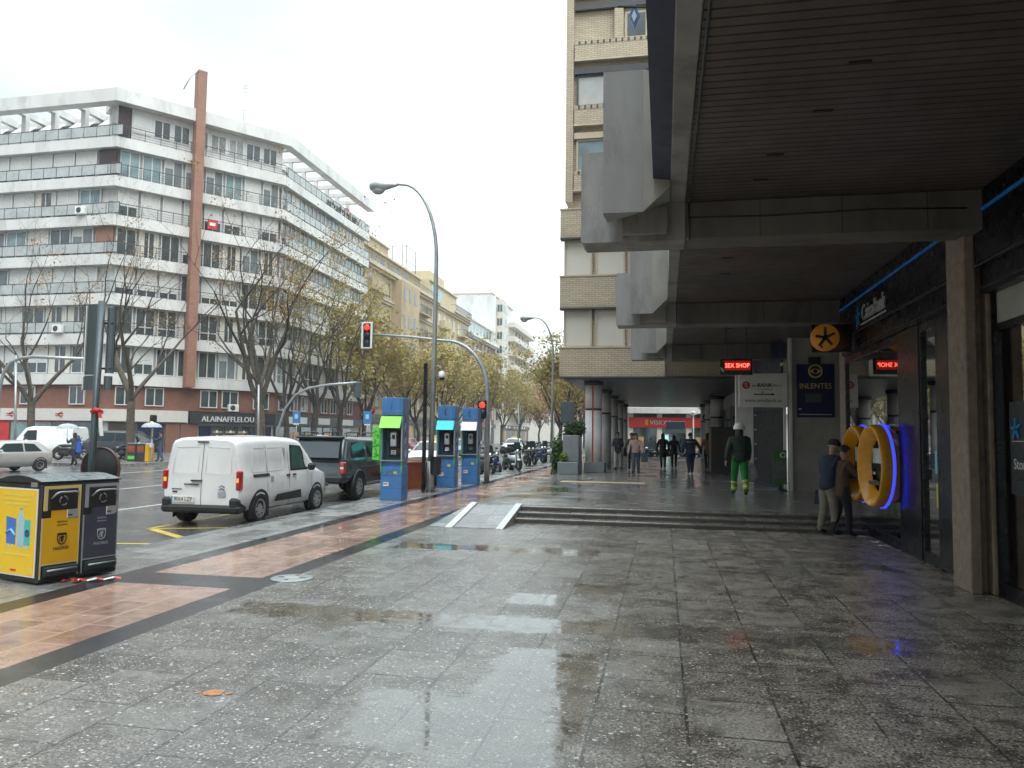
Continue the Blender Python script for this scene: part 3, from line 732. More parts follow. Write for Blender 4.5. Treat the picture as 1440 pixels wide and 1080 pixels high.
b.lathe([(0, 0), (.06, 0)], 'poster_navy', (4.09, 22.25, 3.56), (0, 1, 0), n=16)
b.build('lettering', s3, world=True)
b = MB(); b.box(3.82, 4.24, 22.25, 22.257, 2.7, 2.96, 'sign_back'); b.box(3.84, 4.28, 22.246, 22.25, 2.93, 2.97, 'steel_dark'); b.box(3.66, 4.5, 22.252, 22.257, 2.36, 2.38, 'sign_white'); b.box(3.64, 3.72, 22.252, 22.257, 2.5, 2.53, 'sign_white'); b.build('picture', s3, world=True)
# green board, cctv
gb = thing('pavement_sign', 'green advertising board standing in the dark shop doorway', 'sign', (3.12, 22.2, UP))
b = MB(); b.box(2.94, 3.30, 22.14, 22.19, .45, 1.38, 'board_green', .01); b.build('board', gb, world=True)
b = MB(); b.box(2.97, 3.27, 22.134, 22.139, .6, 1.08, 'cloth_grey'); b.lathe([(.05, 0), (.08, 0), (.08, .004), (.05, .004)], 'sign_white', (3.2, 22.13, 1.25), (0, 1, 0), n=16, ring=True); b.build('print', gb, world=True)
b = MB(); b.lathe([(.2, 0), (.2, .03), (.06, .08), (.03, .2)], 'steel_dark', (3.12, 22.17, UP), n=18); b.build('base', gb, world=True)
cc = thing('security_camera', 'small white camera on a bracket above the white shop sign', 'camera', (3.2, 22.2, 3.7))
b = MB(); b.cyl((3.2, 22.15, 3.5), (3.2, 22.15, 3.85), .02, 'black_metal', n=8); b.build('bracket', cc, world=True)
b = MB(); b.box(3.16, 3.22, 21.98, 22.2, 3.70, 3.78, 'sign_white', .01); b.build('body', cc, world=True)
# brown hoarding further in
hb = thing('hoarding', 'dark brown boarded kiosk against the passage wall', 'kiosk', (2.5, 32.4, UP))
b = MB(); b.box(1.9, 3.3, 32.4, 34.2, UP, 2.1, 'brown_board', .01); b.build('panel', hb, world=True)
b = MB(); b.box(1.88, 3.32, 32.38, 34.22, 2.102, 2.14, 'black_matte'); b.build('top_rail', hb, world=True)
# ---- two cash machines: orange oval shells with a blue ring
atms = []
def atm(yc, label):
    zc, a, h = 1.285, .47, .66
    t = thing('cash_machine', label, 'cash machine', (3.6, yc, zc), group='cash machines in orange oval shells')
    n = 48
    def ring(x, s, dz=0): return [(x, yc + a * s * math.cos(2 * math.pi * i / n), zc + dz + h * s * math.sin(2 * math.pi * i / n)) for i in range(n)]
    def loft(rings, m):
        mb = MB(); vs = [p for q in rings for p in q]; fs = []
        for k in range(len(rings) - 1):
            for i in range(n): fs.append((k * n + i, k * n + (i + 1) % n, (k + 1) * n + (i + 1) % n, (k + 1) * n + i))
        mb.add(vs, fs, m, True); return mb
    loft([ring(3.61, .86), ring(3.48, .96), ring(3.40, 1.0), ring(3.32, 1.0), ring(3.26, .985), ring(3.235, .95), ring(3.24, .925), ring(3.262, .88), ring(3.40, .63), ring(3.42, .62)], 'atm_orange').build('shell', t, world=True)
    loft([ring(3.46, .99), ring(3.45, 1.02), ring(3.418, 1.022), ring(3.41, 1.0)], 'led_blue').build('light_ring', t, world=True)
    b = MB(); b.lathe([(0, 0), (.66, 0)], 'black_matte', (0, 0, 0), (-1, 0, 0), n=32); b.v = [(3.405, yc + y * a, zc + z * h) for x, y, z in b.v]; b.build('face_plate', t, world=True)
    b = MB(); b.box(3.385, 3.40, yc - .20, yc + .20, zc + .04, zc + .28, 'screen_grey'); b.build('screen', t, world=True)
    b = MB(); b.box(3.31, 3.40, yc - .19, yc + .19, zc - .30, zc - .24, 'steel_dark', .01)
    for i in range(4):
        for j in range(3): b.box(3.32 + i * .02, 3.335 + i * .02, yc - .06 + j * .05, yc - .03 + j * .05, zc - .239, zc - .23, 'chrome')
    b.build('keypad', t, world=True)
    b = MB(); b.box(3.385, 3.40, yc + .10, yc + .20, zc - .14, zc - .1, 'chrome'); b.build('cash_slot', t, world=True)
    b = MB(); b.box(3.385, 3.40, yc - .20, yc - .02, zc - .16, zc - .1, 'steel_dark'); b.build('card_slot', t, world=True)
    t.rotation_euler.z = R(9); t.location.x -= .03
atm(13.25, 'nearer orange oval cash machine with grey screen and glowing blue ring')
atm(14.4, 'farther orange oval cash machine half hidden behind the nearer one, by the two customers')
# small hanging sign at the edge of the arcade
hs = thing('hanging_sign', 'small blue and white diamond sign on an arm at the arcade edge', 'sign', (-.2, 7.6, 5.7))
def dia(mb, x, z, w, h, m, y): mb.prism([(x, z - h), (x + w, z), (x, z + h), (x - w, z)], 'y', y, y + .03, m)
b = MB(); b.cyl((.1, 7.0, 5.66), (-.42, 7.0, 5.72), .012, 'steel_dark', n=6); b.build('arm', hs, world=True)
b = MB(); dia(b, -.27, 5.62, .05, .12, 'booth_blue', 7.0); dia(b, -.27, 5.61, .025, .06, 'letter_white', 6.99); b.build('panel', hs, world=True)

# ================================================ THE BRICK BUILDING ON COLUMNS
bk = thing('brick_building', 'cream brick block standing on round columns beyond the arcade', 'building', (0, 29.3, 0))
b = MB(); b.box(-3.72, 9, 29.62, 58, 5.1, 34, 'brick_cream'); b.box(-3.5, 9, 29.6, 57.6, 4.0, 5.1, 'brick_cream'); b.build('wall', bk, world=True)
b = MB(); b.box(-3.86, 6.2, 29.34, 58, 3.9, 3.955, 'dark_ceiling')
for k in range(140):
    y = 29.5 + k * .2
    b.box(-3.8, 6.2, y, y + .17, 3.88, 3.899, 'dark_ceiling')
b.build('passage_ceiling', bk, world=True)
for z0, z1, x1 in ((3.96, 5.06, .04), (6.63, 7.84, .25), (9.38, 10.48, .25)):
    b = MB(); b.box(-3.95, x1, 29.25, 29.62, z0, z1, 'brick_cream'); b.box(-3.97, x1 + .01, 29.22, 29.6, z1 + .001, z1 + .05, 'stone_trim'); b.box(-3.955, x1 - .02, 29.242, 29.6, z0 - .06, z0 - .001, 'frame_dark')
    nb = int((x1 + 3.95) / .11)
    for i in range(nb): b.box(-3.94 + i * .11, -3.86 + i * .11, 29.235, 29.249, z0 + .02, z0 + .22, 'brick_cream')
    b.build('brick_parapet', bk, world=True)
def blind_win(x0, x1, z0, z1, pane, y=29.48, fr='stone_trim'):
    b = MB(); w = .07
    b.box(x0, x0 + w, y, y + .12, z0, z1, fr); b.box(x1 - w, x1, y, y + .12, z0, z1, fr); b.box(x0 + w, x1 - w, y, y + .12, z0, z0 + w, fr); b.box(x0 + w, x1 - w, y, y + .12, z1 - w, z1, fr)
    o = b.build('window', bk, world=True)
    g = MB(); g.box(x0 + w, x1 - w, y + .05, y + .10, z0 + w, z1 - w, pane); g.build('pane', o, world=True)
for z0, z1 in ((5.11, 6.57), (7.89, 9.32)):
    for x0, x1 in ((-3.82, -2.72), (-2.60, -1.45), (-1.35, -.2)): blind_win(x0, x1, z0, z1, 'blind_cream')
b = MB()                                                             # side pier of the tower
b.box(-3.79, -3.5, 29.4, 29.62, 10.85, 34, 'brick_cream'); b.add([(-3.79, 29.4, 10.85), (-3.5, 29.4, 10.85), (-3.35, 29.55, 10.5), (-3.6, 29.6, 10.5)], [(0, 1, 2, 3)], 'brick_cream'); b.build('corner_pier', bk, world=True)
kinds = ['win_teal', 'grey_render', 'brick_cream', 'win_glass', 'blind_white', 'grey_render', 'win_teal']
for k in range(7):
    z = 11.3 + 2.62 * k
    b = MB(); b.box(-3.46, -.3, 29.36, 29.62, z, z + .75, 'brick_cream'); b.box(-3.48, -.28, 29.33, 29.6, z - .07, z - .001, 'stone_trim')
    for i in range(26): b.box(-3.42 + i * .12, -3.35 + i * .12, 29.34, 29.359, z + .60, z + .74, 'frame_dark' if i % 2 else 'brick_cream')
    b.build('balcony', bk, world=True)
    if kinds[k] == 'brick_cream':
        b = MB(); b.box(-1.5, -.6, 29.56, 29.62, z + .8, z + 1.9, 'stone_trim'); b.box(-1.4, -.7, 29.54, 29.58, z + .9, z + 1.8, 'win_glass'); b.build('window', bk, world=True)
        b = MB(); b.box(-1.9, -1.55, 29.4, 29.62, z + .76, z + 2.0, 'brick_cream'); b.build('brick_screen', bk, world=True)
    else:
        for x0, x1 in ((-3.38, -2.15), (-2.09, -.9)): blind_win(x0, x1, z + .76, z + 2.05, kinds[k], 29.5, 'stone_trim' if kinds[k] != 'grey_render' else 'frame_dark')
    b = MB(); b.box(-3.46, -.3, 29.42, 29.62, z + 2.06, z + 2.30, 'frame_dark' if k in (2, 1) else 'stone_trim'); b.build('lintel', bk, world=True)
def column(x, y, redline):
    c = MB(); c.lathe([(.335, UP), (.335, 2.72)], 'wall_white', (x, y, 0), n=28); c.lathe([(.335, 2.80), (.335, 3.72)], 'wall_white', (x, y, 0), n=28)
    o = c.build('column', bk, world=True)
    c = MB(); c.lathe([(.325, 2.72), (.325, 2.80)], 'steel_dark', (x, y, 0), n=28); c.lathe([(.40, 3.72), (.40, 3.88)], 'frame_dark', (x, y, 0), n=28); c.build('band', o, world=True)
    if redline:
        c = MB(); c.box(x - .03, x + .03, y - .352, y - .325, UP, 3.72, 'letter_red'); c.build('red_stripe', o, world=True)
for i in range(5): column(-2.75, 30.75 + 5.55 * i, i == 0)
for y in (41.8, 47.4, 53): column(2.75, y, False)
b = MB(); b.box(3.3, 3.6, 25.6, 57.8, UP, 3.88, 'wall_grey')
for i in range(5): b.box(3.27, 3.298, 35 + i * 4.3, 38.6 + i * 4.3, 1.2, 3.2, 'win_glass'); b.box(3.25, 3.299, 34.9 + i * 4.3, 38.7 + i * 4.3, 3.21, 3.3, 'stone_trim')
b.build('passage_wall', bk, world=True)
wl_ = thing('wall_lamp', 'round dark lamp on the passage wall near its far end', 'lamp', (2.6, 50, 3))
b = MB(); b.box(2.7, 3.3, 50, 50.06, 3.0, 3.05, 'steel_dark'); b.build('bracket', wl_, world=True)
b = MB(); b.lathe([(0, -.06), (.22, -.06), (.25, 0), (.22, .06), (0, .06)], 'steel_dark', (2.62, 50, 2.95), (0, 1, 0), n=20); b.lathe([(0, 0), (.12, 0)], 'sign_white', (2.62, 49.93, 2.95), (0, 1, 0), n=16); b.build('lamp_head', wl_, world=True)
# planters beside the columns
def planter(x0, x1, y0, y1, hi, label):
    t = thing('planter', label, 'planter', ((x0 + x1) / 2, (y0 + y1) / 2, UP), group='grey planters by the columns')
    b = MB(); b.box(x0, x1, y0, y1, UP if x0 > -3.9 else 0.0, .72 if hi else .66, 'planter_grey', .015); b.build('lower_box', t, world=True)
    if hi: b = MB(); b.box(x0 + .14, x1 - .02, y0 + .42, y1, .722, 1.72, 'planter_grey', .015); b.build('upper_box', t, world=True)
    return t
planter(-3.88, -3.12, 28.5, 30.1, True, 'tall stepped grey metal planter with shrubs left of the striped column')
planter(-3.08, -2.28, 30.3, 31.3, False, 'low grey metal box around the foot of the striped column')
# the shop across the far street seen through the passage
vs_ = thing('shop_building', 'shop front with red fascia and white cornice beyond the far end of the passage', 'building', (0, 75, 0))
b = MB(); b.box(-3.9, 14, 76, 84, -.1, 20, 'pale_render'); b.build('wall', vs_, world=True)
b = MB(); b.box(-3.9, 14, 74.6, 75.98, 3.95, 4.45, 'white_band'); b.build('cornice', vs_, world=True)
b = MB(); b.box(-3.3, 4.3, 75.2, 75.98, 2.62, 3.56, 'sign_red_lit'); b.text('VISION', .62, (-.35, 75.19, 2.87), (1, 0, 0), (0, 0, 1), 'letter_white', .01, bold=.012); b.box(-1.75, -1.5, 75.17, 75.199, 2.85, 3.35, 'orange_disc'); b.build('fascia_sign', vs_, world=True)
for i in range(4):
    x = -3.4 + 2.75 * i
    b = MB(); b.box(x, x + .5, 75.4, 75.99, -.1, 3.94, 'pale_render'); b.build('pilaster', vs_, world=True)
    if i < 3:
        b = MB(); b.box(x + .55, x + 2.7, 75.7, 75.98, 0, 2.6, 'win_glass'); b.box(x + .5, x + 2.75, 75.6, 75.98, 3.57, 3.94, 'frame_dark'); b.build('shop_window', vs_, world=True)
        b = MB(); b.box(x + .9, x + 1.5, 75.6, 75.69, .4, 1.7, 'shop_warm' if i != 1 else 'screen_grey'); b.build('window_display', vs_, world=True)
b = MB(); b.box(.2, 1.9, 70, 70.2, 2.05, 3.1, 'sign_back', .02); b.box(.25, 1.85, 69.98, 69.999, 2.45, 3.06, 'cloth_navy'); b.cyl((1.0, 70.1, 0), (1.0, 70.1, 2.05), .05, 'steel_galv', n=8)
tag(b.build('billboard', loc=(1, 70, 0), world=True), 'small dark blue roadside advertising panel in front of the red shop fascia', 'billboard')

mk('screen_mint', (.3, .55, .5), .3, emit=(.5, 1, .9), es=.5)
b = MB(); b.box(-.3, .3, 0, .15, .0, 1.95, 'steel_galv', .02); b.box(-.24, .24, -.008, -.001, .2, 1.85, 'screen_mint')
tag(b.build('display_panel', loc=(.15, 66, 0)), 'lit mint green street display panel beyond the passage', 'display')
# ================================================ THE WHITE CORNER BUILDING
def offset_poly(pl, d):
    out = []
    for i, p in enumerate(pl):
        n = []
        if i > 0: a = Vector(pl[i]) - Vector(pl[i - 1]); a.normalize(); n.append(Vector((a.y, -a.x)))
        if i < len(pl) - 1: a = Vector(pl[i + 1]) - Vector(pl[i]); a.normalize(); n.append(Vector((a.y, -a.x)))
        if len(n) == 2:
            m = (n[0] + n[1]).normalized(); q = Vector(p) + m * (d / max(.3, m.dot(n[0])))
        else: q = Vector(p) + n[0] * d
        out.append((q.x, q.y))
    return out
WP = [(-66, 50.6), (-40.5, 50), (-32.5, 60), (-32.6, 79.3)]
wb = thing('apartment_building', 'white corner apartment block with balcony bands and a tall brick pier', 'building', (-40.5, 56, 0))
def wpoly(d0, d1, z0, z1, m, pl=WP):
    b = MB(); b.strip(offset_poly(pl, d0), offset_poly(pl, d1), z0, z1, m); return b
LV = [5.85 + 2.98 * k for k in range(7)]
b = wpoly(-9, -.15, -.3, 23.0, 'white_render'); b.strip(offset_poly(WP, -9.1), offset_poly(WP, -2.6), 23.0, 26.2, 'white_render'); b.build('wall', wb, world=True)
b = wpoly(-8, .02, 3.25, 5.1, 'brick_red'); b.build('brick_storey', wb, world=True)
for k, z in enumerate(LV):
    b = wpoly(-.14, .55 if k else .4, z - .80, z, 'white_band'); b.build('balcony_band', wb, world=True)
wpoly(-.14, .25, 2.35, 3.24, 'shop_white_band', WP[:2] + [(-36.9, 54.5)]).build('shop_band', wb, world=True)
wpoly(-.14, .3, 2.3, 3.20, 'shop_dark', [(-36.8, 54.62), (-32.5, 60), (-32.6, 79.3)]).build('shop_fascia', wb, world=True)
wpoly(-.15, .1, 2.26, 2.34, 'shop_red', [(-66, 50.6), (-44, 50.1)]).build('red_trim', wb, world=True)
FR = []
for i in range(3):
    a, c = Vector(WP[i]), Vector(WP[i + 1]); d = (c - a).normalized(); n = Vector((d.y, -d.x))
    FR.append((frame((a.x, a.y, 0), (d.x, d.y, 0), (-n.x, -n.y, 0)), (c - a).length))     # local x along, y inward
def wproto(w, h, kind):
    b = MB(); f = .07
    for x in (0, w / 2 - f / 2, w - f): b.box(x, x + f, -.03, .08, 0, h, 'frame_white')
    for x0, x1 in ((f, w / 2 - f / 2), (w / 2 + f / 2, w - f)):
        b.box(x0, x1, -.03, .08, 0, f, 'frame_white'); b.box(x0, x1, -.03, .08, h - f, h, 'frame_white')
    if kind == 'mid': b.box(f, w - f, -.035, .07, .62, .70, 'frame_white')
    g = MB()
    if kind == 'blind': g.box(f, w - f, .0, .04, f, h - f, 'blind_white')
    elif kind == 'half': g.box(f, w - f, .0, .04, h * .38, h - f, 'blind_white'); g.box(f, w - f, .04, .06, f, h * .38, 'win_glass')
    elif kind == 'low': g.box(f, w - f, .0, .04, .5, h - f, 'blind_white'); g.box(f, w - f, .04, .06, f, .5, 'win_glass')
    elif kind == 'teal': g.box(f, w - f, .03, .06, f, h - f, 'win_teal')
    elif kind == 'grey': g.box(f, w - f, .03, .06, f, h - f, 'win_grey'); g.box(f, w * .5, .0, .029, h * .7, h - f, 'blind_white')
    elif kind == 'curt': g.box(f, w - f, .03, .06, f, h - f, 'win_glass'); g.box(f, w * .28, .0, .029, f, h - f, 'blind_cream'); g.box(w * .76, w - f, .0, .029, f, h - f, 'blind_cream')
    else: g.box(f, w - f, .03, .06, f, h - f, 'win_glass')
    return b, g
_wp = {}
def put_window(T, s, z, w, h, kind, parent, out=0.0, hid=False):
    key = (round(w, 2), round(h, 2), kind)
    base = Vector(T.translation); rz = math.atan2(T[1][0], T[0][0])
    p = T @ Vector((s, -.06 - out, z)); q = parent.location
    if key not in _wp:
        b, g = wproto(w, h, kind); o = b.build('window', parent); pn = g.build('pane', o); _wp[key] = (o, pn)
    else:
        o0, p0 = _wp[key]; o = o0.copy(); C.objects.link(o); pn = p0.copy(); C.objects.link(pn); pn.parent = o; o.parent = parent
    o.location = p - q; o.rotation_euler.z = rz
rr = random.Random(11)
TB, LB = FR[1]; TA, LA = FR[0]; TC, LC = FR[2]
for k in range(6):                                                     # face B: eight bays
    z = LV[k] + .02
    for i in range(8):
        kd = {5: 'teal', 4: 'blind', 3: 'glass', 2: 'low', 1: 'mid', 0: 'glass'}[k]
        r = rr.random()
        if k == 5 and i in (4, 6): kd = 'blind'
        if k == 4: kd = 'half' if i in (0, 4, 5, 7) else 'blind'
        if k == 2 and r < .2: kd = 'glass'
        if k in (3, 0, 1) and r < .5: kd = rr.choice(['curt', 'half', 'grey', 'glass'])
        if k == 5 and r < .4: kd = 'grey'
        put_window(TB, .09 + i * 1.59, z + .04, 1.40, 2.1, kd, wb)
# face A: the last bays before the corner are in the picture
for k in range(6):
    z = LV[k] + .02
    for i in range(6):
        s = LA - 1.7 - 2.0 * (i + 1) + (0 if k % 2 else .5)
        kd = {5: 'blind', 4: 'half', 3: 'teal', 2: 'half', 1: 'mid', 0: 'half'}[k]
        if rr.random() < .5: kd = rr.choice(['glass', 'blind', 'grey', 'curt', 'half'])
        if k == 5: kd = 'low'
        if k == 4 and i < 1: kd = 'teal'
        put_window(TA, s, z + .04, 1.86, 2.1, kd, wb)
# brick storey windows
for T, ss in ((TA, (LA - 3.2, LA - 7.6, LA - 11.8)), (TB, (.5, 2.6, 6.7, 8.4, 11.0))):
    for s in ss: put_window(T, s, 3.55, 1.35, 1.4, 'glass', wb, .06)
# face C reads as continuous glazing: ribbon windows, one piece a storey
for k in range(6):
    z = LV[k] + .02; b = MB(TC)
    for i in range(11):
        x0 = .15 + i * 1.72
        kd = rr.choice(['win_teal', 'win_grey', 'win_grey', 'blind_white', 'win_glass']) if k > 2 else rr.choice(['win_grey', 'win_glass', 'win_glass', 'blind_cream', 'blind_white'])
        if k == 5 and i > 6: kd = 'blind_white'
        b.box(x0 + .07, x0 + 1.58, -.08, -.02, z + .06, z + 2.05, kd)
        b.box(x0, x0 + .065, -.16, -.01, z, z + 2.1, 'frame_white'); b.box(x0 + .79, x0 + .84, -.15, -.081, z + .06, z + 2.05, 'frame_white')
        if k < 3: b.box(x0 + .07, x0 + 1.58, -.14, -.085, z + .7, z + .76, 'frame_white')
    b.build('ribbon_window', wb, world=True)
for i in range(8): put_window(TC, .7 + i * 2.1, 3.55, 1.35, 1.4, 'glass', wb, .06)
# railings
for k in range(1, 7):
    z = LV[k]
    b = MB()
    for T, L, s0, s1 in ((TA, LA, LA - 21, LA + .7), (TB, LB, -.6, LB + .3), (TC, LC, .3, LC)):
        b.T = T; o = -.50
        b.box(s0, s1, o - .02, o + .02, z + .88, z + .93, 'rail_dark'); b.box(s0, s1, o - .01, o + .01, z + .1, z + .13, 'rail_dark')
        n = int((s1 - s0) / 1.1)
        for i in range(n + 1): b.box(s0 + i * (s1 - s0) / n - .02, s0 + i * (s1 - s0) / n + .02, o - .02, o + .02, z, z + .9, 'rail_dark')
        if T is TB:
            for q in range(3): b.box(s0, s1, o - .008, o + .008, z + .3 + q * .18, z + .315 + q * .18, 'rail_dark')
        else: b.box(s0, s1, o - .006, o + .006, z + .14, z + .86, 'glass_rail')
    b.build('railing', wb, world=True)
# recessed corner loggias
for T, s0, s1, k, m in ((TA, LA - 1.55, LA - .02, 5, 'brown_recess'), (TA, LA - 1.55, LA - .02, 3, 'brick_pier'), (TB, 0, .1, 5, 'brown_recess')):
    b = MB(T); b.box(s0, s1, -.155, -.10, LV[k] + .02, LV[k] + 2.15, m); b.build('corner_loggia', wb, world=True)
# roof: core slab, rim on pergola beams, penthouse
wpoly(-9, -2.4, 26.2, 26.75, 'white_band').build('roof', wb, world=True)
b = wpoly(.25, 1.05, 26.25, 27.25, 'white_band'); b.build('roof_rim', wb, world=True)
b = MB(TB); b.box(-.5, LB + .3, -1.0, 2.5, 26.3, 26.9, 'white_band'); b.box(-.2, LB, -.2, 2.6, 23.0, 26.3, 'white_render'); b.build('penthouse', wb, world=True)
b = MB(TB); b.box(2.5, 9.5, 1, 4, 26.9, 27.7, 'brick_pier'); b.box(2.3, 9.7, .8, 4.2, 27.7, 27.85, 'stone_trim'); b.build('roof_hut', wb, world=True)
for i in range(8): put_window(TB, .9 + i * 1.45, 24.4, 1.25, 1.45, 'glass' if i else 'half', wb, .17)
b = MB(TB); b.box(-.19, .75, -.26, -.205, 23.75, 26.2, 'brown_recess'); b.build('stained_panel', wb, world=True)
for i in range(9):
    s = LA - .9 - i * 2.75
    b = MB(TA); b.box(s - .2, s + .2, -.3, 2.7, 26.35, 26.9, 'white_band'); b.box(s - .2, s + .2, .35, .75, 23.8, 26.35, 'white_band'); b.build('pergola_beam', wb, world=True)
    b = MB(TA); b.add([(s - .5, 2.2, 26.3), (s - 2.3, 2.2, 26.3), (s - 2.5, .4, 24.6), (s - .3, .4, 24.6)], [(0, 1, 2, 3)], 'white_render')
    b.box(s - 2.5, s - .3, .35, .45, 23.75, 24.59, 'grey_render'); b.build('roof_screen', wb, world=True)
for i in range(7):
    s = 1.2 + i * 2.6
    b = MB(TC); b.box(s - .15, s + .15, -.3, 2.7, 26.4, 26.8, 'white_band'); b.box(s - .12, s + .12, .9, 1.3, 23.8, 26.4, 'white_band'); b.build('pergola_beam', wb, world=True)
b = MB(TC); rp_ = random.Random(4)
for i in range(16):
    s = 8.5 + i * .5 + rp_.uniform(-.1, .1)
    b.ell((s, -.45, 24.05 + rp_.uniform(0, .3)), (.16, .2, rp_.uniform(.2, .5)), rp_.choice(['leaf_green', 'leaf_green', 'bark', 'brick_pier']), 7, 5)
b.box(14.2, 14.9, .0, .2, 23.75, 25.2, 'letter_red')
b.build('terrace_plants', wb, world=True)
b = MB(TB); b.box(5.2, 5.88, -1.3, -.42, 5.1, 30.3, 'brick_pier'); b.box(5.17, 5.91, -1.33, -.4, 30.3, 30.4, 'stone_trim'); b.tube([(5.2, -1.2, 30.3), (4.6, -1.3, 29.6), (4.1, -1.3, 28.4)], .05, 'steel_galv', 6); b.build('brick_pier', wb, world=True)
b = MB(TB); b.box(6.6, 7.35, -.58, -.54, LV[4] + .15, LV[4] + .95, 'shop_red'); b.box(6.75, 7.2, -.585, -.581, LV[4] + .45, LV[4] + .7, 'sign_white'); b.build('balcony_banner', wb, world=True)
def aircon(T, s, z, o=-.5):
    b = MB(T); b.box(s, s + .85, o - .3, o, z, z + .6, 'sign_white', .03); b.lathe([(0, 0), (.22, 0)], 'cloth_grey', (s + .35, o - .302, z + .3), (0, 1, 0), n=14); b.build('air_conditioner', wb, world=True)
aircon(TA, LA - 2.9, LV[4] + .05, -.55); aircon(TA, LA - 4.4, LV[1] + .05, -.55); aircon(TB, 8.9, 3.3, -.05)
# ground floor shops
def shopbay(T, s0, s1, m, z0=0, z1=2.25, o=-.02): 
    b = MB(T); b.box(s0, s1, o - .06, .1, z0 - .1, z1, m); return b
for T, s0, s1, m in ((TA, LA - 22, LA - 12.4, 'wall_grey'), (TA, LA - 8.3, LA - 4.7, 'win_teal'), (TA, LA - 4.6, LA - .4, 'win_glass'), (TB, .2, 2.1, 'brown_board'), (TB, 2.2, 4.1, 'shop_navy'), (TB, 4.2, 5.2, 'brick_red'), (TB, 5.3, 6.6, 'brick_red')):
    shopbay(T, s0, s1, m).build('shopfront', wb, world=True)
for i, (s, m) in enumerate(((6.75, 'shop_navy'), (7.75, 'shop_warm'), (8.75, 'shop_warm'), (9.75, 'shop_warm'), (10.75, 'win_glass'), (11.75, 'shop_navy'))):
    b = shopbay(TB, s, s + .9, 'win_glass' if m == 'shop_warm' else m, .5, 2.1)
    if m == 'shop_warm':
        for z in (.75, 1.15, 1.55): b.box(s + .08, s + .82, -.1, -.085, z, z + .16, 'shop_warm'); b.box(s + .2 + .1 * i % .4, s + .34 + .1 * i % .4, -.11, -.101, z + .02, z + .22, 'sign_white')
    b.build('shop_window', wb, world=True)
for i in range(7):
    b = MB(TC); b.box(.4 + i * 2.35, 2.5 + i * 2.35, -.08, .1, .3, 2.15, 'win_glass')
    if i in (1, 2, 4):
        for q in range(3): b.box(.7 + i * 2.35 + .6 * q, 1.1 + i * 2.35 + .6 * q, -.1, -.081, .6 + .2 * (q % 2), 1.7, 'shop_warm')
    b.build('shop_window', wb, world=True)
b = MB(TA)
b.text('iberCaja', .52, (LA - 10.6, -.27, 2.62), (1, 0, 0), (0, 0, 1), 'letter_black', .01, sx=1.05)
for s in (LA - 8.6, LA - 4.2):
    for dz, q in ((0, 'letter_black'), (-.14, 'letter_red')): b.box(s, s + .7, -.27, -.252, 2.82 + dz, 2.88 + dz, q)
    b.tube([(s + .6, -.27, 3.0), (s + .2, -.27, 2.85), (s + .55, -.27, 2.6)], .04, 'letter_red', 6)
b.build('bank_lettering', wb, world=True)
b = MB(TA); b.box(LA - 12.6, LA - 10.7, -.14, -.09, .9, 2.1, 'booth_blue'); b.box(LA - 11.9, LA - 11.3, -.15, -.141, 1.1, 1.7, 'letter_red'); b.box(LA - 9.9, LA - 8.4, -.14, -.09, .4, 2.22, 'shop_red'); b.box(LA - 9.4, LA - 8.9, -.15, -.141, 1.2, 1.6, 'sign_red_lit'); b.build('window_poster', wb, world=True)
b = MB(frame((-36.8, 54.62, 0), (8, 10, 0), (-10, 8, 0)))
b.text('ALAINAFFLELOU', .62, (3.0, -.33, 2.46), (1, 0, 0), (0, 0, 1), 'letter_white', .01, sx=.92, bold=.015); b.build('shop_lettering', wb, world=True)
for s, w in ((2.2, 3.6), (8.2, 2.6), (13.6, 3)):
    b = MB(TC); b.box(s, s + w, -.33, -.305, 2.45, 3.05, 'sign_white'); b.build('shop_signboard', wb, world=True)
# aerials on the roof
def aerial(x, y, z, h, label, mast='steel_galv'):
    b = MB(); b.cyl((x, y, z), (x, y, z + h), .06, mast, .025, 6)
    for k, w in ((.96, .5), (.9, .4), (.62, .7)): b.cyl((x - w / 2, y, z + h * k), (x + w / 2, y + .2, z + h * k), .025, mast, n=5)
    b.tube([(x, y, z + h * .98), (x + .3, y, z + h * 1.0)], .03, mast, 5)
    tag(b.build('aerial', loc=(x, y, z), world=True), label, 'aerial')
aerial(-36.9, 61, 26.7, 6.0, 'thin television mast on the roof of the white corner block')
aerial(-44.5, 54, 26.7, 2.4, 'short bent aerial on the far left roof edge of the white block')

# ================================================ THE ROW BEYOND IT
FX = -32.6
_fp = {}
def facade(root, y0, y1, zb, zt, floors, bays, wm, dm=12, wh=1.7, ww=1.0, kinds=('win_glass', 'blind_cream', 'win_glass'), x=FX, seed=0, skip=()):
    """street front from y0 to y1 facing +X; windows are parts"""
    b = MB(); b.box(x - dm, x, y0, y1, -.2, zt, wm); b.build('wall', root, world=True)
    r = random.Random(seed); fh = (zt - zb) / floors; bw = (y1 - y0) / bays
    for f in range(floors):
        for i in range(bays):
            if (f, i) in skip: continue
            k = r.choice(kinds); key = (ww, wh, k)
            if key not in _fp:
                b = MB(); b.box(-.02, .05, -ww / 2 - .1, -ww / 2, -.08, wh + .08, 'stone_trim'); b.box(-.02, .05, ww / 2, ww / 2 + .1, -.08, wh + .08, 'stone_trim'); b.box(-.02, .1, -ww / 2 - .15, ww / 2 + .15, -.2, -.081, 'stone_trim'); b.box(.0, .03, -.03, .03, 0, wh, 'frame_white')
                o = b.build('window', root); g = MB(); g.box(-.01, .012, -ww / 2, -.031, -.08, wh, k); g.box(-.01, .012, .031, ww / 2, -.08, wh, k); pn = g.build('pane', o); _fp[key] = (o, pn)
            else:
                o0, p0 = _fp[key]; o = o0.copy(); C.objects.link(o); o.parent = root; pn = p0.copy(); C.objects.link(pn); pn.parent = o
            o.location = Vector((x + .02, y0 + bw * (i + .5), zb + fh * f + .75)) - root.location
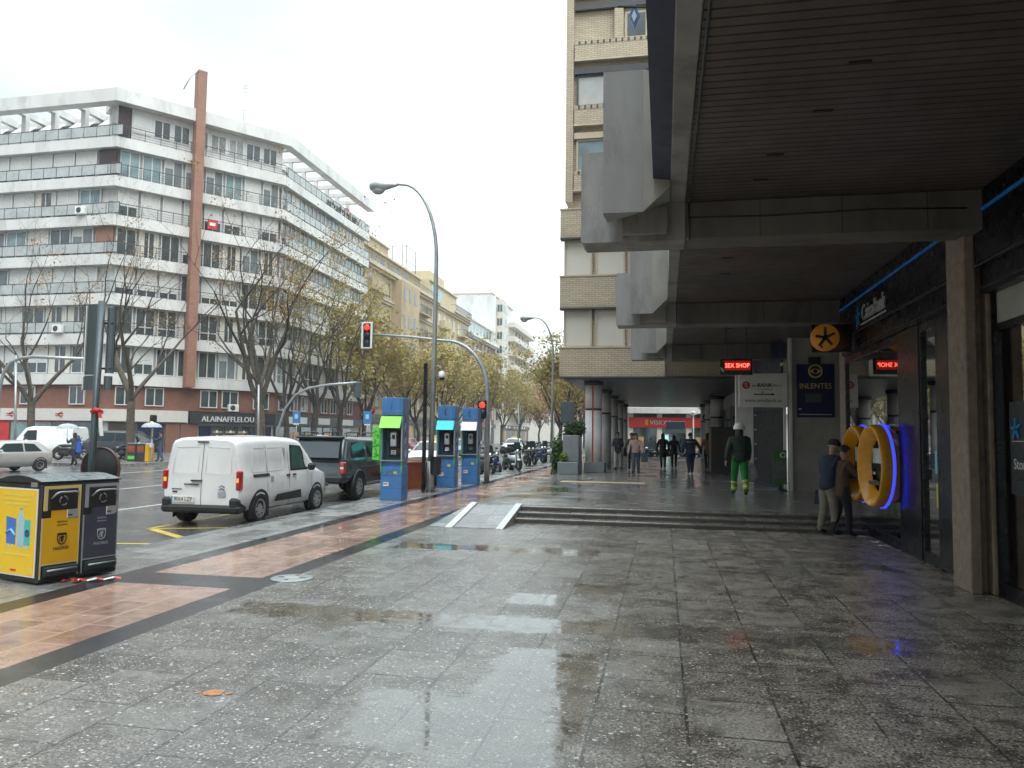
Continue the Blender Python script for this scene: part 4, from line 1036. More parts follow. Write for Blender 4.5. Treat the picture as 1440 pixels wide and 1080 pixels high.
def cornice(root, y0, y1, z, m='stone_trim', o=.6, x=FX, h=.45):
    b = MB(); b.box(x - .2, x + o, y0 - .0, y1, z, z + h, m); b.box(x - .2, x + o * .55, y0, y1, z - .3, z - .001, m); b.build('cornice', root, world=True)
def balcony(root, y0, y1, z, m, rail=None, x=FX, o=1.1, h=1.0):
    b = MB(); b.box(x + .01, x + o, y0, y1, z - .18, z, m)
    if rail:
        b.box(x + o - .06, x + o, y0, y1, z + h - .05, z + h, rail)
        n = max(3, int((y1 - y0) / .25))
        for i in range(n + 1): b.box(x + o - .05, x + o - .02, y0 + (y1 - y0) * i / n - .015, y0 + (y1 - y0) * i / n + .015, z, z + h - .05, rail)
        for yy in (y0, y1 - .04): b.box(x + .01, x + o - .06, yy, yy + .04, z + h - .05, z + h, rail)
    else: b.box(x + .01, x + o, y0, y1, z + .001, z + h, m)
    b.build('balcony', root, world=True)
tn = thing('stone_building', 'tan stone apartment block with a heavy cornice and set back attic', 'building', (FX, 95, 0))
facade(tn, 79.5, 107, 4.2, 20.6, 5, 9, 'tan_stone', seed=1)
cornice(tn, 79.5, 107, 20.7); cornice(tn, 79.5, 107, 3.9, o=.35); cornice(tn, 79.5, 107, 17.4, o=.3, h=.3)
b = MB(); b.box(FX + .01, FX + 1.2, 88.5, 95.5, 7.3, 20.5, 'tan_stone'); b.build('bay_front', tn, world=True)
for f in range(4):
    b = MB()
    for y in (89.4, 91.3, 93.4): b.box(FX + 1.2, FX + 1.23, y, y + .8, 8.2 + 3.3 * f, 9.9 + 3.3 * f, 'win_glass')
    b.build('window', tn, world=True)
for f in range(4): balcony(tn, 79.2, 84.5, 8.0 + 3.3 * f, 'tan_stone'); balcony(tn, 97, 101.5, 8.0 + 3.3 * f, 'tan_stone', 'rail_dark')
b = MB(); b.box(FX - 12, FX - 1.6, 79.5, 104, 20.9, 23.6, 'tan_stone'); b.box(FX - 12, FX - 1.3, 79.5, 104.3, 23.6, 23.85, 'stone_trim'); b.box(FX - 12, FX - 2, 79.6, 92, 23.85, 25.2, 'tan_stone'); b.box(FX - 12, FX - 1.8, 79.5, 92.2, 25.2, 25.4, 'stone_trim')
for i in range(7): b.box(FX - 1.6, FX - 1.57, 79.5 + i * 2.9, 81 + i * 2.9, 21.4, 23.2, 'win_glass')
b.build('attic', tn, world=True)
b = MB(); b.box(FX + .3, FX + .34, 79.5, 107, 21.9, 21.95, 'rail_dark')
for i in range(66): b.box(FX + .3, FX + .33, 79.6 + i * .41, 79.63 + i * .41, 21.1, 21.9, 'rail_dark')
b.build('railing', tn, world=True)
b = MB(); b.box(FX + .05, FX + .35, 79.6, 106.8, 2.9, 3.6, 'shop_dark'); b.text('COSP', .7, (FX + .37, 85.2, 3.0), (0, 1, 0), (0, 0, 1), 'letter_white', .02, bold=.015)
b.text('OPEN', .1, (FX + .37, 93, 3.2), (0, 1, 0), (0, 0, 1), 'shop_dark', .001) if False else None
for i in range(8): b.box(FX - .02, FX + .04, 79.9 + i * 3, 82.3 + i * 3, .2, 2.7, 'shop_warm' if i == 5 else 'win_glass')
b.build('shopfront', tn, world=True)
b = MB()
for p in ((FX - 2, 99, 0), (FX - 2, 103, 0), (FX - 4, 99, 0), (FX - 4, 103, 0)): b.cyl((p[0], p[1], 23.8), (p[0], p[1], 27.5), .05, 'frame_dark', n=5)
b.cyl((FX - 2, 99, 27.4), (FX - 2, 103, 27.4), .04, 'frame_dark', n=5); b.cyl((FX - 2, 99, 25.4), (FX - 2, 103, 25.4), .04, 'frame_dark', n=5); b.cyl((FX - 4, 99, 27.4), (FX - 2, 99, 27.4), .04, 'frame_dark', n=5)
b.build('aerial_frame', tn, world=True)
aerial(FX - 2.2, 98, 23.8, 8.5, 'tall slender aerial mast on the tan stone block')
cr = thing('cream_building', 'cream apartment block with a glazed attic and curved iron balcony', 'building', (FX, 116, 0))
facade(cr, 107.1, 126, 4.2, 20.3, 5, 7, 'cream_stone', seed=2, ww=1.1)
cornice(cr, 107.1, 126, 20.4); cornice(cr, 107.1, 126, 4.0, o=.3, h=.3)
b = MB(); b.box(FX - 12, FX - 1.2, 107.1, 122, 20.86, 24.2, 'cream_stone'); b.box(FX - 12, FX - .9, 107.1, 122.2, 24.2, 24.4, 'stone_trim'); b.box(FX - 1.2, FX - 1.17, 108, 114, 21.3, 23.8, 'win_teal'); b.box(FX - 8, FX - 3, 113, 121, 24.4, 27, 'cream_stone'); b.build('attic', cr, world=True)
for f in range(4): balcony(cr, 118.5, 123.5, 7.9 + 3.2 * f, 'cream_stone', 'rail_dark', o=1.3); balcony(cr, 108.5, 112, 7.9 + 3.2 * f, 'cream_stone', None, o=.9)
balcony(cr, 114.5, 124.5, 20.87, 'cream_stone', 'rail_dark', o=.9)
bb = thing('red_brick_building', 'red brick apartment block with white attic galleries', 'building', (FX, 136, 0))
facade(bb, 126.1, 147, 4, 18.6, 5, 7, 'brick_brown', seed=3, ww=1.2)
cornice(bb, 126.1, 147, 18.6, 'white_band', .9, h=.5)
b = MB(); b.box(FX - 12, FX - .6, 126.1, 146.9, 19.1, 21.8, 'white_render'); b.box(FX - 12, FX - .3, 126.1, 146.9, 21.8, 22.1, 'white_band')
for i in range(8): b.box(FX - .6, FX - .57, 126.6 + i * 2.5, 128.5 + i * 2.5, 19.6, 21.5, 'win_teal')
b.build('attic', bb, world=True)
for f in range(4): balcony(bb, 127.2, 130.2, 7.4 + 2.95 * f, 'white_band', 'rail_dark', o=1.3); balcony(bb, 137, 140, 7.4 + 2.95 * f, 'white_band', 'rail_dark', o=1.1)
wt = thing('tower_block', 'tall pale apartment block with a blank white side wall', 'building', (FX, 165, 0))
facade(wt, 147.3, 186, 4, 25.4, 7, 10, 'pale_render', dm=26, seed=4, ww=1.6)
b = MB(); b.box(FX - 26, FX - .8, 147.1, 168, 25.4, 29.6, 'white_render'); b.box(FX - 26, FX + .02, 147.05, 147.29, -.2, 29.2, 'white_band'); b.box(FX - 26.2, FX - .6, 147.0, 168.2, 29.6, 29.85, 'stone_trim'); b.build('upper_storey', wt, world=True)
b = MB(); b.box(FX + .01, FX + 1.3, 148, 152.5, 6, 28.6, 'pale_render')
for f in range(8):
    for q in range(3): b.box(FX + 1.3, FX + 1.33, 148.3 + q * 1.35, 149.5 + q * 1.35, 6.9 + 2.75 * f, 8.3 + 2.75 * f, 'win_teal' if (f + q) % 3 else 'blind_white')
    for q in range(2): b.box(FX + .15 + q * .55, FX + .6 + q * .55, 147.96, 147.999, 6.9 + 2.75 * f, 8.3 + 2.75 * f, 'win_glass')
b.build('glazed_bay', wt, world=True)
for f in range(7): balcony(wt, 160, 185.6, 6.6 + 3.05 * f, 'pale_render', None, o=1.5, h=.9)
eb = thing('end_building', 'distant pale building with a grey roof closing the end of the street', 'building', (-36, 240, 0))
b = MB(); b.box(-62, 14, 240, 255, -.3, 22.5, 'pale_render'); b.build('wall', eb, world=True)
b = MB(); b.prism([(240.0, 22.5), (239.2, 22.6), (244, 27.4), (251, 27.4), (255.8, 22.6)], 'x', -62.3, 14.3, 'roof_grey'); b.build('roof', eb, world=True)
b = MB()
for f in range(5):
    for i in range(26): b.box(-60 + i * 2.9, -58.7 + i * 2.9, 239.9, 239.99, 5.5 + f * 3.4, 7.5 + f * 3.4, 'win_glass')
tag(b.build('window_row', eb, world=True), kind='stuff')
b = MB()
for i in range(6): b.box(-58 + i * 11, -57 + i * 11, 243, 244.2, 26.5, 29, 'pale_render')
b.build('chimney_row', eb, world=True)
aerial(-38.5, 246, 27.4, 11, 'distant lattice mast on the grey roof at the end of the street')
for root, y0, y1 in ((cr, 107.3, 125.8), (bb, 126.3, 146.8), (wt, 153, 185.5)):
    b = MB(); b.box(FX + .05, FX + .4, y0, y1, 2.9, 3.7, 'shop_dark'); b.box(FX + .01, FX + .1, y0, y1, -.1, 2.85, 'shop_dark')
    n = int((y1 - y0) / 3)
    for i in range(n): b.box(FX + .1, FX + .16, y0 + .3 + i * 3, y0 + 2.7 + i * 3, .4, 2.6, 'shop_warm' if i % 4 == 1 else 'win_glass'); b.box(FX + .4, FX + .42, y0 + .6 + i * 3, y0 + 2.2 + i * 3, 3.1, 3.5, 'sign_white' if i % 3 else 'shop_red')
    b.build('shopfront', root, world=True)
# things only the bank glass mirrors: the rest of the avenue behind the camera
ob = thing('opposite_building', 'long pale apartment block across the avenue seen mirrored in bank glass', 'building', (-34, 0, 0))
b = MB(); b.box(-50, -34, -70, 10, -.3, 20, 'cream_stone'); b.build('wall', ob, world=True)
b = MB()
for f in range(6):
    for i in range(22): b.box(-34.0, -33.9, -68 + i * 3.5, -66.6 + i * 3.5, 4 + f * 2.7, 5.7 + f * 2.7, 'win_glass')
    b.box(-33.99, -33.2, -70, 10, 3.3 + f * 2.7, 3.5 + f * 2.7, 'white_band')
tag(b.build('window_row', ob, world=True), kind='stuff')
# ================================================ TREES
def tree_mesh(seed, H, spread, r0, fork, depth, leafn, leafs, leafm, bark, limbs=4, twig=3, clump=.5):
    rd = random.Random(seed); tb = MB(); tips = []
    def limb(p, d, r, L, k, bark=bark):
        if k >= 1: bark = 'bark_dark'
        n = 4 if k < depth - 1 else 3; pts = [p.copy()]; rs = [r]
        q = p.copy(); dd = d.copy()
        for i in range(n):
            dd = (dd + Vector((rd.uniform(-.22, .22), rd.uniform(-.22, .22), rd.uniform(-.05, .16)))).normalized()
            q = q + dd * (L / n); pts.append(q.copy()); rs.append(r * (1 - .55 * (i + 1) / n))
        tb.tube(pts, rs, bark, max(4, 8 - k * 2), True, False)
        if k >= 2: tips.extend((pts[i], k) for i in range(1, n + 1))
        if k < depth:
            for c in range(2 if k else 3):
                i = rd.randint(1, n) if c else n
                a = rd.uniform(0, 6.28); sd = Vector((math.cos(a), math.sin(a), rd.uniform(-.1, .5)))
                limb(pts[i], (dd * 1.0 + sd * rd.uniform(.45, .8)).normalized(), rs[i] * .72, L * rd.uniform(.58, .78), k + 1)
            if k >= 1:
                for c in range(twig):
                    i = rd.randint(1, n); a = rd.uniform(0, 6.28)
                    sd = (dd * .5 + Vector((math.cos(a), math.sin(a), rd.uniform(0, .6)))).normalized()
                    e = pts[i] + sd * rd.uniform(.5, 1.1); m = pts[i] + sd * .4 + Vector((0, 0, .06))
                    tb.tube([pts[i], m, e], [rs[i] * .35, rs[i] * .22, .006], bark, 3, True, False); tips.append((e, 9)); tips.append((m, 9))
    tp = [Vector((0, 0, -.2)), Vector((.03, 0, .4)), Vector((rd.uniform(-.1, .1), rd.uniform(-.1, .1), fork * .6)), Vector((rd.uniform(-.2, .2), rd.uniform(-.2, .2), fork))]
    tb.tube(tp, [r0 * 1.35, r0 * 1.02, r0 * .9, r0 * .85], bark, 10, True, False)
    L0 = (H - fork) * .46
    for i in range(limbs):
        a = 6.28 * i / limbs + rd.uniform(-.4, .4)
        d = Vector((math.cos(a) * spread, math.sin(a) * spread, 1)).normalized()
        limb(tp[-1] + Vector((0, 0, -.15 * (i % 2))), d, r0 * rd.uniform(.5, .68), L0 * rd.uniform(.85, 1.15), 0)
    lb = MB()
    centers = [rd.choice(tips)[0] for _ in range(max(8, leafn // 55))]
    for i in range(leafn):
        if rd.random() < .75: c = rd.choice(centers)
        else: c = rd.choice(tips)[0]
        c = c + Vector((rd.gauss(0, clump), rd.gauss(0, clump), rd.gauss(0, clump * .75)))
        s = leafs * rd.choice((.5, .7, .9, 1.0, 1.25, 1.6))
        u = Vector((rd.uniform(-1, 1), rd.uniform(-1, 1), rd.uniform(-1, 1))).normalized(); w = u.orthogonal().normalized() * .75
        lb.add([c - u * s, c + w * s, c + u * s, c - w * s], [(0, 1, 2, 3)], leafm[0] if rd.random() < .72 else rd.choice(leafm))
    return tb, lb
def make_tree(label, loc, rz, args, group='street trees along the far pavement', name='plane_tree'):
    t = thing(name, label, 'tree', loc, rz, group)
    tb, lb = tree_mesh(*args)
    tb.build('trunk', t); lb.build('crown', t)
    return t
TG = 'plane trees along the far side of the avenue'
t1 = make_tree('bare plane tree forking low behind the back of the road sign', (-29.3, 38.2, 0), 1.0, (3, 15.0, .46, .25, 3.4, 4, 900, .055, ['leaf_rust', 'leaf_yellow', 'leaf_olive'], 'bark', 4, 6, .35), TG)
t2 = make_tree('big bare plane tree with rusty tips right of the brick pier, above the white van', (-28, 50, 0), .3, (8, 17.5, .50, .36, 3.6, 4, 2600, .06, ['leaf_rust', 'leaf_yellow', 'leaf_rust'], 'bark', 5, 6, .45), TG)
t3 = make_tree('half bare plane tree with olive tufts above the dark pickup', (-28, 58.5, 0), 2.1, (12, 15.5, .42, .27, 3.8, 4, 2600, .075, ['leaf_olive', 'leaf_yellow', 'leaf_rust'], 'bark_dark', 4, 5, .5), TG)
L1 = make_tree('leafy olive plane tree behind the green awning phone booth', (-27.5, 68, 0), 0, (21, 12.6, .62, .22, 3.2, 3, 3600, .15, ['leaf_olive', 'leaf_yellow', 'leaf_olive'], 'bark_dark', 5, 2, .6), TG)
L2 = make_tree('leafy yellowing plane tree right of the tall lamp post', (-27.5, 84, 0), 1.3, (22, 12.8, .66, .22, 3.0, 3, 3600, .15, ['leaf_olive', 'leaf_yellow', 'leaf_yellow'], 'bark_dark', 5, 2, .6), TG)
L3 = make_tree('orange brown plane tree farthest down the avenue by the second lamp post', (-20, 150, 0), 2.5, (23, 12.5, .7, .22, 3.0, 3, 4200, .2, ['leaf_rust', 'leaf_yellow', 'leaf_rust'], 'bark_dark', 5, 2, .9), TG)
for src, x, y, rz, s, lab in ((t1, -38.5, 41.0, 2.6, .98, 'bare plane tree cut off by the left edge, above the parked white van'), (t3, -28.2, 54.2, 4.0, .86, 'slim half bare plane tree close to the right of the big bare one'), (t3, -28, 63.5, .9, .97, 'half bare plane tree just left of the red traffic light on its arm'),
                              (L2, -27, 75.5, 4.2, 1.03, 'leafy plane tree with yellow patches between the first booth and the lamp post'), (L1, -27.3, 92, 2.0, 1.02, 'olive leafed plane tree over the two distant phone booths'), (L2, -27.6, 102, .4, 1.05, 'yellowing plane tree left of the mast arm pole'),
                              (L1, -27.3, 114, 3.6, 1.0, 'olive plane tree right behind the mast arm curve'), (L2, -27, 128, 5.2, 1.0, 'yellow plane tree below the red brick block'), (L1, -26.5, 142, 1.1, 1.0, 'olive plane tree below the tall pale tower'),
                              (L3, -27, 168, 1.9, 1.05, 'rusty plane tree under the balconies of the tall pale tower'), (L3, -12, 118, 4.4, .85, 'rusty plane tree left of the second lamp post on the near side'), (L2, -10.5, 84, 3.0, .88, 'yellowing plane tree right of the second lamp post behind the planter'),
                              (L1, -9.5, 72, 1.4, .80, 'olive plane tree beside the striped column behind the planter'), (L3, -11, 100, .2, .88, 'rusty plane tree behind the grey sign board')):
    dup(src, (x, y, 0), rz, lab, TG, s)
# trees the bank glass mirrors, left of the picture
dup(L2, (-16, 3, -.1), .5, 'leafy plane tree out of frame mirrored in the near bank window', TG, 1.0); dup(L1, (-18, -5, -.1), 2.5, 'second leafy plane tree out of frame mirrored in the near bank window', TG, 1.0)

# ================================================ VEHICLES
class Body:
    def __init__(s, st): s.st = st
    def sec(s, i):
        x, zb, zs, zr, wb, wr, lean = s.st[i]
        dz = min(.13, max(.01, (zr - zs) * .45)); H = max(.02, zr - zs)
        pts = [(0, zb), (wb * .8, zb), (wb * .965, zb + .07), (wb, zb + .45 * (zs - zb)), (wb * .99, zs - .04), (wb * .965, zs), (wb * .965 + (wr - wb * .965) * .5, zs + (zr - dz - zs) * .5), (wr, zr - dz), (wr - .05, zr - dz * .35), (wr * .72, zr), (0, zr + .018)]
        return [(x + lean * max(0, (z - zs) / H), y, z) for y, z in pts]
    def mesh(s, m, lower=None):
        b = MB(); n = len(s.st); S = []
        for i in range(n):
            h = s.sec(i); S.append(h + [(x, -y, z) for x, y, z in reversed(h[1:-1])])
        k = len(S[0]); vs = [p for q in S for p in q]
        fs = [(i * k + j, i * k + (j + 1) % k, (i + 1) * k + (j + 1) % k, (i + 1) * k + j) for i in range(n - 1) for j in range(k)]
        b.add(vs, fs, m, True)
        b.add(S[0], [tuple(range(k))], m); b.add(S[-1], [tuple(range(k))], m)
        if lower:
            pass
        return b
    def side_y(s, x, z):
        st = s.st
        for i in range(len(st) - 1):
            if st[i][0] <= x <= st[i + 1][0] or i == len(st) - 2:
                t = min(1, max(0, (x - st[i][0]) / (st[i + 1][0] - st[i][0])))
                ys = []
                for j in (i, i + 1):
                    q = s.sec(j); y = q[2][1]
                    for a in range(2, 8):
                        if q[a][2] <= z <= q[a + 1][2] or (a == 7 and z > q[8][2]):
                            f = (z - q[a][2]) / max(1e-6, q[a + 1][2] - q[a][2]); y = q[a][1] + (q[a + 1][1] - q[a][1]) * min(1, f); break
                    ys.append(y)
                return ys[0] + (ys[1] - ys[0]) * t
        return st[0][4]
    def pane(s, mb, quad, side, m, off=.006, nx=7, nz=4):
        """quad in side view: lower rear, lower front, upper front, upper rear"""
        vs = []
        for j in range(nz + 1):
            for i in range(nx + 1):
                u, v = i / nx, j / nz
                a = Vector(quad[0]) * (1 - u) + Vector(quad[1]) * u; c = Vector(quad[3]) * (1 - u) + Vector(quad[2]) * u
                p = a * (1 - v) + c * v
                vs.append((p.x, side * (s.side_y(p.x, p.y) + off), p.y))
        fs = [(j * (nx + 1) + i, j * (nx + 1) + i + 1, (j + 1) * (nx + 1) + i + 1, (j + 1) * (nx + 1) + i) for j in range(nz) for i in range(nx)]
        mb.add(vs, fs, m, True)
    def patch(s, mb, i0, i1, j0, m, off=.008, u0=.06, u1=.94, w=.93):
        """glass across the car between two stations, section points j0 up"""
        A, B = s.sec(i0)[j0:], s.sec(i1)[j0:]
        A = A + [(x, -y, z) for x, y, z in reversed(A[:-1])]; B = B + [(x, -y, z) for x, y, z in reversed(B[:-1])]
        vs = []; k = len(A)
        for u in (u0, .5, u1):
            for p, q in zip(A, B):
                v = Vector(p) * (1 - u) + Vector(q) * u; v.y *= w
                vs.append(v + Vector((math.copysign(off, B[0][0] - A[0][0]) * (1 if A[0][2] < B[0][2] else -1) * -1, 0, off * 1.5)))
        fs = [(r * k + i, r * k + i + 1, (r + 1) * k + i + 1, (r + 1) * k + i) for r in (0, 1) for i in range(k - 1)]
        mb.add(vs, fs, m, True)
def wheel(parent, x, y, r, side, w=.2, lite=True):
    b = MB(); b.lathe([(r * .62, -w / 2), (r * .93, -w / 2), (r, -w * .3), (r, w * .3), (r * .93, w / 2), (r * .62, w / 2)], 'tyre', (x, y, r), (0, 1, 0), n=26, ring=True); o = b.build('wheel', parent)
    b = MB(); yo = y + side * w * .38
    b.lathe([(r * .63, -.02), (r * .60, .03), (r * .50, .0), (.05, .005), (0, .01)], 'rim' if lite else 'steel_dark', (x, yo, r), (0, side, 0), n=22)
    for k in range(7):
        a = 6.28 * k / 7; b.box(-1, 1, -1, 1, -1, 1, 'black_matte') if False else b.ell((x + math.cos(a) * r * .4, yo + side * .012, r + math.sin(a) * r * .4), (r * .07, .012, r * .07), 'black_matte', 8, 4)
    b.build('rim', o)
def arches(mb, body, xs, r, hw):
    for x in xs:
        for sd in (-1, 1):
            y = body.side_y(x, r + .05)
            n = 18; pts = [(x + (r + .075) * math.cos(math.pi * i / n), r * .98 + (r + .075) * math.sin(math.pi * i / n)) for i in range(n + 1)]
            vs = [(x, sd * (y + .004), r * .6)] + [(px, sd * (body.side_y(px, pz) + .004), pz) for px, pz in pts]
            vs += [(x - r - .075, sd * (y + .004), .12), (x + r + .075, sd * (y + .004), .12)]
            fs = [(0, i, i + 1) for i in range(1, n + 1)] + [(0, n + 1, n + 2), (0, n + 3, 1)]
            mb.add([vs[0]] + vs[1:n + 2] + [vs[n + 2], vs[n + 3]], fs, 'black_matte')
# --- the white delivery van, seen from its right rear
def make_van():
    t = thing('delivery_van', 'white delivery van with wet rear doors parked at the kerb behind the bins', 'van', (-8.66, 13.33, -.12), R(90))
    W = .84; zs, zr = .98, 1.70
    B = Body([(0, .34, zs, zr - .06, W - .06, W - .17, .07), (.05, .28, zs, zr - .02, W - .015, W - .13, .06), (.35, .26, zs, zr, W, W - .11, .02), (1.5, .25, zs, zr + .03, W, W - .10, 0), (2.35, .25, zs, zr + .0, W, W - .11, 0),
              (2.62, .25, zs, zr - .05, W, W - .12, 0), (3.08, .25, zs, 1.36, W, W - .13, .0), (3.34, .25, .97, 1.10, W - .01, W - .14, 0), (3.72, .26, .88, .97, W - .04, W - .2, 0), (3.95, .3, .72, .80, W - .12, W - .3, 0), (4.05, .36, .6, .66, W - .26, W - .42, 0)])
    b = bod = B.mesh('van_white'); arches(b, B, (.72, 3.25), .31, .2)
    for s in (-1, 1):
        g = MB(); B.pane(g, [(1.98, 1.0), (2.98, 1.0), (2.55, 1.52), (2.02, 1.55)], s, 'plastic_black', .005); B.pane(g, [(2.03, 1.03), (2.62, 1.03), (2.5, 1.49), (2.06, 1.51)], s, 'car_glass_green', .010); g.build('side_window', t)
    g = MB(); B.patch(g, 6, 5, 6, 'car_glass'); g.build('windscreen', t)
    b = bod
    for s in (-1, 1):                                                   # pressed panels and shut lines
        for q in ([(.42, 1.03), (.98, 1.03), (.98, 1.5), (.52, 1.5)], [(1.04, 1.03), (1.62, 1.03), (1.74, 1.5), (1.04, 1.5)]):
            for a, c in zip(q, q[1:] + q[:1]):
                n = 5; pts = [Vector(a) * (1 - k / n) + Vector(c) * k / n for k in range(n + 1)]
                b.tube([(p.x, s * (B.side_y(p.x, p.y) + .002), p.y) for p in pts], .004, 'wall_white', 4)
        for x, z0, z1 in ((1.0, .36, 1.55), (1.92, .3, 1.58), (2.98, .55, .98)):
            b.tube([(x, s * (B.side_y(x, z0 + (z1 - z0) * k / 6) + .001), z0 + (z1 - z0) * k / 6) for k in range(7)], .0045, 'steel_dark', 4)
    b.tube([(-.004 + .07 * max(0, (z - .98) / .7), -.0, z) for z in (.36, .6, .98, 1.3, 1.62)], .005, 'steel_dark', 4)
    B.pane(b, [(1.12, .80), (1.24, .80), (1.24, .92), (1.12, .92)], -1, 'grey_render', .003, 2, 2); b.cyl((2.3, 0, 1.70), (2.22, 0, 1.95), .008, 'black_matte', n=5)
    for s in (-1, 1):
        q = [(s * .08, 1.02), (s * .62, 1.02), (s * .58, 1.5), (s * .08, 1.52)]
        for a, c in zip(q, q[1:] + q[:1]): b.tube([(-.004 + .07 * (a[1] - .98) / .66, a[0], a[1]), (-.004 + .07 * (c[1] - .98) / .66, c[0], c[1])], .004, 'wall_white', 4)
    b.build('body', t)
    b = MB()
    for s in (-1, 1): B.pane(b, [(.44, .93), (1.08, .93), (1.08, .985), (.44, .985)], s, 'plastic_black', .008, 4, 1); B.pane(b, [(1.28, .40), (2.5, .40), (2.42, .58), (1.38, .54)], s, 'plastic_black', .014, 5, 2)
    b.build('side_moulding', t)
    b = MB(); b.box(-.06, .14, -W + .01, W - .01, .26, .42, 'plastic_black', .05)
    for s in (-1, 1): b.box(-.045, .30, s * (W - .13) - .1, s * (W - .13) + .12, .27, .56, 'plastic_black', .05)
    b.build('rear_bumper', t)
    for s in (-1, 1):
        b = MB(); b.box(-.022, .09, s * (W - .065) - .055, s * (W - .065) + .055, .70, 1.08, 'tail_red', .025); b.box(-.028, .06, s * (W - .07) - .035, s * (W - .07) + .035, .84, .94, 'tail_amber', .015); b.build('tail_light', t)
        b = MB(); b.box(2.70, 2.80, s * (W + .0), s * (W + .17), .98, 1.14, 'plastic_black', .04); b.build('wing_mirror', t)
        b = MB(); b.box(1.78, 1.92, s * W - .02, s * W + .02, .90, .935, 'plastic_black', .01); b.box(2.05, 2.19, s * W - .02, s * W + .02, .90, .935, 'plastic_black', .01); b.build('door_handle', t)
        b = MB(); b.box(3.82, 3.98, s * (W - .3) - .12, s * (W - .3) + .12, .68, .80, 'chrome', .03); b.build('headlight', t)
    b = MB(); b.box(-.026, -.004, .04, .36, .80 - .01, .815, 'plastic_black', .008); b.box(-.03, .01, -.04, .26, .905, .93, 'plastic_black', .01) if False else b.box(-.03, .01, -.02, .22, .86, .888, 'plastic_black', .01); b.box(.03, .06, -.1, .14, 1.60, 1.625, 'plastic_black', .008); b.build('door_handle', t)
    b = MB(); b.box(-.022, -.008, .12, .62, .455, .575, 'plate', .006); b.text('8064 LZP', .115, (-.023, .36, .48), (0, -1, 0), (0, 0, 1), 'letter_black', .001, sx=.86); b.box(-.024, -.021, .585, .615, .458, .572, 'booth_blue'); b.build('number_plate', t)
    b = MB()
    for k in (0, 1): b.tube([(-.014, -.50, .70 + k * .055), (-.016, -.44, .735 + k * .055), (-.014, -.38, .70 + k * .055)], .009, 'steel_dark', 5)
    b.box(-.014, -.006, -.52, -.36, .58, .67, 'cloth_pale'); b.text('ELECTRIC', .05, (-.015, .48, .70), (0, -1, 0), (0, 0, 1), 'steel_dark', .001) if False else b.box(-.012, -.006, .4, .62, .70, .715, 'steel_dark'); b.box(-.012, -.006, .5, .6, .64, .67, 'steel_dark')
    b.build('badge', t)
    b = MB(); b.box(1.86, 1.90, -W + .01, -W + .14, 1.40, 1.5, 'steel_dark') if False else B.pane(b, [(1.70, 1.32), (1.80, 1.32), (1.80, 1.48), (1.70, 1.48)], -1, 'cloth_pale', .007, 2, 2); b.build('sticker', t)
    for x in (.72, 3.25):
        for s in (-1, 1): wheel(t, x, s * (W - .09), .31, s)
    return t
make_van()
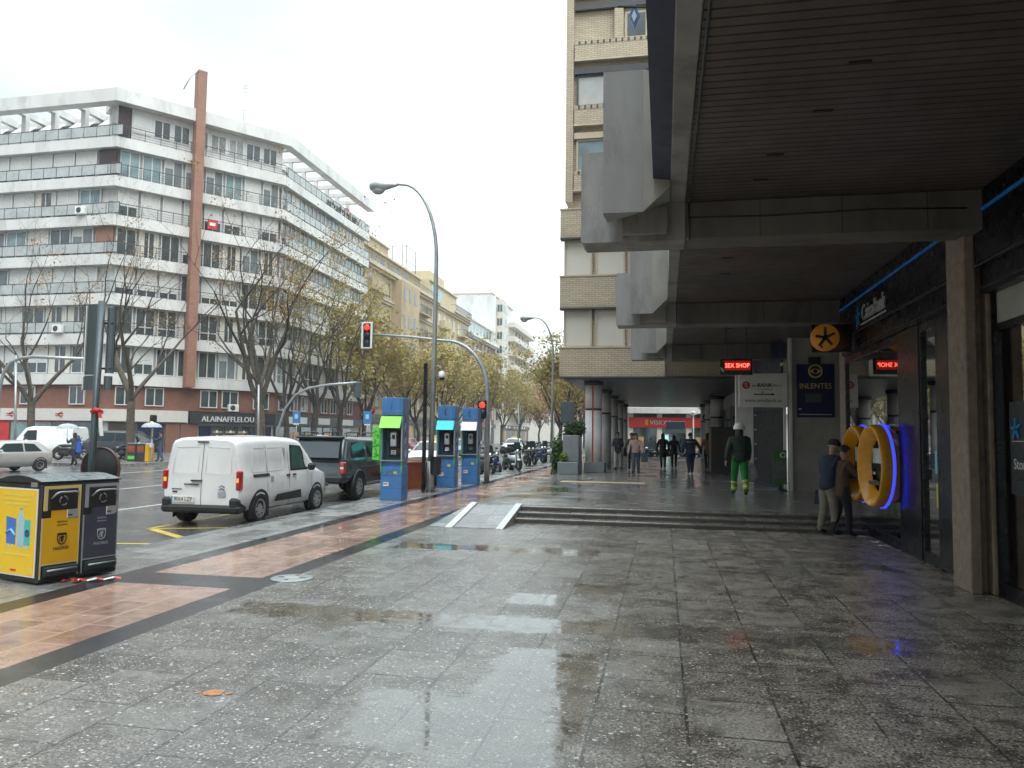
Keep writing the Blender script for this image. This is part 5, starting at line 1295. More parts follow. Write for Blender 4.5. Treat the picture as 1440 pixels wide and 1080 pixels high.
# --- dark grey pickup with a canopy over the bed
def make_pickup():
    t = thing('pickup_truck', 'dark grey pickup with hard canopy and roof bars parked in front of the van', 'pickup', (-9.07, 18.95, -.12), R(90))
    W = .88; zs = 1.10
    B = Body([(0, .52, zs, 1.66, W - .05, W - .22, .42), (.05, .48, zs, 1.70, W - .01, W - .17, .40), (.55, .46, zs, 1.72, W, W - .15, .0), (1.62, .42, zs, 1.71, W, W - .15, 0), (2.7, .40, zs, 1.72, W, W - .16, 0), (3.05, .40, zs, 1.66, W, W - .18, 0),
              (3.62, .40, zs, 1.20, W, W - .14, 0), (4.4, .42, 1.02, 1.10, W - .02, W - .16, 0), (4.78, .46, .88, .95, W - .1, W - .25, 0), (4.88, .5, .7, .75, W - .22, W - .35, 0)])
    b = B.mesh('car_grey'); arches(b, B, (1.0, 4.05), .37, .24); b.build('body', t)
    for s in (-1, 1):
        for q in ([(.52, 1.15), (1.55, 1.15), (1.52, 1.57), (.72, 1.57)], [(1.72, 1.15), (2.45, 1.15), (2.42, 1.57), (1.76, 1.57)], [(2.56, 1.15), (3.35, 1.15), (2.92, 1.57), (2.58, 1.57)]): g = MB(); B.pane(g, q, s, 'car_glass', .007); g.build('side_window', t)
    g = MB()
    vs = [(-.012 + .42 * (z - 1.14) / .56, y, z) for z, y in ((1.16, .70), (1.16, -.70), (1.58, -.60), (1.58, .60))]; g.add(vs, [(0, 1, 2, 3)], 'car_glass'); g.build('rear_window', t)
    g = MB(); B.patch(g, 6, 5, 6, 'car_glass'); g.build('windscreen', t)
    b = MB(); b.box(.28, .52, -.66, .66, 1.66, 1.72, 'plastic_black', .02); b.build('spoiler', t)
    b = MB(); b.box(-.10, .10, -W + .02, W - .02, .50, .68, 'plastic_black', .04); b.box(-.16, -.08, -.5, .5, .44, .52, 'steel_dark', .02); b.build('rear_bumper', t)
    b = MB(); b.tube([(-.008, y, .74) for y in (-.72, .72)], .006, 'black_matte', 4); b.tube([(-.008, y, 1.08) for y in (-.72, .72)], .008, 'black_matte', 4); b.box(-.03, -.005, -.1, .1, .92, .97, 'plastic_black', .01); b.box(-.02, -.002, -.25, .25, .54, .64, 'plate') ; b.build('tailgate', t)
    for s in (-1, 1):
        b = MB(); b.box(-.02, .12, s * (W - .07) - .075, s * (W - .07) + .065, .74, 1.05, 'tail_red', .02); b.box(-.024, .05, s * (W - .07) - .06, s * (W - .07) + .05, .86, .93, 'sign_white', .01); b.build('tail_light', t)
        b = MB(); b.tube([(.55, s * .62, 1.80), (.7, s * .62, 1.83), (1.45, s * .62, 1.83), (1.6, s * .62, 1.78)], .018, 'steel_dark', 6); b.tube([(1.75, s * .62, 1.78), (1.9, s * .62, 1.83), (2.8, s * .62, 1.83), (2.95, s * .62, 1.75)], .018, 'steel_dark', 6)
        for x in (.7, 1.45, 1.9, 2.8): b.cyl((x, s * .62, 1.70), (x, s * .62, 1.83), .014, 'steel_dark', n=5)
        b.build('roof_rail', t)
        b = MB(); b.tube([(1.0 + .44 * math.cos(math.pi * k / 10), s * (W + .02), .37 + .44 * math.sin(math.pi * k / 10)) for k in range(11)], .028, 'steel_dark', 5); b.tube([(4.05 + .44 * math.cos(math.pi * k / 10), s * (W + .01), .37 + .44 * math.sin(math.pi * k / 10)) for k in range(11)], .028, 'steel_dark', 5); b.build('fender_flare', t)
        b = MB(); b.box(3.3, 3.42, s * W, s * (W + .2), 1.10, 1.28, 'car_grey', .04); b.build('wing_mirror', t)
        b = MB(); b.box(1.5, 3.5, s * (W - .1), s * (W + .04), .36, .42, 'steel_dark', .02); b.build('running_board', t)
    b = MB(); B.pane(b, [(.06, 1.12), (.17, 1.12), (.52, 1.60), (.42, 1.60)], -1, 'steel_galv', .006, 2, 4); B.pane(b, [(.06, 1.12), (.17, 1.12), (.52, 1.60), (.42, 1.60)], 1, 'steel_galv', .006, 2, 4); b.build('canopy_trim', t)
    for x in (1.0, 4.05):
        for s in (-1, 1): wheel(t, x, s * (W - .10), .37, s, .25)
make_pickup()
# --- ordinary hatchbacks and saloons
def make_car(label, loc, rz, col, kind='hatch', cat='car', name='parked_car', group=None, taxi=False):
    t = thing(name, label, cat, loc, rz, group); W = .86
    if kind == 'van':
        zs = 1.0; st = [(0, .35, zs, 1.8, W - .05, W - .15, .05), (.06, .28, zs, 1.86, W, W - .1, .04), (2.6, .26, zs, 1.88, W, W - .1, 0), (3.0, .26, zs, 1.8, W, W - .12, 0), (3.6, .26, .98, 1.12, W, W - .14, 0), (4.2, .3, .8, .9, W - .1, W - .25, 0), (4.3, .38, .6, .65, W - .25, W - .4, 0)]
        wins = ([(2.2, 1.05), (3.3, 1.05), (2.85, 1.62), (2.24, 1.65)],); xs = (.8, 3.4); wi = (4, 3)
    elif kind == 'suv':
        zs = 1.0; st = [(0, .40, .98, 1.45, W - .08, W - .24, .35), (.08, .34, zs, 1.55, W - .01, W - .18, .28), (.6, .30, zs, 1.66, W, W - .16, 0), (2.4, .30, zs, 1.66, W, W - .16, 0), (2.75, .3, zs, 1.6, W, W - .18, 0), (3.35, .3, .98, 1.12, W, W - .16, 0), (4.1, .33, .9, .98, W - .06, W - .22, 0), (4.3, .42, .7, .76, W - .2, W - .35, 0)]
        wins = ([(.5, 1.05), (1.35, 1.05), (1.35, 1.52), (.72, 1.52)], [(1.45, 1.05), (2.25, 1.05), (2.25, 1.54), (1.45, 1.54)], [(2.35, 1.05), (3.1, 1.05), (2.68, 1.52), (2.35, 1.54)]); xs = (.8, 3.45); wi = (5, 4)
    else:
        zs = .92; st = [(0, .38, .88, 1.02, W - .12, W - .30, .05), (.10, .30, zs, 1.16, W - .03, W - .24, .10), (.62, .26, zs, 1.44, W, W - .20, .0), (1.3, .24, zs, 1.50, W, W - .19, 0), (2.2, .24, zs, 1.48, W, W - .19, 0), (2.5, .24, zs, 1.42, W, W - .2, 0), (3.2, .24, .90, 1.0, W, W - .18, 0), (3.85, .28, .78, .86, W - .06, W - .22, 0), (4.12, .36, .6, .66, W - .2, W - .36, 0)]
        wins = ([(.62, .97), (1.5, .97), (1.48, 1.36), (.95, 1.34)], [(1.58, .97), (2.85, .97), (2.38, 1.36), (1.56, 1.37)]); xs = (.72, 3.25); wi = (6, 5)
    B = Body(st); b = B.mesh(col); arches(b, B, xs, .31, .2); b.build('body', t)
    for q in wins:
        for s in (-1, 1): g = MB(); B.pane(g, q, s, 'car_glass', .006); g.build('side_window', t)
    g = MB(); B.patch(g, wi[0], wi[1], 6, 'car_glass'); g.build('windscreen', t)
    g = MB(); x1 = st[1][6]; B.patch(g, 1, 2, 6, 'car_glass'); g.build('rear_window', t)
    for s in (-1, 1): b = MB(); b.box(-.01, .12, s * (W - .16) - .08, s * (W - .16) + .08, .72, .9, 'tail_red', .02); b.build('tail_light', t)
    for s in (-1, 1): b = MB(); b.box(st[-1][0] - .22, st[-1][0] - .05, s * (W - .3) - .12, s * (W - .3) + .12, .62, .74, 'chrome', .03); b.build('headlight', t)
    b = MB(); b.box(st[-1][0] - .05, st[-1][0] + .01, -.5, .5, .36, .56, 'plastic_black', .02); b.box(-.02, .04, -.6, .6, .36, .52, 'plastic_black', .02); b.box(st[-1][0] + .01, st[-1][0] + .02, -.25, .25, .44, .54, 'plate'); b.build('bumper', t)
    for s in (-1, 1): b = MB(); b.box(2.72, 2.84, s * (W - .02), s * (W + .14), .95, 1.08, col, .04); b.build('wing_mirror', t)
    if taxi: b = MB(); b.box(1.7, 1.95, -.25, .25, 1.5, 1.64, 'letter_yellow', .03); b.build('roof_light', t)
    for x in xs:
        for s in (-1, 1): wheel(t, x, s * (W - .1), .31, s)
    return t
CG = 'cars on the avenue'
make_car('silver hatchback coming towards the crossing at the left edge', (-27.0, 29.4, -.12), R(-97), 'car_silver', 'hatch', 'car', 'hatchback_car', CG).scale = (.92, .92, .88)
make_car('white van parked in front of the bank with the blue poster', (-34.2, 40.2, -.02), R(186), 'van_white', 'van', 'van', 'parked_van', CG)
make_car('black off-roader parked behind the woman with the umbrella', (-29.9, 40.2, -.02), R(182), 'car_dark', 'suv', 'car', 'parked_car', CG)
tx = make_car('white taxi with a yellow roof light coming up behind the orange skip', (-11.2, 38.6, -.12), R(-90), 'van_white', 'hatch', 'taxi', 'taxi', CG, True)
c1 = make_car('dark blue saloon following well behind the white taxi', (-15.2, 58, -.12), R(-90), 'car_blue', 'hatch', 'car', 'hatchback_car', CG)
for x, y, rz, lab in ((-19.2, 72, -90, 'dark blue car in the middle lane far down the avenue'), (-24.8, 60, 90, 'dark blue car waiting by the far kerb under the half bare trees')):
    dup(c1, (x, y, -.12), R(rz), lab, CG)
dup(tx, (-14.8, 78, -.12), R(-90), 'second white taxi far down the avenue among the trees', CG)
c2 = make_car('red hatchback parked along the far kerb beyond the trees', (-24.6, 70, -.12), R(90), 'car_red', 'hatch', 'car', 'parked_car', CG)
c3 = make_car('silver off-roader parked along the far kerb behind the pickup roof bars', (-24.6, 50, -.12), R(90), 'car_silver', 'suv', 'car', 'parked_car', CG)
for y, lab in ((78, 'silver off-roader parked along the far kerb past the red hatchback'), (96, 'silver off-roader farthest along the far kerb')): dup(c3, (-24.6, y, -.12), R(90), lab, CG)

# --- scooters and motorbikes
def make_bike(label, loc, rz, col, group, screen=True, box=False):
    t = thing('motor_scooter', label, 'scooter', loc, rz, group)
    b = MB(); b.ell((-.15, 0, .62), (.55, .17, .16), col); b.ell((-.55, 0, .68), (.25, .14, .12), col); b.box(-.1, .35, -.13, .13, .25, .36, col, .04); b.ell((-.3, 0, .4), (.35, .16, .2), 'plastic_black'); b.tube([(.35, 0, .3), (.45, 0, .6), (.42, 0, .9)], [.1, .13, .09], col, 8); b.build('body', t)
    b = MB(); b.ell((-.25, 0, .79), (.42, .15, .09), 'plastic_black'); b.build('seat', t)
    for x in (-.62, .68):
        b = MB(); b.lathe([(.17, -.06), (.25, -.06), (.285, 0), (.25, .06), (.17, .06)], 'tyre', (x, 0, .285), (0, 1, 0), n=20, ring=True); o = b.build('wheel', t)
        b = MB(); b.lathe([(.175, -.03), (.17, .03), (.03, .035), (.03, -.035)], 'rim', (x, 0, .285), (0, 1, 0), n=16, ring=True); b.build('rim', o)
    b = MB(); b.tube([(.68, .09, .285), (.5, .09, .8), (.42, .05, 1.02)], .025, 'steel_dark', 6); b.tube([(.68, -.09, .285), (.5, -.09, .8), (.42, -.05, 1.02)], .025, 'steel_dark', 6); b.ell((.66, 0, .52), (.2, .09, .07), col); b.build('fork', t)
    b = MB(); b.tube([(.28, .36, 1.02), (.40, .2, 1.04), (.42, 0, 1.02), (.40, -.2, 1.04), (.28, -.36, 1.02)], .02, 'plastic_black', 6)
    for s in (-1, 1): b.tube([(.38, s * .25, 1.04), (.42, s * .32, 1.2)], .01, 'plastic_black', 5); b.ell((.42, s * .33, 1.23), (.02, .07, .045), 'plastic_black', 8, 5)
    b.build('handlebar', t)
    b = MB(); b.ell((.52, 0, .92), (.1, .12, .11), 'chrome', 10, 6); b.build('headlight', t)
    if screen:
        b = MB(); b.add([(.50, -.18, .98), (.50, .18, .98), (.36, .15, 1.36), (.36, -.15, 1.36)], [(0, 1, 2, 3)], 'car_glass'); b.build('windshield', t)
    if box: b = MB(); b.box(-.95, -.6, -.2, .2, .82, 1.12, 'plastic_black', .06); b.build('top_box', t)
    return t
BG = 'scooters parked along the kerb beyond the booths'
k1 = make_bike('black scooter nearest the mast pole in the kerb row', (-7.75, 33.4, -.12), R(-55), 'car_dark', BG)
k2 = make_bike('white fronted scooter standing on the pavement at the head of the row', (-7.05, 36.4, 0), R(-60), 'van_white', BG, True, True)
k3 = make_bike('blue covered scooter second in the kerb row', (-7.85, 35.0, -.12), R(-50), 'car_blue', BG, False)
rb = random.Random(9)
labs = ['third', 'fourth', 'fifth', 'sixth', 'seventh', 'eighth', 'ninth', 'tenth', 'eleventh', 'twelfth']
for i in range(10):
    src = (k1, k2, k3, k1)[i % 4]; colr = ('black', 'white', 'dark blue', 'black')[i % 4]
    dup(src, (-7.7 + rb.uniform(-.15, .3), 37.8 + i * 1.55, 0 if i > 2 else -.12), R(-60 + rb.uniform(-14, 14)), '%s scooter %s in the kerb row counting from the mast pole' % (colr, labs[i]), BG)
BG2 = 'motorbikes parked beyond the passage'
for i, x in enumerate((-2.3, -1.5, -.75, -.1, 1.6, 2.3)):
    dup((k1, k3, k1, k2, k1, k3)[i], (x, 58.5 + (i % 2) * .5, -.1), R(-75 + 12 * (i % 3)), ['black scooter leftmost in the row beyond the passage', 'dark blue scooter second from the left beyond the passage', 'black scooter third from the left beyond the passage', 'white scooter by the two women in dark coats beyond the passage', 'black scooter behind the man in navy work clothes', 'dark blue scooter rightmost beyond the passage'][i], BG2)
for i, (x, y, lb_) in enumerate(((-32.1, 37.0, 'black scooter parked behind the round sign back by the bins'), (-29.9, 38.9, 'black scooter parked by the trunk of the low forking tree'))): dup(k1, (x, y, 0), R(20 + 40 * i), lb_, 'motorbikes by the far crossing')
# ================================================ STREET FURNITURE
# --- two compacting litter bins, front towards the plaza
BR = math.atan2(.966, .26)
def crest(mb, o, s, m):
    """shield outline with a bear-and-tree like figure, on the y=0 front"""
    x, z = o; sh = [(-.5, .6), (.5, .6), (.5, -.1), (.35, -.45), (0, -.6), (-.35, -.45), (-.5, -.1)]
    for (a, c), (d, e_) in zip(sh, sh[1:] + sh[:1]):
        mb.tube([(x + a * s, -.012, z + c * s), (x + d * s, -.012, z + e_ * s)], .06 * s, m, 4)
    mb.box(x - .5 * s, x + .5 * s, -.014, -.009, z + .42 * s, z + .6 * s, m)
    mb.prism([(x - .05 * s, z - .35 * s), (x + .12 * s, z - .35 * s), (x + .16 * s, z + .05 * s), (x + .3 * s, z + .2 * s), (x + .1 * s, z + .34 * s), (x - .2 * s, z + .25 * s), (x - .12 * s, z)], 'y', -.014, -.009, m)
    mb.box(x - .3 * s, x - .24 * s, -.014, -.009, z - .35 * s, z + .1 * s, m)
def make_bin(label, loc, front, trim, poster, txt):
    t = thing('litter_bin', label, 'litter bin', loc, BR, 'compacting litter bins by the kerb')
    W, D, H = .475, .80, 1.10
    b = MB(); b.box(.0, W, .0, D, .015, H, 'bin_black', .015); b.build('body', t)
    b = MB(); n = 10
    top = [(D * i / n, H + .001 + .095 * math.sin(math.pi * (.12 + .76 * i / n)) - .02) for i in range(n + 1)]
    b.prism([(0.0, H + .001)] + [(max(0, y), z) for y, z in top] + [(D, H + .001)], 'x', -.006, W + .006, 'bin_black'); b.build('lid', t)
    b = MB(); vs = [(x, y, z + .004) for y, z in top for x in (.0, W)]; b.add(vs, [(2 * i, 2 * i + 1, 2 * i + 3, 2 * i + 2) for i in range(n)], 'bin_top', True); b.build('lid_cover', t)
    b = MB()                                                            # front panel with stepped cut-out
    P = [(.03, .21), (.03, .72), (.12, .72), (.12, .78), (.12, .82), (.30, .82), (.30, .72), (.445, .72), (.445, .21)]
    b.prism(P, 'y', -.006, -.001, front)
    b.box(.03, .445, -.0055, -.001, 1.035, 1.07, trim); b.box(.03, .075, -.0055, -.001, .80, 1.034, trim); b.box(.425, .445, -.0055, -.001, .721, 1.034, trim)
    b.box(.015, .03, -.0065, -.001, .06, .72, trim); b.box(.445, .46, -.0065, -.001, .06, 1.07, trim); b.box(.03, .445, -.0066, -.001, .205, .22, trim)
    b.build('front_panel', t)
    b = MB(); b.box(.085, .42, -.012, -.001, .80, 1.03, 'black_matte', .006); b.build('hatch', t)
    b = MB(); b.tube([(.11, -.012, .93), (.14, -.05, .985), (.17, -.06, 1.0), (.36, -.06, 1.0), (.40, -.05, .985), (.41, -.012, .94)], .011, 'steel_galv', 7); b.build('handle', t)
    b = MB(); b.box(.30, .425, -.012, -.001, .70, .80, 'phone_steel', .005); b.box(.31, .36, -.014, -.011, .73, .745, 'letter_black'); b.build('card_plate', t)
    b = MB(); b.prism([(-.004, .07), (-.055, .10), (-.05, .18), (-.004, .19)], 'x', .05, .43, 'steel_dark'); b.tube([(.07, -.055, .15), (.41, -.055, .15)], .012, 'steel_galv', 6); b.build('pedal', t)
    b = MB(); crest(b, (.25, .48), .10, txt); b.text('MADRID', .05, (.25, -.0075, .36), (1, 0, 0), (0, 0, 1), txt, .001); b.text('RECICLA', .03, (.25, -.0075, .66), (1, 0, 0), (0, 0, 1), txt, .001); b.box(.19, .31, -.0085, -.006, .63, .638, txt)
    for k in range(3):
        a0 = 2.1 * k; b.tube([(.25 + .045 * math.cos(a0 + u * .5), -.014, .90 + .05 * math.sin(a0 + u * .5)) for u in range(4)], .010, 'cloth_grey', 5)
    b.build('lettering', t)
    if poster:
        b = MB(); b.box(-.010, -.002, .04, D - .04, .08, 1.04, 'sign_white'); b.box(-.0125, -.009, .055, D - .055, .095, 1.025, 'bin_poster'); o = b.build('poster', t)
        b = MB()
        def fig(pts, m, dx=-.015): b.prism([(p[0], p[1]) for p in pts], 'x', dx, dx + .003, m)
        fig([(.27, .40), (.36, .40), (.36, .72), (.34, .76), (.33, .80), (.30, .80), (.29, .76), (.27, .72)], 'blue_pale'); fig([(.295, .805), (.335, .805), (.335, .82), (.295, .82)], 'blue_mid')
        fig([(.14, .42), (.25, .42), (.25, .70), (.14, .70)], 'teal'); b.lathe([(0, 0), (.04, 0)], 'blue_mid', (-.018, .19, .55), (1, 0, 0), n=16)
        fig([(.40, .42), (.56, .42), (.58, .72), (.40, .70)], 'blue_mid'); b.tube([(-.018, .40, .52), (-.018, .48, .58), (-.018, .57, .54)], .012, 'blue_pale', 5)
        for y in (.29, .33, .17, .21, .45, .52): fig([(y, .375), (y + .014, .375), (y + .014, .42), (y, .42)], 'blue_pale')
        for z, y0, y1 in ((.95, .12, .62), (.90, .15, .66), (.85, .2, .60), (.30, .15, .62)): fig([(y0, z), (y1, z), (y1, z + .018), (y0, z + .018)], 'letter_yellow')
        for y in (.1, .62): fig([(y, .12), (y + .05, .12), (y + .05, .19), (y, .19)], 'letter_yellow')
        fig([(.36, .13), (.46, .13), (.46, .15), (.36, .15)], 'letter_red'); b.build('print', o)
        b = MB(); b.box(-.012, -.002, .06, .17, 1.06, 1.11, 'steel_galv'); b.build('rating_plate', t)
    return t
make_bin('yellow fronted compacting bin with a yellow poster on its side', (-6.67, 7.30, 0), 'bin_yellow', 'bin_trim_gold', True, 'letter_black')
make_bin('slate grey fronted compacting bin right of the yellow one', (-6.545, 7.765, 0), 'bin_slate', 'bin_trim_grey', False, 'cloth_pale')
# --- sign pole behind the bins
sp = thing('road_sign', 'grey backs of two tall road sign panels on a leaning pole behind the bins', 'road sign', (-7.22, 8.75, 0))
b = MB(); b.cyl((-7.28, 8.75, 0), (-7.23, 8.75, 3.38), .045, 'sign_back', n=14); b.build('pole', sp, world=True)
def curved(mb, x0, x1, z0, z1, bulge, y, m, edge):
    n = 6; pts = [(x0 + (x1 - x0) * i / n, y - bulge * math.sin(math.pi * i / n)) for i in range(n + 1)]
    mb.strip(pts, [(p[0], p[1] + .02) for p in pts], z0, z1, m)
for x0, x1, z0, z1, y, edge in ((-7.50, -7.275, 2.42, 3.36, 8.83, True), (-7.205, -7.085, 2.44, 3.30, 8.83, False), (-7.51, -7.28, 2.22, 2.41, 8.83, True), (-7.215, -7.10, 2.22, 2.40, 8.83, False)):
    b = MB(); curved(b, x0, x1, z0, z1, .035 if x0 > -7.3 else .01, y, 'sign_back', edge)
    if edge: b.box(x0 - .014, x0 - .001, y - .02, y + .03, z0, z1 - .02, 'sign_white')
    b.build('sign_panel', sp, world=True)
b = MB(); b.tube([(-7.3, 8.81, 3.1), (-7.1, 8.81, 3.1)], .015, 'steel_dark', 6); b.tube([(-7.3, 8.81, 2.5), (-7.1, 8.81, 2.5)], .015, 'steel_dark', 6); b.build('bracket', sp, world=True)
b = MB(); b.tube([(-7.26, 8.70, 1.93), (-7.20, 8.69, 1.96), (-7.15, 8.70, 1.94), (-7.19, 8.80, 1.93), (-7.26, 8.70, 1.93)], .03, 'tape_red', 6)
q = [(-7.15, 8.69, 1.95), (-7.12, 8.68, 1.85), (-7.11, 8.68, 1.74), (-7.09, 8.68, 1.62)]
b.add([(p[0] - .02, p[1], p[2]) for p in q] + [(p[0] + .025, p[1] + .01, p[2]) for p in q], [(0, 1, 5, 4)], 'tape_red'); b.add([(p[0] - .02, p[1], p[2]) for p in q] + [(p[0] + .028, p[1] + .01, p[2]) for p in q], [(1, 2, 6, 5), (2, 3, 7, 6)], 'tape_white')
tag(b.build('barrier_tape', loc=(-7.2, 8.7, 1.9), world=True), 'red and white barrier tape tied round the leaning sign pole', 'tape')
rs = thing('round_sign', 'dark back of a low round sign with a reddish rim behind the bins', 'road sign', (-7.5, 9.2, 0))
b = MB(); b.lathe([(0, -.012), (.285, -.012), (.285, .012), (0, .012)], 'black_matte', (-7.5, 9.2, 1.17), (0, 1, 0), n=32); b.build('disc', rs, world=True)
b = MB(); b.lathe([(.286, -.02), (.297, -.02), (.297, .02), (.286, .02)], 'rim_dull', (-7.5, 9.2, 1.17), (0, 1, 0), n=32, ring=True); b.build('rim', rs, world=True)
b = MB(); b.cyl((-7.5, 9.24, 0), (-7.5, 9.24, 1.3), .03, 'steel_dark', n=8); b.build('post', rs, world=True)
# --- telephone booths
def make_booth(label, loc, awn, w, open_green):
    t = thing('phone_booth', label, 'phone booth', loc, R(4), 'blue telephone booths along the kerb')
    D = .62
    b = MB(); b.box(-w / 2, w / 2, 0, D, 0, .86, 'booth_blue', .012); b.box(-w / 2 + .02, w / 2 - .02, .05, D - .02, .86, .98, 'booth_blue'); b.build('pedestal', t)
    b = MB(); b.box(-w / 2 - .02, w / 2 + .02, -.05, .12, .98, 1.02, 'planter_grey', .01); b.prism([(-.03, .70), (-.03, .98), (.1, .98)], 'x', w / 2 - .02, w / 2, 'panel_green'); b.prism([(-.03, .70), (-.03, .98), (.1, .98)], 'x', -w / 2, -w / 2 + .02, 'panel_green'); b.build('shelf', t)
    b = MB(); b.box(w / 2 - .035, w / 2, .0, D, .99, 2.16, 'booth_side'); b.box(-w / 2, -w / 2 + .035, .0, D, .99, 2.16, 'booth_side'); b.box(-w / 2 + .036, w / 2 - .036, D - .05, D, .99, 2.16, 'booth_side'); b.build('side_panel', t)
    b = MB(); b.box(-w / 2 + .037, w / 2 - .037, .30, .33, 1.02, 2.14, 'booth_teal_in'); b.box(-w / 2 + .05, w / 2 - .05, .285, .299, 1.98, 2.10, 'steel_galv'); b.build('back_board', t)
    b = MB(); b.box(-.14, .17, .235, .284, 1.12, 1.83, 'black_matte', .01); o = b.build('phone_panel', t)
    b = MB(); b.box(-.10, .08, .17, .234, 1.36, 1.74, 'phone_steel', .02); b.box(-.045, .035, .165, .169, 1.56, 1.66, 'black_matte'); b.box(.11, .15, .18, .234, 1.34, 1.74, 'black_matte', .015)
    for i in range(3):
        for j in range(4): b.box(-.075 + j * .035, -.05 + j * .035, .225, .234, 1.16 + i * .04, 1.185 + i * .04, 'chrome')
    b.build('telephone', t)
    b = MB(); b.prism([(-.20, 1.84), (.0, 2.14), (.08, 2.14), (-.12, 1.84)], 'x', -w / 2 - .01, w / 2 - .03, awn); b.build('awning', t)
    b = MB(); b.box(-w / 2 + .005, w / 2 + .005, -.01, D + .01, 2.17, 2.62, 'booth_blue', .01); b.box(w / 2 + .006, w / 2 + .008, .02, D - .02, 2.2, 2.6, 'booth_side'); b.build('top_box', t)
    b = MB(); b.tube([(-.0 + .04 * math.cos(a), -.013, 2.40 + .10 * math.sin(a)) for a in [R(70 + 22 * i) for i in range(10)]], .014, 'letter_black' if not open_green else 'booth_blue', 5); b.build('emblem', t)
    b = MB(); b.box(-w / 2 - .022, -w / 2 - .002, -.02, .10, .99, 2.14, 'panel_green'); b.box(w / 2 - .034, w / 2 + .002, -.022, -.001, 1.0, 1.8, 'steel_galv'); b.build('edge_trim', t)
    if open_green:
        b = MB(); b.box(-w / 2 - .21, -w / 2 - .03, -.05, -.02, 1.02, 1.87, 'panel_green')
        for k in range(6): b.tube([(-w / 2 - .18 + .1 * math.sin(k * 2.1), -.055, 1.1 + k * .12), (-w / 2 - .08 + .04 * math.cos(k * 3), -.055, 1.15 + k * .12), (-w / 2 - .15, -.055, 1.2 + k * .12)], .01, 'cloth_hiviz', 4)
        b.build('side_wing', t)
    b = MB()
    for z in (.30, .62): b.box(-w / 2 + .003, w / 2 - .003, -.0025, -.0005, z, z + .007, 'cloth_slate'); b.box(w / 2 + .0005, w / 2 + .0025, .01, D - .01, z, z + .007, 'cloth_slate')
    b.box(-w / 2 + .01, w / 2, -.013, -.0105, 2.225, 2.232, 'cloth_slate')
    for x in (-w / 2 + .05, w / 2 - .05):
        for z in (.07, .56, .8): b.lathe([(0, 0), (.010, 0)], 'steel_galv', (x, -.004, z), (0, 1, 0), n=8)
    b.build('panel_joint', t)
    b = MB(); b.box(-.20, -.06, -.004, -.0012, .36, .46, 'sign_white'); b.box(-.185, -.09, -.006, -.0045, .40, .43, 'shop_red'); b.box(.06, .16, -.004, -.0012, .66, .73, 'letter_yellow'); b.build('sticker', t)
    b = MB()
    rg = random.Random(len(label))
    for k in range(6):
        z, y = rg.uniform(1.0, 2.0), rg.uniform(.12, .45); b.tube([(w / 2 + .004, y, z), (w / 2 + .004, y + .08, z + .1), (w / 2 + .004, y + .02, z + .16)], .012, rg.choice(['letter_black', 'sign_white', 'cloth_slate']), 4)
    if open_green:
        for k in range(4): b.tube([(-.16 + k * .08, -.003, .60 + .05 * (k % 2)), (-.10 + k * .08, -.003, .76), (-.12 + k * .09, -.003, .66)], .009, 'cloth_pale', 4)
    b.build('graffiti', t)
make_booth('blue phone booth with a green awning, nearest of the three', (-6.83, 18.75, 0), 'awning_green', .56, True)
make_booth('blue phone booth with a cyan awning right of the tall lamp post', (-6.90, 24.0, 0), 'awning_cyan', .58, False)
make_booth('blue phone booth with a white awning, farthest of the three', (-6.62, 26.0, 0), 'awning_white', .56, False)
# --- lamp posts
def lamp_post(label, loc, group, h=9.25, reach=1.55):
    t = thing('street_lamp', label, 'street lamp', loc, 0, group)
    b = MB(); b.cyl((0, 0, 0), (0, 0, .9), .115, 'steel_galv', .10, 12); pts = [(0, 0, .9), (.04, 0, 4), (.05, 0, 6.9)]; rs = [.09, .075, .062]
    for i in range(1, 11):
        a = R(90 * i / 10); pts.append((.05 - reach * .72 * (1 - math.cos(a)), 0, 6.9 + (h - 6.9) * math.sin(a))); rs.append(.06 - .0022 * i)
    pts.append((.05 - reach * .85, 0, h + .02)); rs.append(.035)
    b.tube(pts, rs, 'steel_galv', 12); b.build('pole', t)
    b = MB(); x = .05 - reach * .82
    b.lathe([(.035, 0), (.07, .12), (.12, .35), (.17, .55), (.165, .75), (.10, .88), (0, .90)], 'steel_galv', (x, 0, h - .0), (-1, 0, -.02), n=18); o = b.build('lamp_head', t)
    b = MB(); b.ell((x - .62, 0, h - .10), (.22, .14, .17), 'glass_rail'); b.build('lamp_glass', o)
    b = MB(); b.box(-.10, .10, -.1, .1, .001, .05, 'steel_dark'); b.build('base_plate', t)
LG = 'tall curved street lamps on the near pavement'
lp = lamp_post('tall grey street lamp curving over the road between the phone booths', (-6.72, 21.8, 0), LG)
lamp_post('second grey street lamp farther off beside the scooter row', (-7.0, 48.5, 0), LG)
b = MB(); b.box(-.065, .035, -.05, .05, 0, 3.78, 'black_metal', .01); pb = b.build('post', loc=(-6.86, 21.62, 0)); pb.name = 'signal_post'; tag(pb, 'slim black square post strapped beside the tall lamp', 'post')
lb = thing('wall_bin', 'small black litter bin hung on the tall lamp post', 'litter bin', (-6.62, 21.62, 0))
b = MB(); b.lathe([(.13, .52), (.16, .56), (.17, 1.02), (.18, 1.04), (.15, 1.04), (.14, .6)], 'bin_black', (-6.53, 21.68, 0), n=18); b.build('body', lb, world=True)
b = MB(); b.tube([(-6.66, 21.7, .9), (-6.55, 21.7, .9)], .02, 'steel_dark', 6); b.build('bracket', lb, world=True)
dc = thing('dome_camera', 'white dome camera on a short arm on the tall lamp post', 'camera', (-6.55, 21.75, 3.4))
b = MB(); b.tube([(-6.66, 21.75, 3.66), (-6.56, 21.75, 3.72), (-6.46, 21.75, 3.68), (-6.43, 21.75, 3.55)], .015, 'steel_galv', 6); b.build('arm', dc, world=True)
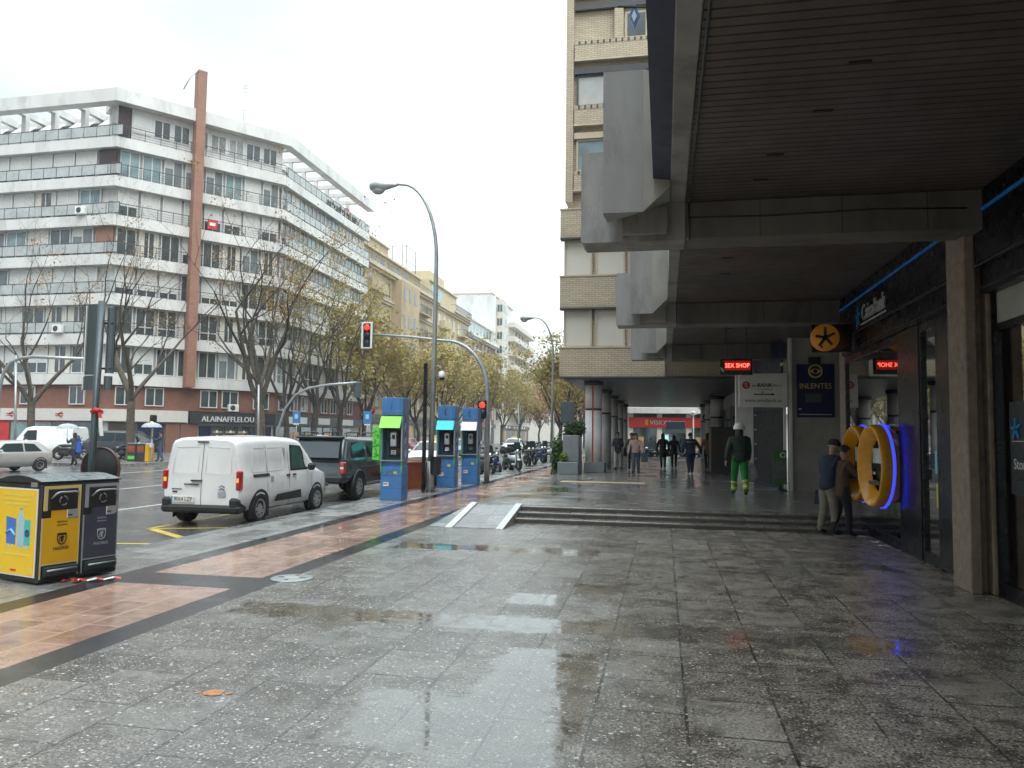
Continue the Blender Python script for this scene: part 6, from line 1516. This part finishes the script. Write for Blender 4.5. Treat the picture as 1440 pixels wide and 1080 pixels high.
b = MB(); b.lathe([(.02, 3.56), (.09, 3.53), (.10, 3.42), (.10, 3.36)], 'sign_white', (-6.42, 21.75, 0), n=16); b.ell((-6.42, 21.75, 3.35), (.085, .085, .08), 'car_glass', 12, 8); b.build('dome', dc, world=True)
# --- mast arm signal
def signal_head(name, o, m_on, parent, lit=0, n=3, s=1.0, world=True):
    x, y, z = o; b = MB(); H = .30 * n * s
    b.box(x - .19 * s, x + .19 * s, y, y + .22, z - H / 2 - .05, z + H / 2 + .05, 'black_metal', .05 * s); ob = b.build(name, parent, world=True)
    b = MB()
    for k in range(n):
        zc = z + H / 2 - .15 * s - k * .30 * s
        b.lathe([(0, -.01), (.105 * s, -.01), (.11 * s, 0)], m_on if k == lit else 'car_glass', (x, y - .002, zc), (0, 1, 0), n=16)
        b.tube([(x + .125 * s * math.cos(a), y - .07, zc + .125 * s * math.sin(a)) for a in [R(10 + 16 * i) for i in range(11)]], .012, 'black_matte', 4)
    b.build('lamp', ob, world=True)
    return ob
ms = thing('traffic_light', 'grey mast arm with a red light over the road and another red on its pole', 'traffic light', (-6.25, 27.05, 0))
b = MB(); pts = [(-6.24, 27.05, 0), (-6.25, 27.05, 3.2)]; rs = [.10, .085]
for i in range(1, 12):
    a = R(90 * i / 11); pts.append((-6.25 - 1.6 * (1 - math.cos(a)), 27.05, 3.2 + 1.92 * math.sin(a))); rs.append(.085 - .003 * i)
pts += [(-9.2, 27.05, 5.28), (-10.7, 27.05, 5.40)]; rs += [.045, .04]
b.tube(pts, rs, 'steel_galv', 10); b.box(-6.40, -6.10, 26.9, 27.2, 0, .03, 'steel_dark'); b.build('mast_arm', ms, world=True)
sh_ = signal_head('signal_head', (-10.92, 27.0, 5.36), 'signal_red', ms, 0, 3, 1.0)
b = MB(); b.box(-11.14, -10.70, 27.0, 27.02, 4.86, 5.86, 'sign_white', .05); b.build('back_plate', sh_, world=True)
signal_head('signal_head', (-6.42, 26.95, 2.62), 'signal_red', ms, 0, 2, 1.0)
# --- smaller signals across the road
def mast2(label, pts, r, head, loc, group=None):
    t = thing('traffic_light', label, 'traffic light', loc)
    b = MB(); b.tube(pts, r, 'steel_galv', 8); b.build('mast_arm', t, world=True)
    if head:
        x, y, z = head; b = MB(); b.box(x - .2, x + .2, y, y + .25, z - .5, z + .5, 'sign_back', .04); b.build('signal_head', t, world=True)
    return t
mast2('pale curved signal arm at the left edge behind the sign panels', [(-29.95, 30, -.3), (-29.93, 30, 3.6), (-29.75, 30, 4.3), (-29.4, 30, 4.72), (-28.9, 30, 4.92), (-28.2, 30, 4.98), (-25.5, 30, 4.86)], .075, None, (-29.95, 30, -.3))
b = MB(); b.cyl((-28.88, 30, -.3), (-29.15, 30, 5.05), .06, 'steel_galv', .05, 8); tag(b.build('signal_pole', loc=(-28.9, 30, -.3), world=True), 'slim grey pole crossing the curved signal arm at the left edge', 'pole')
mast2('curved grey signal arm between the van roof and the trees', [(-24.6, 46, -.1), (-24.55, 46, 1.8), (-24.1, 46, 3.2), (-23.4, 46, 4.1), (-22.5, 46, 4.55), (-21, 46, 4.78), (-19.2, 46, 4.9)], .08, (-19.15, 46, 4.45), (-24.6, 46, -.1))
b = MB(); b.cyl((-25.3, 45, -.1), (-25.45, 45, 4.7), .075, 'steel_galv', .06, 8); tag(b.build('signal_pole', loc=(-25.3, 45, -.1), world=True), 'slim grey pole behind the roof of the white van', 'pole')
am = thing('traffic_light', 'pedestrian signal showing amber and red by the far crossing', 'traffic light', (-27.3, 37.3, 0))
b = MB(); b.cyl((-27.3, 37.3, 0), (-27.32, 37.3, 2.3), .05, 'sign_white', n=8); b.build('pole', am, world=True)
signal_head('signal_head', (-27.28, 37.2, 2.22), 'signal_amber', am, 1, 2, .9)
signal_head('signal_head', (-27.66, 37.2, 1.92), 'led_red', am, 0, 1, .7)
b = MB(); b.box(-27.5, -27.1, 37.1, 37.2, .75, 1.0, 'sign_white', .03); b.build('control_box', am, world=True)
for i, x in enumerate((-28.35, -27.8)):
    t = thing('street_bin', ['black street bin with green graffiti by the far crossing, left one', 'black street bin with a yellow end by the far crossing, right one'][i], 'litter bin', (x, 37.3, 0), 0, 'pair of black bins by the far crossing')
    b = MB(); b.box(-.26, .26, -.25, .25, 0, .95, 'steel_dark', .03); b.box(-.27, .27, -.26, .26, .951, 1.0, 'steel_galv', .01); b.build('body', t)
    b = MB(); b.box(-.2, .2, -.256, -.251, .5, .85, 'skip_rust'); b.box(-.2, .2, -.257, -.251, .12, .3, 'panel_green' if i == 0 else 'steel_dark')
    if i: b.box(.262, .5, -.24, .24, .0, .96, 'bin_yellow', .02)
    b.build('panel', t)
# --- skip, planter shrubs, boards, globe lamps
sk = thing('skip', 'rust orange rubble skip behind the black post at the kerb', 'skip', (-7.75, 24, -.12))
b = MB()
A = [(-8.1, 22.9, -.1), (-7.38, 22.9, -.1), (-7.38, 25.0, -.1), (-8.1, 25.0, -.1), (-8.35, 22.6, .82), (-7.2, 22.6, .82), (-7.2, 25.3, .82), (-8.35, 25.3, .82)]
b.add(A, [(0, 1, 2, 3), (0, 1, 5, 4), (1, 2, 6, 5), (2, 3, 7, 6), (3, 0, 4, 7)], 'skip_rust'); b.build('body', sk, world=True)
b = MB()
for p, q in ((4, 5), (5, 6), (6, 7), (7, 4)): b.tube([A[p], A[q]], .04, 'skip_rust', 6)
b.build('rim', sk, world=True)
b = MB(); b.ell((-7.8, 24, .78), (.5, 1.2, .18), 'bark'); b.build('rubble', sk, world=True)
def shrub(label, loc, r, n, leaf, ls=.07, cat='shrub', grp=None):
    t = thing('shrub', label, cat, loc, 0, grp); rd = random.Random(n); s = MB(); lf = MB()
    for k in range(9):
        a = rd.uniform(0, 6.28); e = Vector((math.cos(a) * r[0] * rd.uniform(.2, .9), math.sin(a) * r[1] * rd.uniform(.2, .9), r[2] * rd.uniform(.8, 1.9)))
        s.tube([(0, 0, 0), e * .5 + Vector((0, 0, .05)), e], [.02, .014, .006], 'bark_dark', 5, True, False)
    for k in range(n):
        a = rd.uniform(0, 6.28); q = math.sqrt(rd.random()); c = Vector((math.cos(a) * r[0] * q * rd.uniform(.75, 1.15), math.sin(a) * r[1] * q, r[2] * (1 + rd.gauss(0, .42)) * (1.1 - .25 * q)))
        if c.z < -.05: continue
        u = Vector((rd.uniform(-1, 1), rd.uniform(-1, 1), rd.uniform(-1, 1))).normalized() * ls; w = u.orthogonal() * .6
        lf.add([c - u, c + w, c + u, c - w], [(0, 1, 2, 3)], leaf)
    s.build('stem', t); lf.build('foliage', t)
shrub('dark green shrub growing behind the tall grey planter', (-4.02, 30.4, .1), (.34, .4, .8), 1300, 'leaf_green', .075)
shrub('dark green shrub spilling over the top of the tall grey planter', (-3.38, 29.6, 1.7), (.42, .4, .28), 900, 'leaf_green', .06)
shrub('small lime green plant in the front step of the tall grey planter', (-3.68, 28.75, .72), (.16, .16, .18), 220, 'leaf_lime', .05, 'plant')
gs = thing('street_sign', 'plain grey back of a street board above the planter shrubs', 'sign', (-4.2, 34, 0))
b = MB(); b.box(-4.5, -3.9, 34, 34.06, 2.3, 3.22, 'sign_back', .01); b.build('board', gs, world=True)
b = MB(); b.cyl((-4.2, 34.1, 0), (-4.2, 34.1, 3.1), .04, 'steel_dark', n=8); b.box(-4.28, -4.02, 33.98, 34.04, 1.55, 2.25, 'booth_blue', .02); b.box(-4.14, -3.98, 33.97, 33.979, 1.45, 1.8, 'teal', .01); b.build('post', gs, world=True)
GG = 'white globe street lamps beyond the passage'
for x, y, h, lab in ((2.36, 64, 3.55, 'lower white globe street lamp in front of the red fascia'), (2.98, 64, 4.0, 'higher white globe street lamp in front of the red fascia, rightmost')):
    t = thing('globe_lamp', lab, 'street lamp', (x, y, 0), 0, GG)
    b = MB(); b.cyl((0, 0, -.1), (0, 0, h), .05, 'sign_white', n=8); b.build('pole', t)
    b = MB(); b.ell((0, 0, h + .1), (.22, .22, .20), 'awning_white'); b.lathe([(.28, h), (.2, h + .22), (0, h + .3)], 'sign_white', n=14); b.build('globe', t)
for x, y, h, lab in ((-8.15, 36, 2.4, 'slim white pole rising among the scooters'), (-7.35, 52, 3.2, 'slim grey pole at the far end of the scooter row'), (-8.3, 44, 3.6, 'second slim grey pole rising behind the scooters')):
    b = MB(); b.cyl((0, 0, -.1), (0, 0, h), .035, 'steel_galv', n=8); b.lathe([(.04, h), (.05, h + .03), (0, h + .06)], 'steel_galv', n=8); tag(b.build('signal_pole', loc=(x, y, 0)), lab, 'pole')
cr_ = thing('cross_sign', 'small red and white round shop sign above the pickup canopy', 'sign', (FX + 1.2, 79, 4.2))
b = MB(); b.box(FX + .3, FX + 1.0, 78.98, 79.03, 4.17, 4.23, 'steel_dark'); b.build('bracket', cr_, world=True)
b = MB(); b.lathe([(0, -.06), (.45, -.06), (.45, .06), (0, .06)], 'letter_red', (FX + 1.4, 79, 4.2), (0, 1, 0), n=20); b.box(FX + 1.2, FX + 1.6, 78.92, 78.938, 4.15, 4.25, 'sign_white'); b.build('disc', cr_, world=True)
for x, y, lab in ((-24.0, 47.5, 'blue and white parking sign left of the pickup roof bars'), (-18.6, 46.5, 'blue direction sign above the pickup cab by the green awning booth')):
    t = thing('street_sign', lab, 'road sign', (x, y, 0))
    b = MB(); b.cyl((0, 0, -.12), (0, 0, 3.1), .035, 'steel_galv', n=8); b.build('post', t)
    b = MB(); b.box(-.28, .28, -.05, -.02, 2.3, 3.1, 'booth_blue', .01); b.box(-.2, .2, -.056, -.051, 2.2, 2.28, 'sign_white'); b.box(-.12, .1, -.056, -.051, 2.6, 2.9, 'blue_pale'); b.build('panel', t)

# ================================================ PEOPLE
def skin_mesh(name, nodes, edges, mats_of, parent=None, sub=1):
    """nodes {k: (pos, rx, ry)}; grows one continuous surface and assigns a material per face by nearest bone"""
    keys = list(nodes); ix = {k: i for i, k in enumerate(keys)}
    me = bpy.data.meshes.new('skeleton'); me.from_pydata([nodes[k][0] for k in keys], [(ix[a], ix[c]) for a, c in edges], [])
    ob = bpy.data.objects.new('skeleton', me); C.objects.link(ob)
    ob.modifiers.new('skin', 'SKIN'); ob.modifiers['skin'].use_smooth_shade = True
    if not me.skin_vertices: me.skin_vertices.new() if hasattr(me.skin_vertices, 'new') else None
    for i, k in enumerate(keys):
        sv = me.skin_vertices[0].data[i]; sv.radius = (nodes[k][1], nodes[k][2]); sv.use_root = (i == 0)
    m2 = ob.modifiers.new('sub', 'SUBSURF'); m2.levels = sub; m2.render_levels = sub
    dg = bpy.context.evaluated_depsgraph_get(); ev = ob.evaluated_get(dg)
    out = bpy.data.meshes.new_from_object(ev)
    bpy.data.objects.remove(ob); bpy.data.meshes.remove(me)
    out.materials.clear(); names = []
    segs = [(Vector(nodes[a][0]), Vector(nodes[c][0]), mats_of(a, c)) for a, c in edges]
    for p in out.polygons:
        c = p.center; best = None; bd = 1e9
        for a, d, m in segs:
            ab = d - a; t = max(0, min(1, (c - a).dot(ab) / max(1e-9, ab.length_squared))); dd = (c - a - ab * t).length
            if dd < bd: bd = dd; best = m
        if best not in names: names.append(best); out.materials.append(M[best])
        p.material_index = names.index(best); p.use_smooth = True
    o = bpy.data.objects.new(name, out); C.objects.link(o)
    if parent: o.parent = parent
    return o
def person(label, loc, heading, H, top, legs, shoes='cloth_black', hair='hair_dark', hairlen='short', stride=.25, arms=((.0, .12), (.0, .12)), coat=None, coatlen=.82, lean=0., headpitch=0., hat=None, long=False, phase=1, group='people on foot', build=1.0, elbow=(.12, .12), hood=None, headyaw=0., fingers=False):
    t = thing('person', label, 'person', loc, heading, group)
    s = H / 1.75; k = build
    def V(x, y, z): return Vector((x * s, (y + lean * max(0, z - .9) * 1.0) * s, z * s))
    N = {}; E = []
    def node(n, x, y, z, rx, ry=None, raw=None): N[n] = ((raw if raw is not None else V(x, y, z)), rx * s, (ry or rx) * s)
    node('pelvis', 0, 0, .95, .155 * k, .115 * k); node('waist', 0, .0, 1.10, .145 * k, .11 * k); node('chest', 0, -.005, 1.30, .165 * k, .115 * k); node('upper', 0, -.01, 1.41, .13 * k, .085 * k); node('neck', 0, .0, 1.49, .055); node('head0', 0, .02, 1.56, .066, .078); node('head1', 0, .025, 1.64, .077, .094); node('head2', 0, .015, 1.715, .06, .07)
    E += [('pelvis', 'waist'), ('waist', 'chest'), ('chest', 'upper'), ('upper', 'neck'), ('neck', 'head0'), ('head0', 'head1'), ('head1', 'head2')]
    for sd, nm in ((-1, 'l'), (1, 'r')):
        f = stride * phase * sd
        node('hip' + nm, sd * .095, 0, .88, .108 * k); node('knee' + nm, sd * .10, f * .62 + .03, .50, .078 * k)
        back = f < 0
        node('ankle' + nm, sd * .10, f * 1.15 - (.06 if back else 0), .10 + (.05 if back and stride > .15 else 0), .058); node('toe' + nm, sd * .115, f * 1.15 + .15 - (.05 if back else 0), .045, .04, .035)
        E += [('pelvis', 'hip' + nm), ('hip' + nm, 'knee' + nm), ('knee' + nm, 'ankle' + nm), ('ankle' + nm, 'toe' + nm)]
        fw, out = arms[0 if sd < 0 else 1]; eb = elbow[0 if sd < 0 else 1]
        node('sh' + nm, sd * .185 * (.5 + .5 * k), -.01, 1.40, .062 * k)
        shp = N['sh' + nm][0]
        el = shp + Vector((sd * out * .8, math.sin(fw) * .29, -math.cos(fw) * .29)) * s
        wr = el + Vector((sd * out * .25 - sd * (.10 if eb > .8 else 0), math.sin(fw + eb) * .25, -math.cos(fw + eb) * .25)) * s
        dh = (wr - el).normalized(); pm = wr + dh * .075 * s
        node('el' + nm, 0, 0, 0, .046 * k, raw=el); node('wr' + nm, 0, 0, 0, .034, raw=wr); node('pm' + nm, 0, 0, 0, .036, .02, raw=pm)
        E += [('upper', 'sh' + nm), ('sh' + nm, 'el' + nm), ('el' + nm, 'wr' + nm), ('wr' + nm, 'pm' + nm)]
    def mats(a, c):
        n = a + c
        if 'toe' in c: return shoes
        if 'hip' in c or 'knee' in c or 'ankle' in c: return legs
        if a.startswith('wr') or 'neck' in c or 'head' in c: return 'skin'
        return top
    body = skin_mesh('body', N, E, mats, t, 2)
    hd = Vector(N['head1'][0]); up = (Vector(N['head2'][0]) - Vector(N['head0'][0])).normalized()
    # face and hands
    b = MB()
    def hp(x, y, z):
        q = Matrix.Rotation(headyaw, 3, 'Z') @ (Matrix.Rotation(-headpitch, 3, 'X') @ Vector((x, y, z))); return hd + q * s
    for sx in (-1, 1): b.ell(hp(sx * .031, .088, .012), (.011 * s, .008 * s, .008 * s), 'letter_black', 8, 5); b.ell(hp(sx * .079, -.005, -.005), (.012 * s, .02 * s, .032 * s), 'skin', 8, 5)
    b.ell(hp(0, .102, -.015), (.013 * s, .018 * s, .024 * s), 'skin', 8, 5); b.box(*[v for a in (hp(-.022, .088, -.058), hp(.022, .094, -.052)) for v in ()]) if False else b.ell(hp(0, .092, -.05), (.022 * s, .008 * s, .006 * s), 'cloth_pink', 8, 5)
    b.build('face', t)
    b = MB()
    for nm, sd in (('l', -1), ('r', 1)):
        wr, pm = Vector(N['wr' + nm][0]), Vector(N['pm' + nm][0]); d = (pm - wr).normalized(); sidev = Vector((0, 1, 0)) if abs(d.y) < .8 else Vector((1, 0, 0))
        sidev = (sidev - d * d.dot(sidev)).normalized(); cur = d.cross(sidev).normalized() * sd
        if not fingers and H < 1: continue
        for i in range(4):
            o = pm + sidev * (.027 - .018 * i) * s; L = (.062, .072, .068, .052)[i] * s
            b.tube([o - d * .01 * s, o + d * L * .5, o + d * L * .85 - cur * .015 * s, o + d * L * .95 - cur * .035 * s], [.0095 * s, .009 * s, .0085 * s, .007 * s], 'skin', 6)
        o = wr + d * .03 * s + sidev * .03 * s; b.tube([o, o + (d * .6 + sidev) * .03 * s, o + (d * 1.2 + sidev * 1.1) * .045 * s], [.012 * s, .011 * s, .008 * s], 'skin', 6)
    b.build('hand', t)
    # hair
    if hair:
        b = MB(); n, kk = 14, 7; vs = []; fs = []
        for i in range(kk + 1):
            ph = math.pi * .62 * i / kk
            for j in range(n):
                w = 6.283 * j / n; back = .5 - .5 * math.sin(w); r = 1.0
                z = math.cos(ph) * .105 if ph < 1.6 else math.cos(ph) * .105
                if ph > 1.2 and math.sin(w) > .2: z = max(z, .045)
                if hairlen == 'long' and i >= kk - 2 and math.sin(w) < .35: z -= (.10, .18, .30)[i - kk + 2]
                vs.append(hp(.100 * math.sin(ph) * math.cos(w), .120 * math.sin(ph) * math.sin(w) - .010, z * 1.12 + .02))
        for i in range(kk):
            for j in range(n): fs.append((i * n + j, i * n + (j + 1) % n, (i + 1) * n + (j + 1) % n, (i + 1) * n + j))
        b.add(vs, fs, hair, True); b.build('hair', t)
    if hat == 'helmet':
        b = MB(); b.lathe([(0, .155), (.07, .145), (.118, .105), (.140, .045), (.144, .0), (.160, -.012), (.12, -.016)], 'helmet_white', hd + Vector((0, 0, .03 * s)), (0, 0, 1), n=20); b.build('helmet', t)
    if hat == 'cap':
        b = MB(); b.lathe([(0, .125), (.06, .118), (.108, .07), (.124, .015), (.122, .0)], 'cloth_black', hp(0, -.004, .03), up, n=18); b.box(-.001, .001, -.001, .001, 0, .001, 'cloth_black'); b.ell(hp(0, .115, .03), (.07 * s, .06 * s, .008 * s), 'cloth_black', 10, 4); b.build('cap', t)
    # jacket or coat over the body
    if coat:
        n2 = {}; e2 = []
        def cp(nm, g): n2[nm] = (N[nm][0], N[nm][1] + g * s, N[nm][2] + g * s)
        hem = Vector(N['pelvis'][0]) + Vector((0, 0, (coatlen - .95) * s))
        cp('chest', .028); cp('waist', .03); cp('upper', .03)
        n2['hem0'] = (Vector(N['pelvis'][0]), N['pelvis'][1] + .028 * s, N['pelvis'][2] + .036 * s)
        e2 += [('chest', 'waist'), ('waist', 'hem0'), ('chest', 'upper')]
        if coatlen < .93: n2['hem'] = (hem, N['pelvis'][1] + (.045 if long else .042) * s, N['pelvis'][2] + .06 * s); e2.append(('hem0', 'hem'))
        n2['col'] = (Vector(N['neck'][0]) + Vector((0, 0, .005)), .078 * s, .078 * s); e2.append(('upper', 'col'))
        for nm in 'lr':
            for q in ('sh', 'el', 'wr'): cp(q + nm, .02)
            e2 += [('upper', 'sh' + nm), ('sh' + nm, 'el' + nm), ('el' + nm, 'wr' + nm)]
        skin_mesh('coat', n2, e2, lambda a, c: hood if (hood and c in ('col',)) else coat, t, 2)
    t['hands'] = 0; del t['hands']
    return t, N, s
def bag(label, cat, loc, rz, size, m, name='handbag', group=None, straps=True, sack=False):
    t = thing(name, label, cat, loc, rz, group); w, d, h = size; b = MB()
    if sack:
        rd = random.Random(2); b.lathe([(.02, 0), (w * .35, -.05), (w * .45, -h * .4), (w * .55, -h * .75), (w * .42, -h), (.0, -h * 1.02)], m, n=12)
        b.v = [(x + rd.uniform(-.02, .02), y * .6 + rd.uniform(-.02, .02), z) for x, y, z in b.v]
    else:
        b.prism([(-w * .5, -h), (w * .5, -h), (w * .42, 0), (-w * .42, 0)], 'y', -d / 2, d / 2, m)
    b.build('bag_body', t)
    if straps:
        b = MB(); b.tube([(-w * .3, 0, 0), (-w * .2, 0, h * .35), (0, 0, h * .5), (w * .2, 0, h * .35), (w * .3, 0, 0)], .012, m, 5); b.build('strap', t)
def hand_pos(t, N, nm): return t.matrix_basis @ Vector(N['pm' + nm][0]) if False else (Matrix.Translation(t.location) @ Matrix.Rotation(t.rotation_euler.z, 4, 'Z')) @ Vector(N['pm' + nm][0])
p, N, s = person('man in navy jacket, khaki trousers and black cap, stooping over the cash machine', (2.86, 14.55, 0), R(-62), 1.66, 'cloth_navy', 'cloth_khaki', hair='hair_grey', stride=.05, arms=((.15, .10), (.55, .06)), elbow=(.25, 1.0), coat='cloth_navy', coatlen=.80, lean=.16, headpitch=.35, hat='cap', build=1.12, fingers=True)
q = hand_pos(p, N, 'l'); bag('dark blue shoulder bag hanging at the side of the man in khaki trousers', 'bag', (q.x - .05, q.y, q.z + .0), R(-40), (.34, .14, .26), 'cloth_navy')
person('woman in a dark camouflage coat with dark hair using the far cash machine', (3.06, 14.42, 0), R(-75), 1.58, 'cloth_camo', 'cloth_black', hair='hair_dark', stride=.08, arms=((.5, .05), (.7, .05)), elbow=(1.0, .9), coat='cloth_camo', coatlen=.70, lean=.06, headpitch=.3, long=True, fingers=True)
p, N, s = person('worker in green trousers, dark green jacket and white helmet walking away', (1.85, 19.9, UP), R(6), 1.74, 'cloth_green', 'cloth_hiviz', hair='hair_dark', hairlen='long', stride=.20, arms=((-.2, .13), (.15, .05)), elbow=(.3, .3), coat='cloth_green', coatlen=.80, hat='helmet', build=1.16, hood='cloth_navy', phase=-1, fingers=True)
for nm in 'lr':
    b = MB(); a, c = Vector(N['knee' + nm][0]), Vector(N['ankle' + nm][0])
    for u, h, m in ((.42, .06, 'hiviz_yellow'), (.62, .05, 'steel_galv'), (.8, .09, 'hiviz_yellow')):
        o = a + (c - a) * u; d = (c - a).normalized(); b.cyl(o - d * h / 2, o + d * h / 2, .088 - .02 * u, m, n=12)
    b.build('reflective_band', p)
q = hand_pos(p, N, 'r'); bag('crumpled pale plastic bag carried by the helmeted worker', 'bag', (q.x + .04, q.y, q.z), 0, (.34, .2, .48), 'bag_plastic', 'carrier_bag', None, False, True)
p, N, s = person('man in navy work jacket and trousers walking away down the passage', (1.02, 30.8, UP), R(8), 1.60, 'cloth_navy', 'cloth_navy', stride=.16, arms=((-.1, .14), (.1, .26)), elbow=(.3, .2), coat='cloth_navy', coatlen=.84, build=1.18)
b = MB(); c = Vector(N['chest'][0]) + Vector((0, 0, .06)); b.lathe([(.205, -.012), (.21, -.012), (.21, .012), (.205, .012)], 'steel_galv', (0, 0, 0), (0, 0, 1), n=20, ring=True); b.v = [(x + c.x, y * .76 + c.y, z + c.z) for x, y, z in b.v]; b.build('reflective_band', p)
person('woman in a long black coat walking away, left one of the dark pair', (-.03, 35.5, UP), R(5), 1.58, 'cloth_black', 'cloth_black', hairlen='long', stride=.12, coat='cloth_black', coatlen=.55, long=True)
p, N, s = person('woman in black with a dark shoulder bag walking away, right one of the dark pair', (.46, 35.9, UP), R(-4), 1.52, 'cloth_black', 'cloth_black', hairlen='long', stride=.12, coat='cloth_black', coatlen=.80, phase=-1)
q = hand_pos(p, N, 'l'); bag('dark olive bag on the arm of the smaller woman in black', 'bag', (q.x, q.y - .05, q.z + .2), 0, (.30, .12, .34), 'cloth_camo')
person('woman in a tan coat with long dark hair walking away on the right', (1.93, 35.6, UP), R(10), 1.62, 'cloth_tan', 'cloth_black', hairlen='long', stride=.10, coat='cloth_tan', coatlen=.66, long=True, build=.95)
p, N, s = person('woman in a pale patterned blouse and blue jeans walking towards us', (-1.05, 29.8, UP), R(176), 1.55, 'cloth_pink', 'cloth_denim', hairlen='long', stride=.14, arms=((.25, .12), (.1, .12)), elbow=(.5, .3), coat='cloth_pink', coatlen=.90, build=1.05)
q = hand_pos(p, N, 'l'); bag('dark bag swinging at the side of the woman in jeans', 'bag', (q.x + .08, q.y, q.z), 0, (.26, .12, .30), 'cloth_slate')
p, N, s = person('woman in dark slate jacket and white trousers coming past the columns', (-1.92, 33.2, UP), R(174), 1.60, 'cloth_slate', 'cloth_white', hair='hair_dark', stride=.12, arms=((.35, .06), (.35, .06)), elbow=(1.2, 1.2), coat='cloth_slate', coatlen=.72)
bag('black shopping bag beside the woman in white trousers', 'bag', (-1.52, 33.15, 1.22), 0, (.34, .16, .36), 'cloth_black')
person('second figure in grey just behind the woman in jeans', (-1.35, 33.5, UP), R(178), 1.58, 'cloth_grey', 'cloth_black', stride=.1, coat='cloth_grey', coatlen=.8)
def umbrella(label, loc, m, tilt=.15):
    t = thing('umbrella', label, 'umbrella', loc); b = MB(); n = 16; vs = [(0, 0, .28)]; fs = []
    for i in range(1, 5):
        for j in range(n):
            w = 6.283 * j / n; r = .52 * math.sin(i / 4 * 1.45) / .99; vs.append((r * math.cos(w), r * math.sin(w), .28 * math.cos(i / 4 * 1.5) - (.02 if (j % 2 and i == 4) else 0)))
    for j in range(n): fs.append((0, 1 + j, 1 + (j + 1) % n))
    for i in range(3):
        for j in range(n): fs.append((1 + i * n + j, 1 + i * n + (j + 1) % n, 1 + (i + 1) * n + (j + 1) % n, 1 + (i + 1) * n + j))
    b.add(vs, fs, m, True); b.build('canopy', t)
    b = MB(); b.cyl((0, 0, -.62), (0, 0, .32), .009, 'steel_dark', n=6); b.build('shaft', t)
p, N, s = person('woman hurrying under a pale umbrella with a bright blue bag at the far left', (-28.4, 33.0, -.1), R(75), 1.62, 'cloth_tan', 'cloth_black', stride=.26, arms=((.9, .06), (.1, .1)), elbow=(1.3, .3), coat='cloth_slate', coatlen=.8, hairlen='long')
q = hand_pos(p, N, 'l'); umbrella('pale grey umbrella over the woman with the blue bag', (q.x, q.y, q.z + .50), 'cloth_pale')
q = hand_pos(p, N, 'r'); bag('bright blue bag carried at the far left crossing', 'bag', (q.x + .12, q.y - .25, q.z + .45), R(30), (.42, .2, .52), 'cloth_blue')
p, N, s = person('figure in slate clothes under a grey umbrella by the pedestrian signal', (-26.7, 37.2, 0), R(120), 1.68, 'cloth_slate', 'cloth_denim', stride=.1, arms=((.9, .06), (.1, .1)), elbow=(1.3, .3), coat='cloth_slate', coatlen=.8)
q = hand_pos(p, N, 'l'); umbrella('grey umbrella beside the amber pedestrian signal', (q.x, q.y, q.z + .50), 'cloth_pale')
# ================================================ the damp air
hz = bpy.data.materials.new('damp_air'); hz.use_nodes = True; hz.node_tree.nodes.clear()
out = hz.node_tree.nodes.new('ShaderNodeOutputMaterial'); pv = hz.node_tree.nodes.new('ShaderNodeVolumePrincipled')
pv.inputs['Color'].default_value = (.93, .97, 1, 1); pv.inputs['Density'].default_value = .0007; pv.inputs['Anisotropy'].default_value = .3
hz.node_tree.links.new(pv.outputs[0], out.inputs['Volume'])
M['damp_air'] = hz
b = MB(); b.box(-75, 40, -75, 300, -1.4, 46, 'damp_air'); tag(b.build('haze'), kind='stuff')
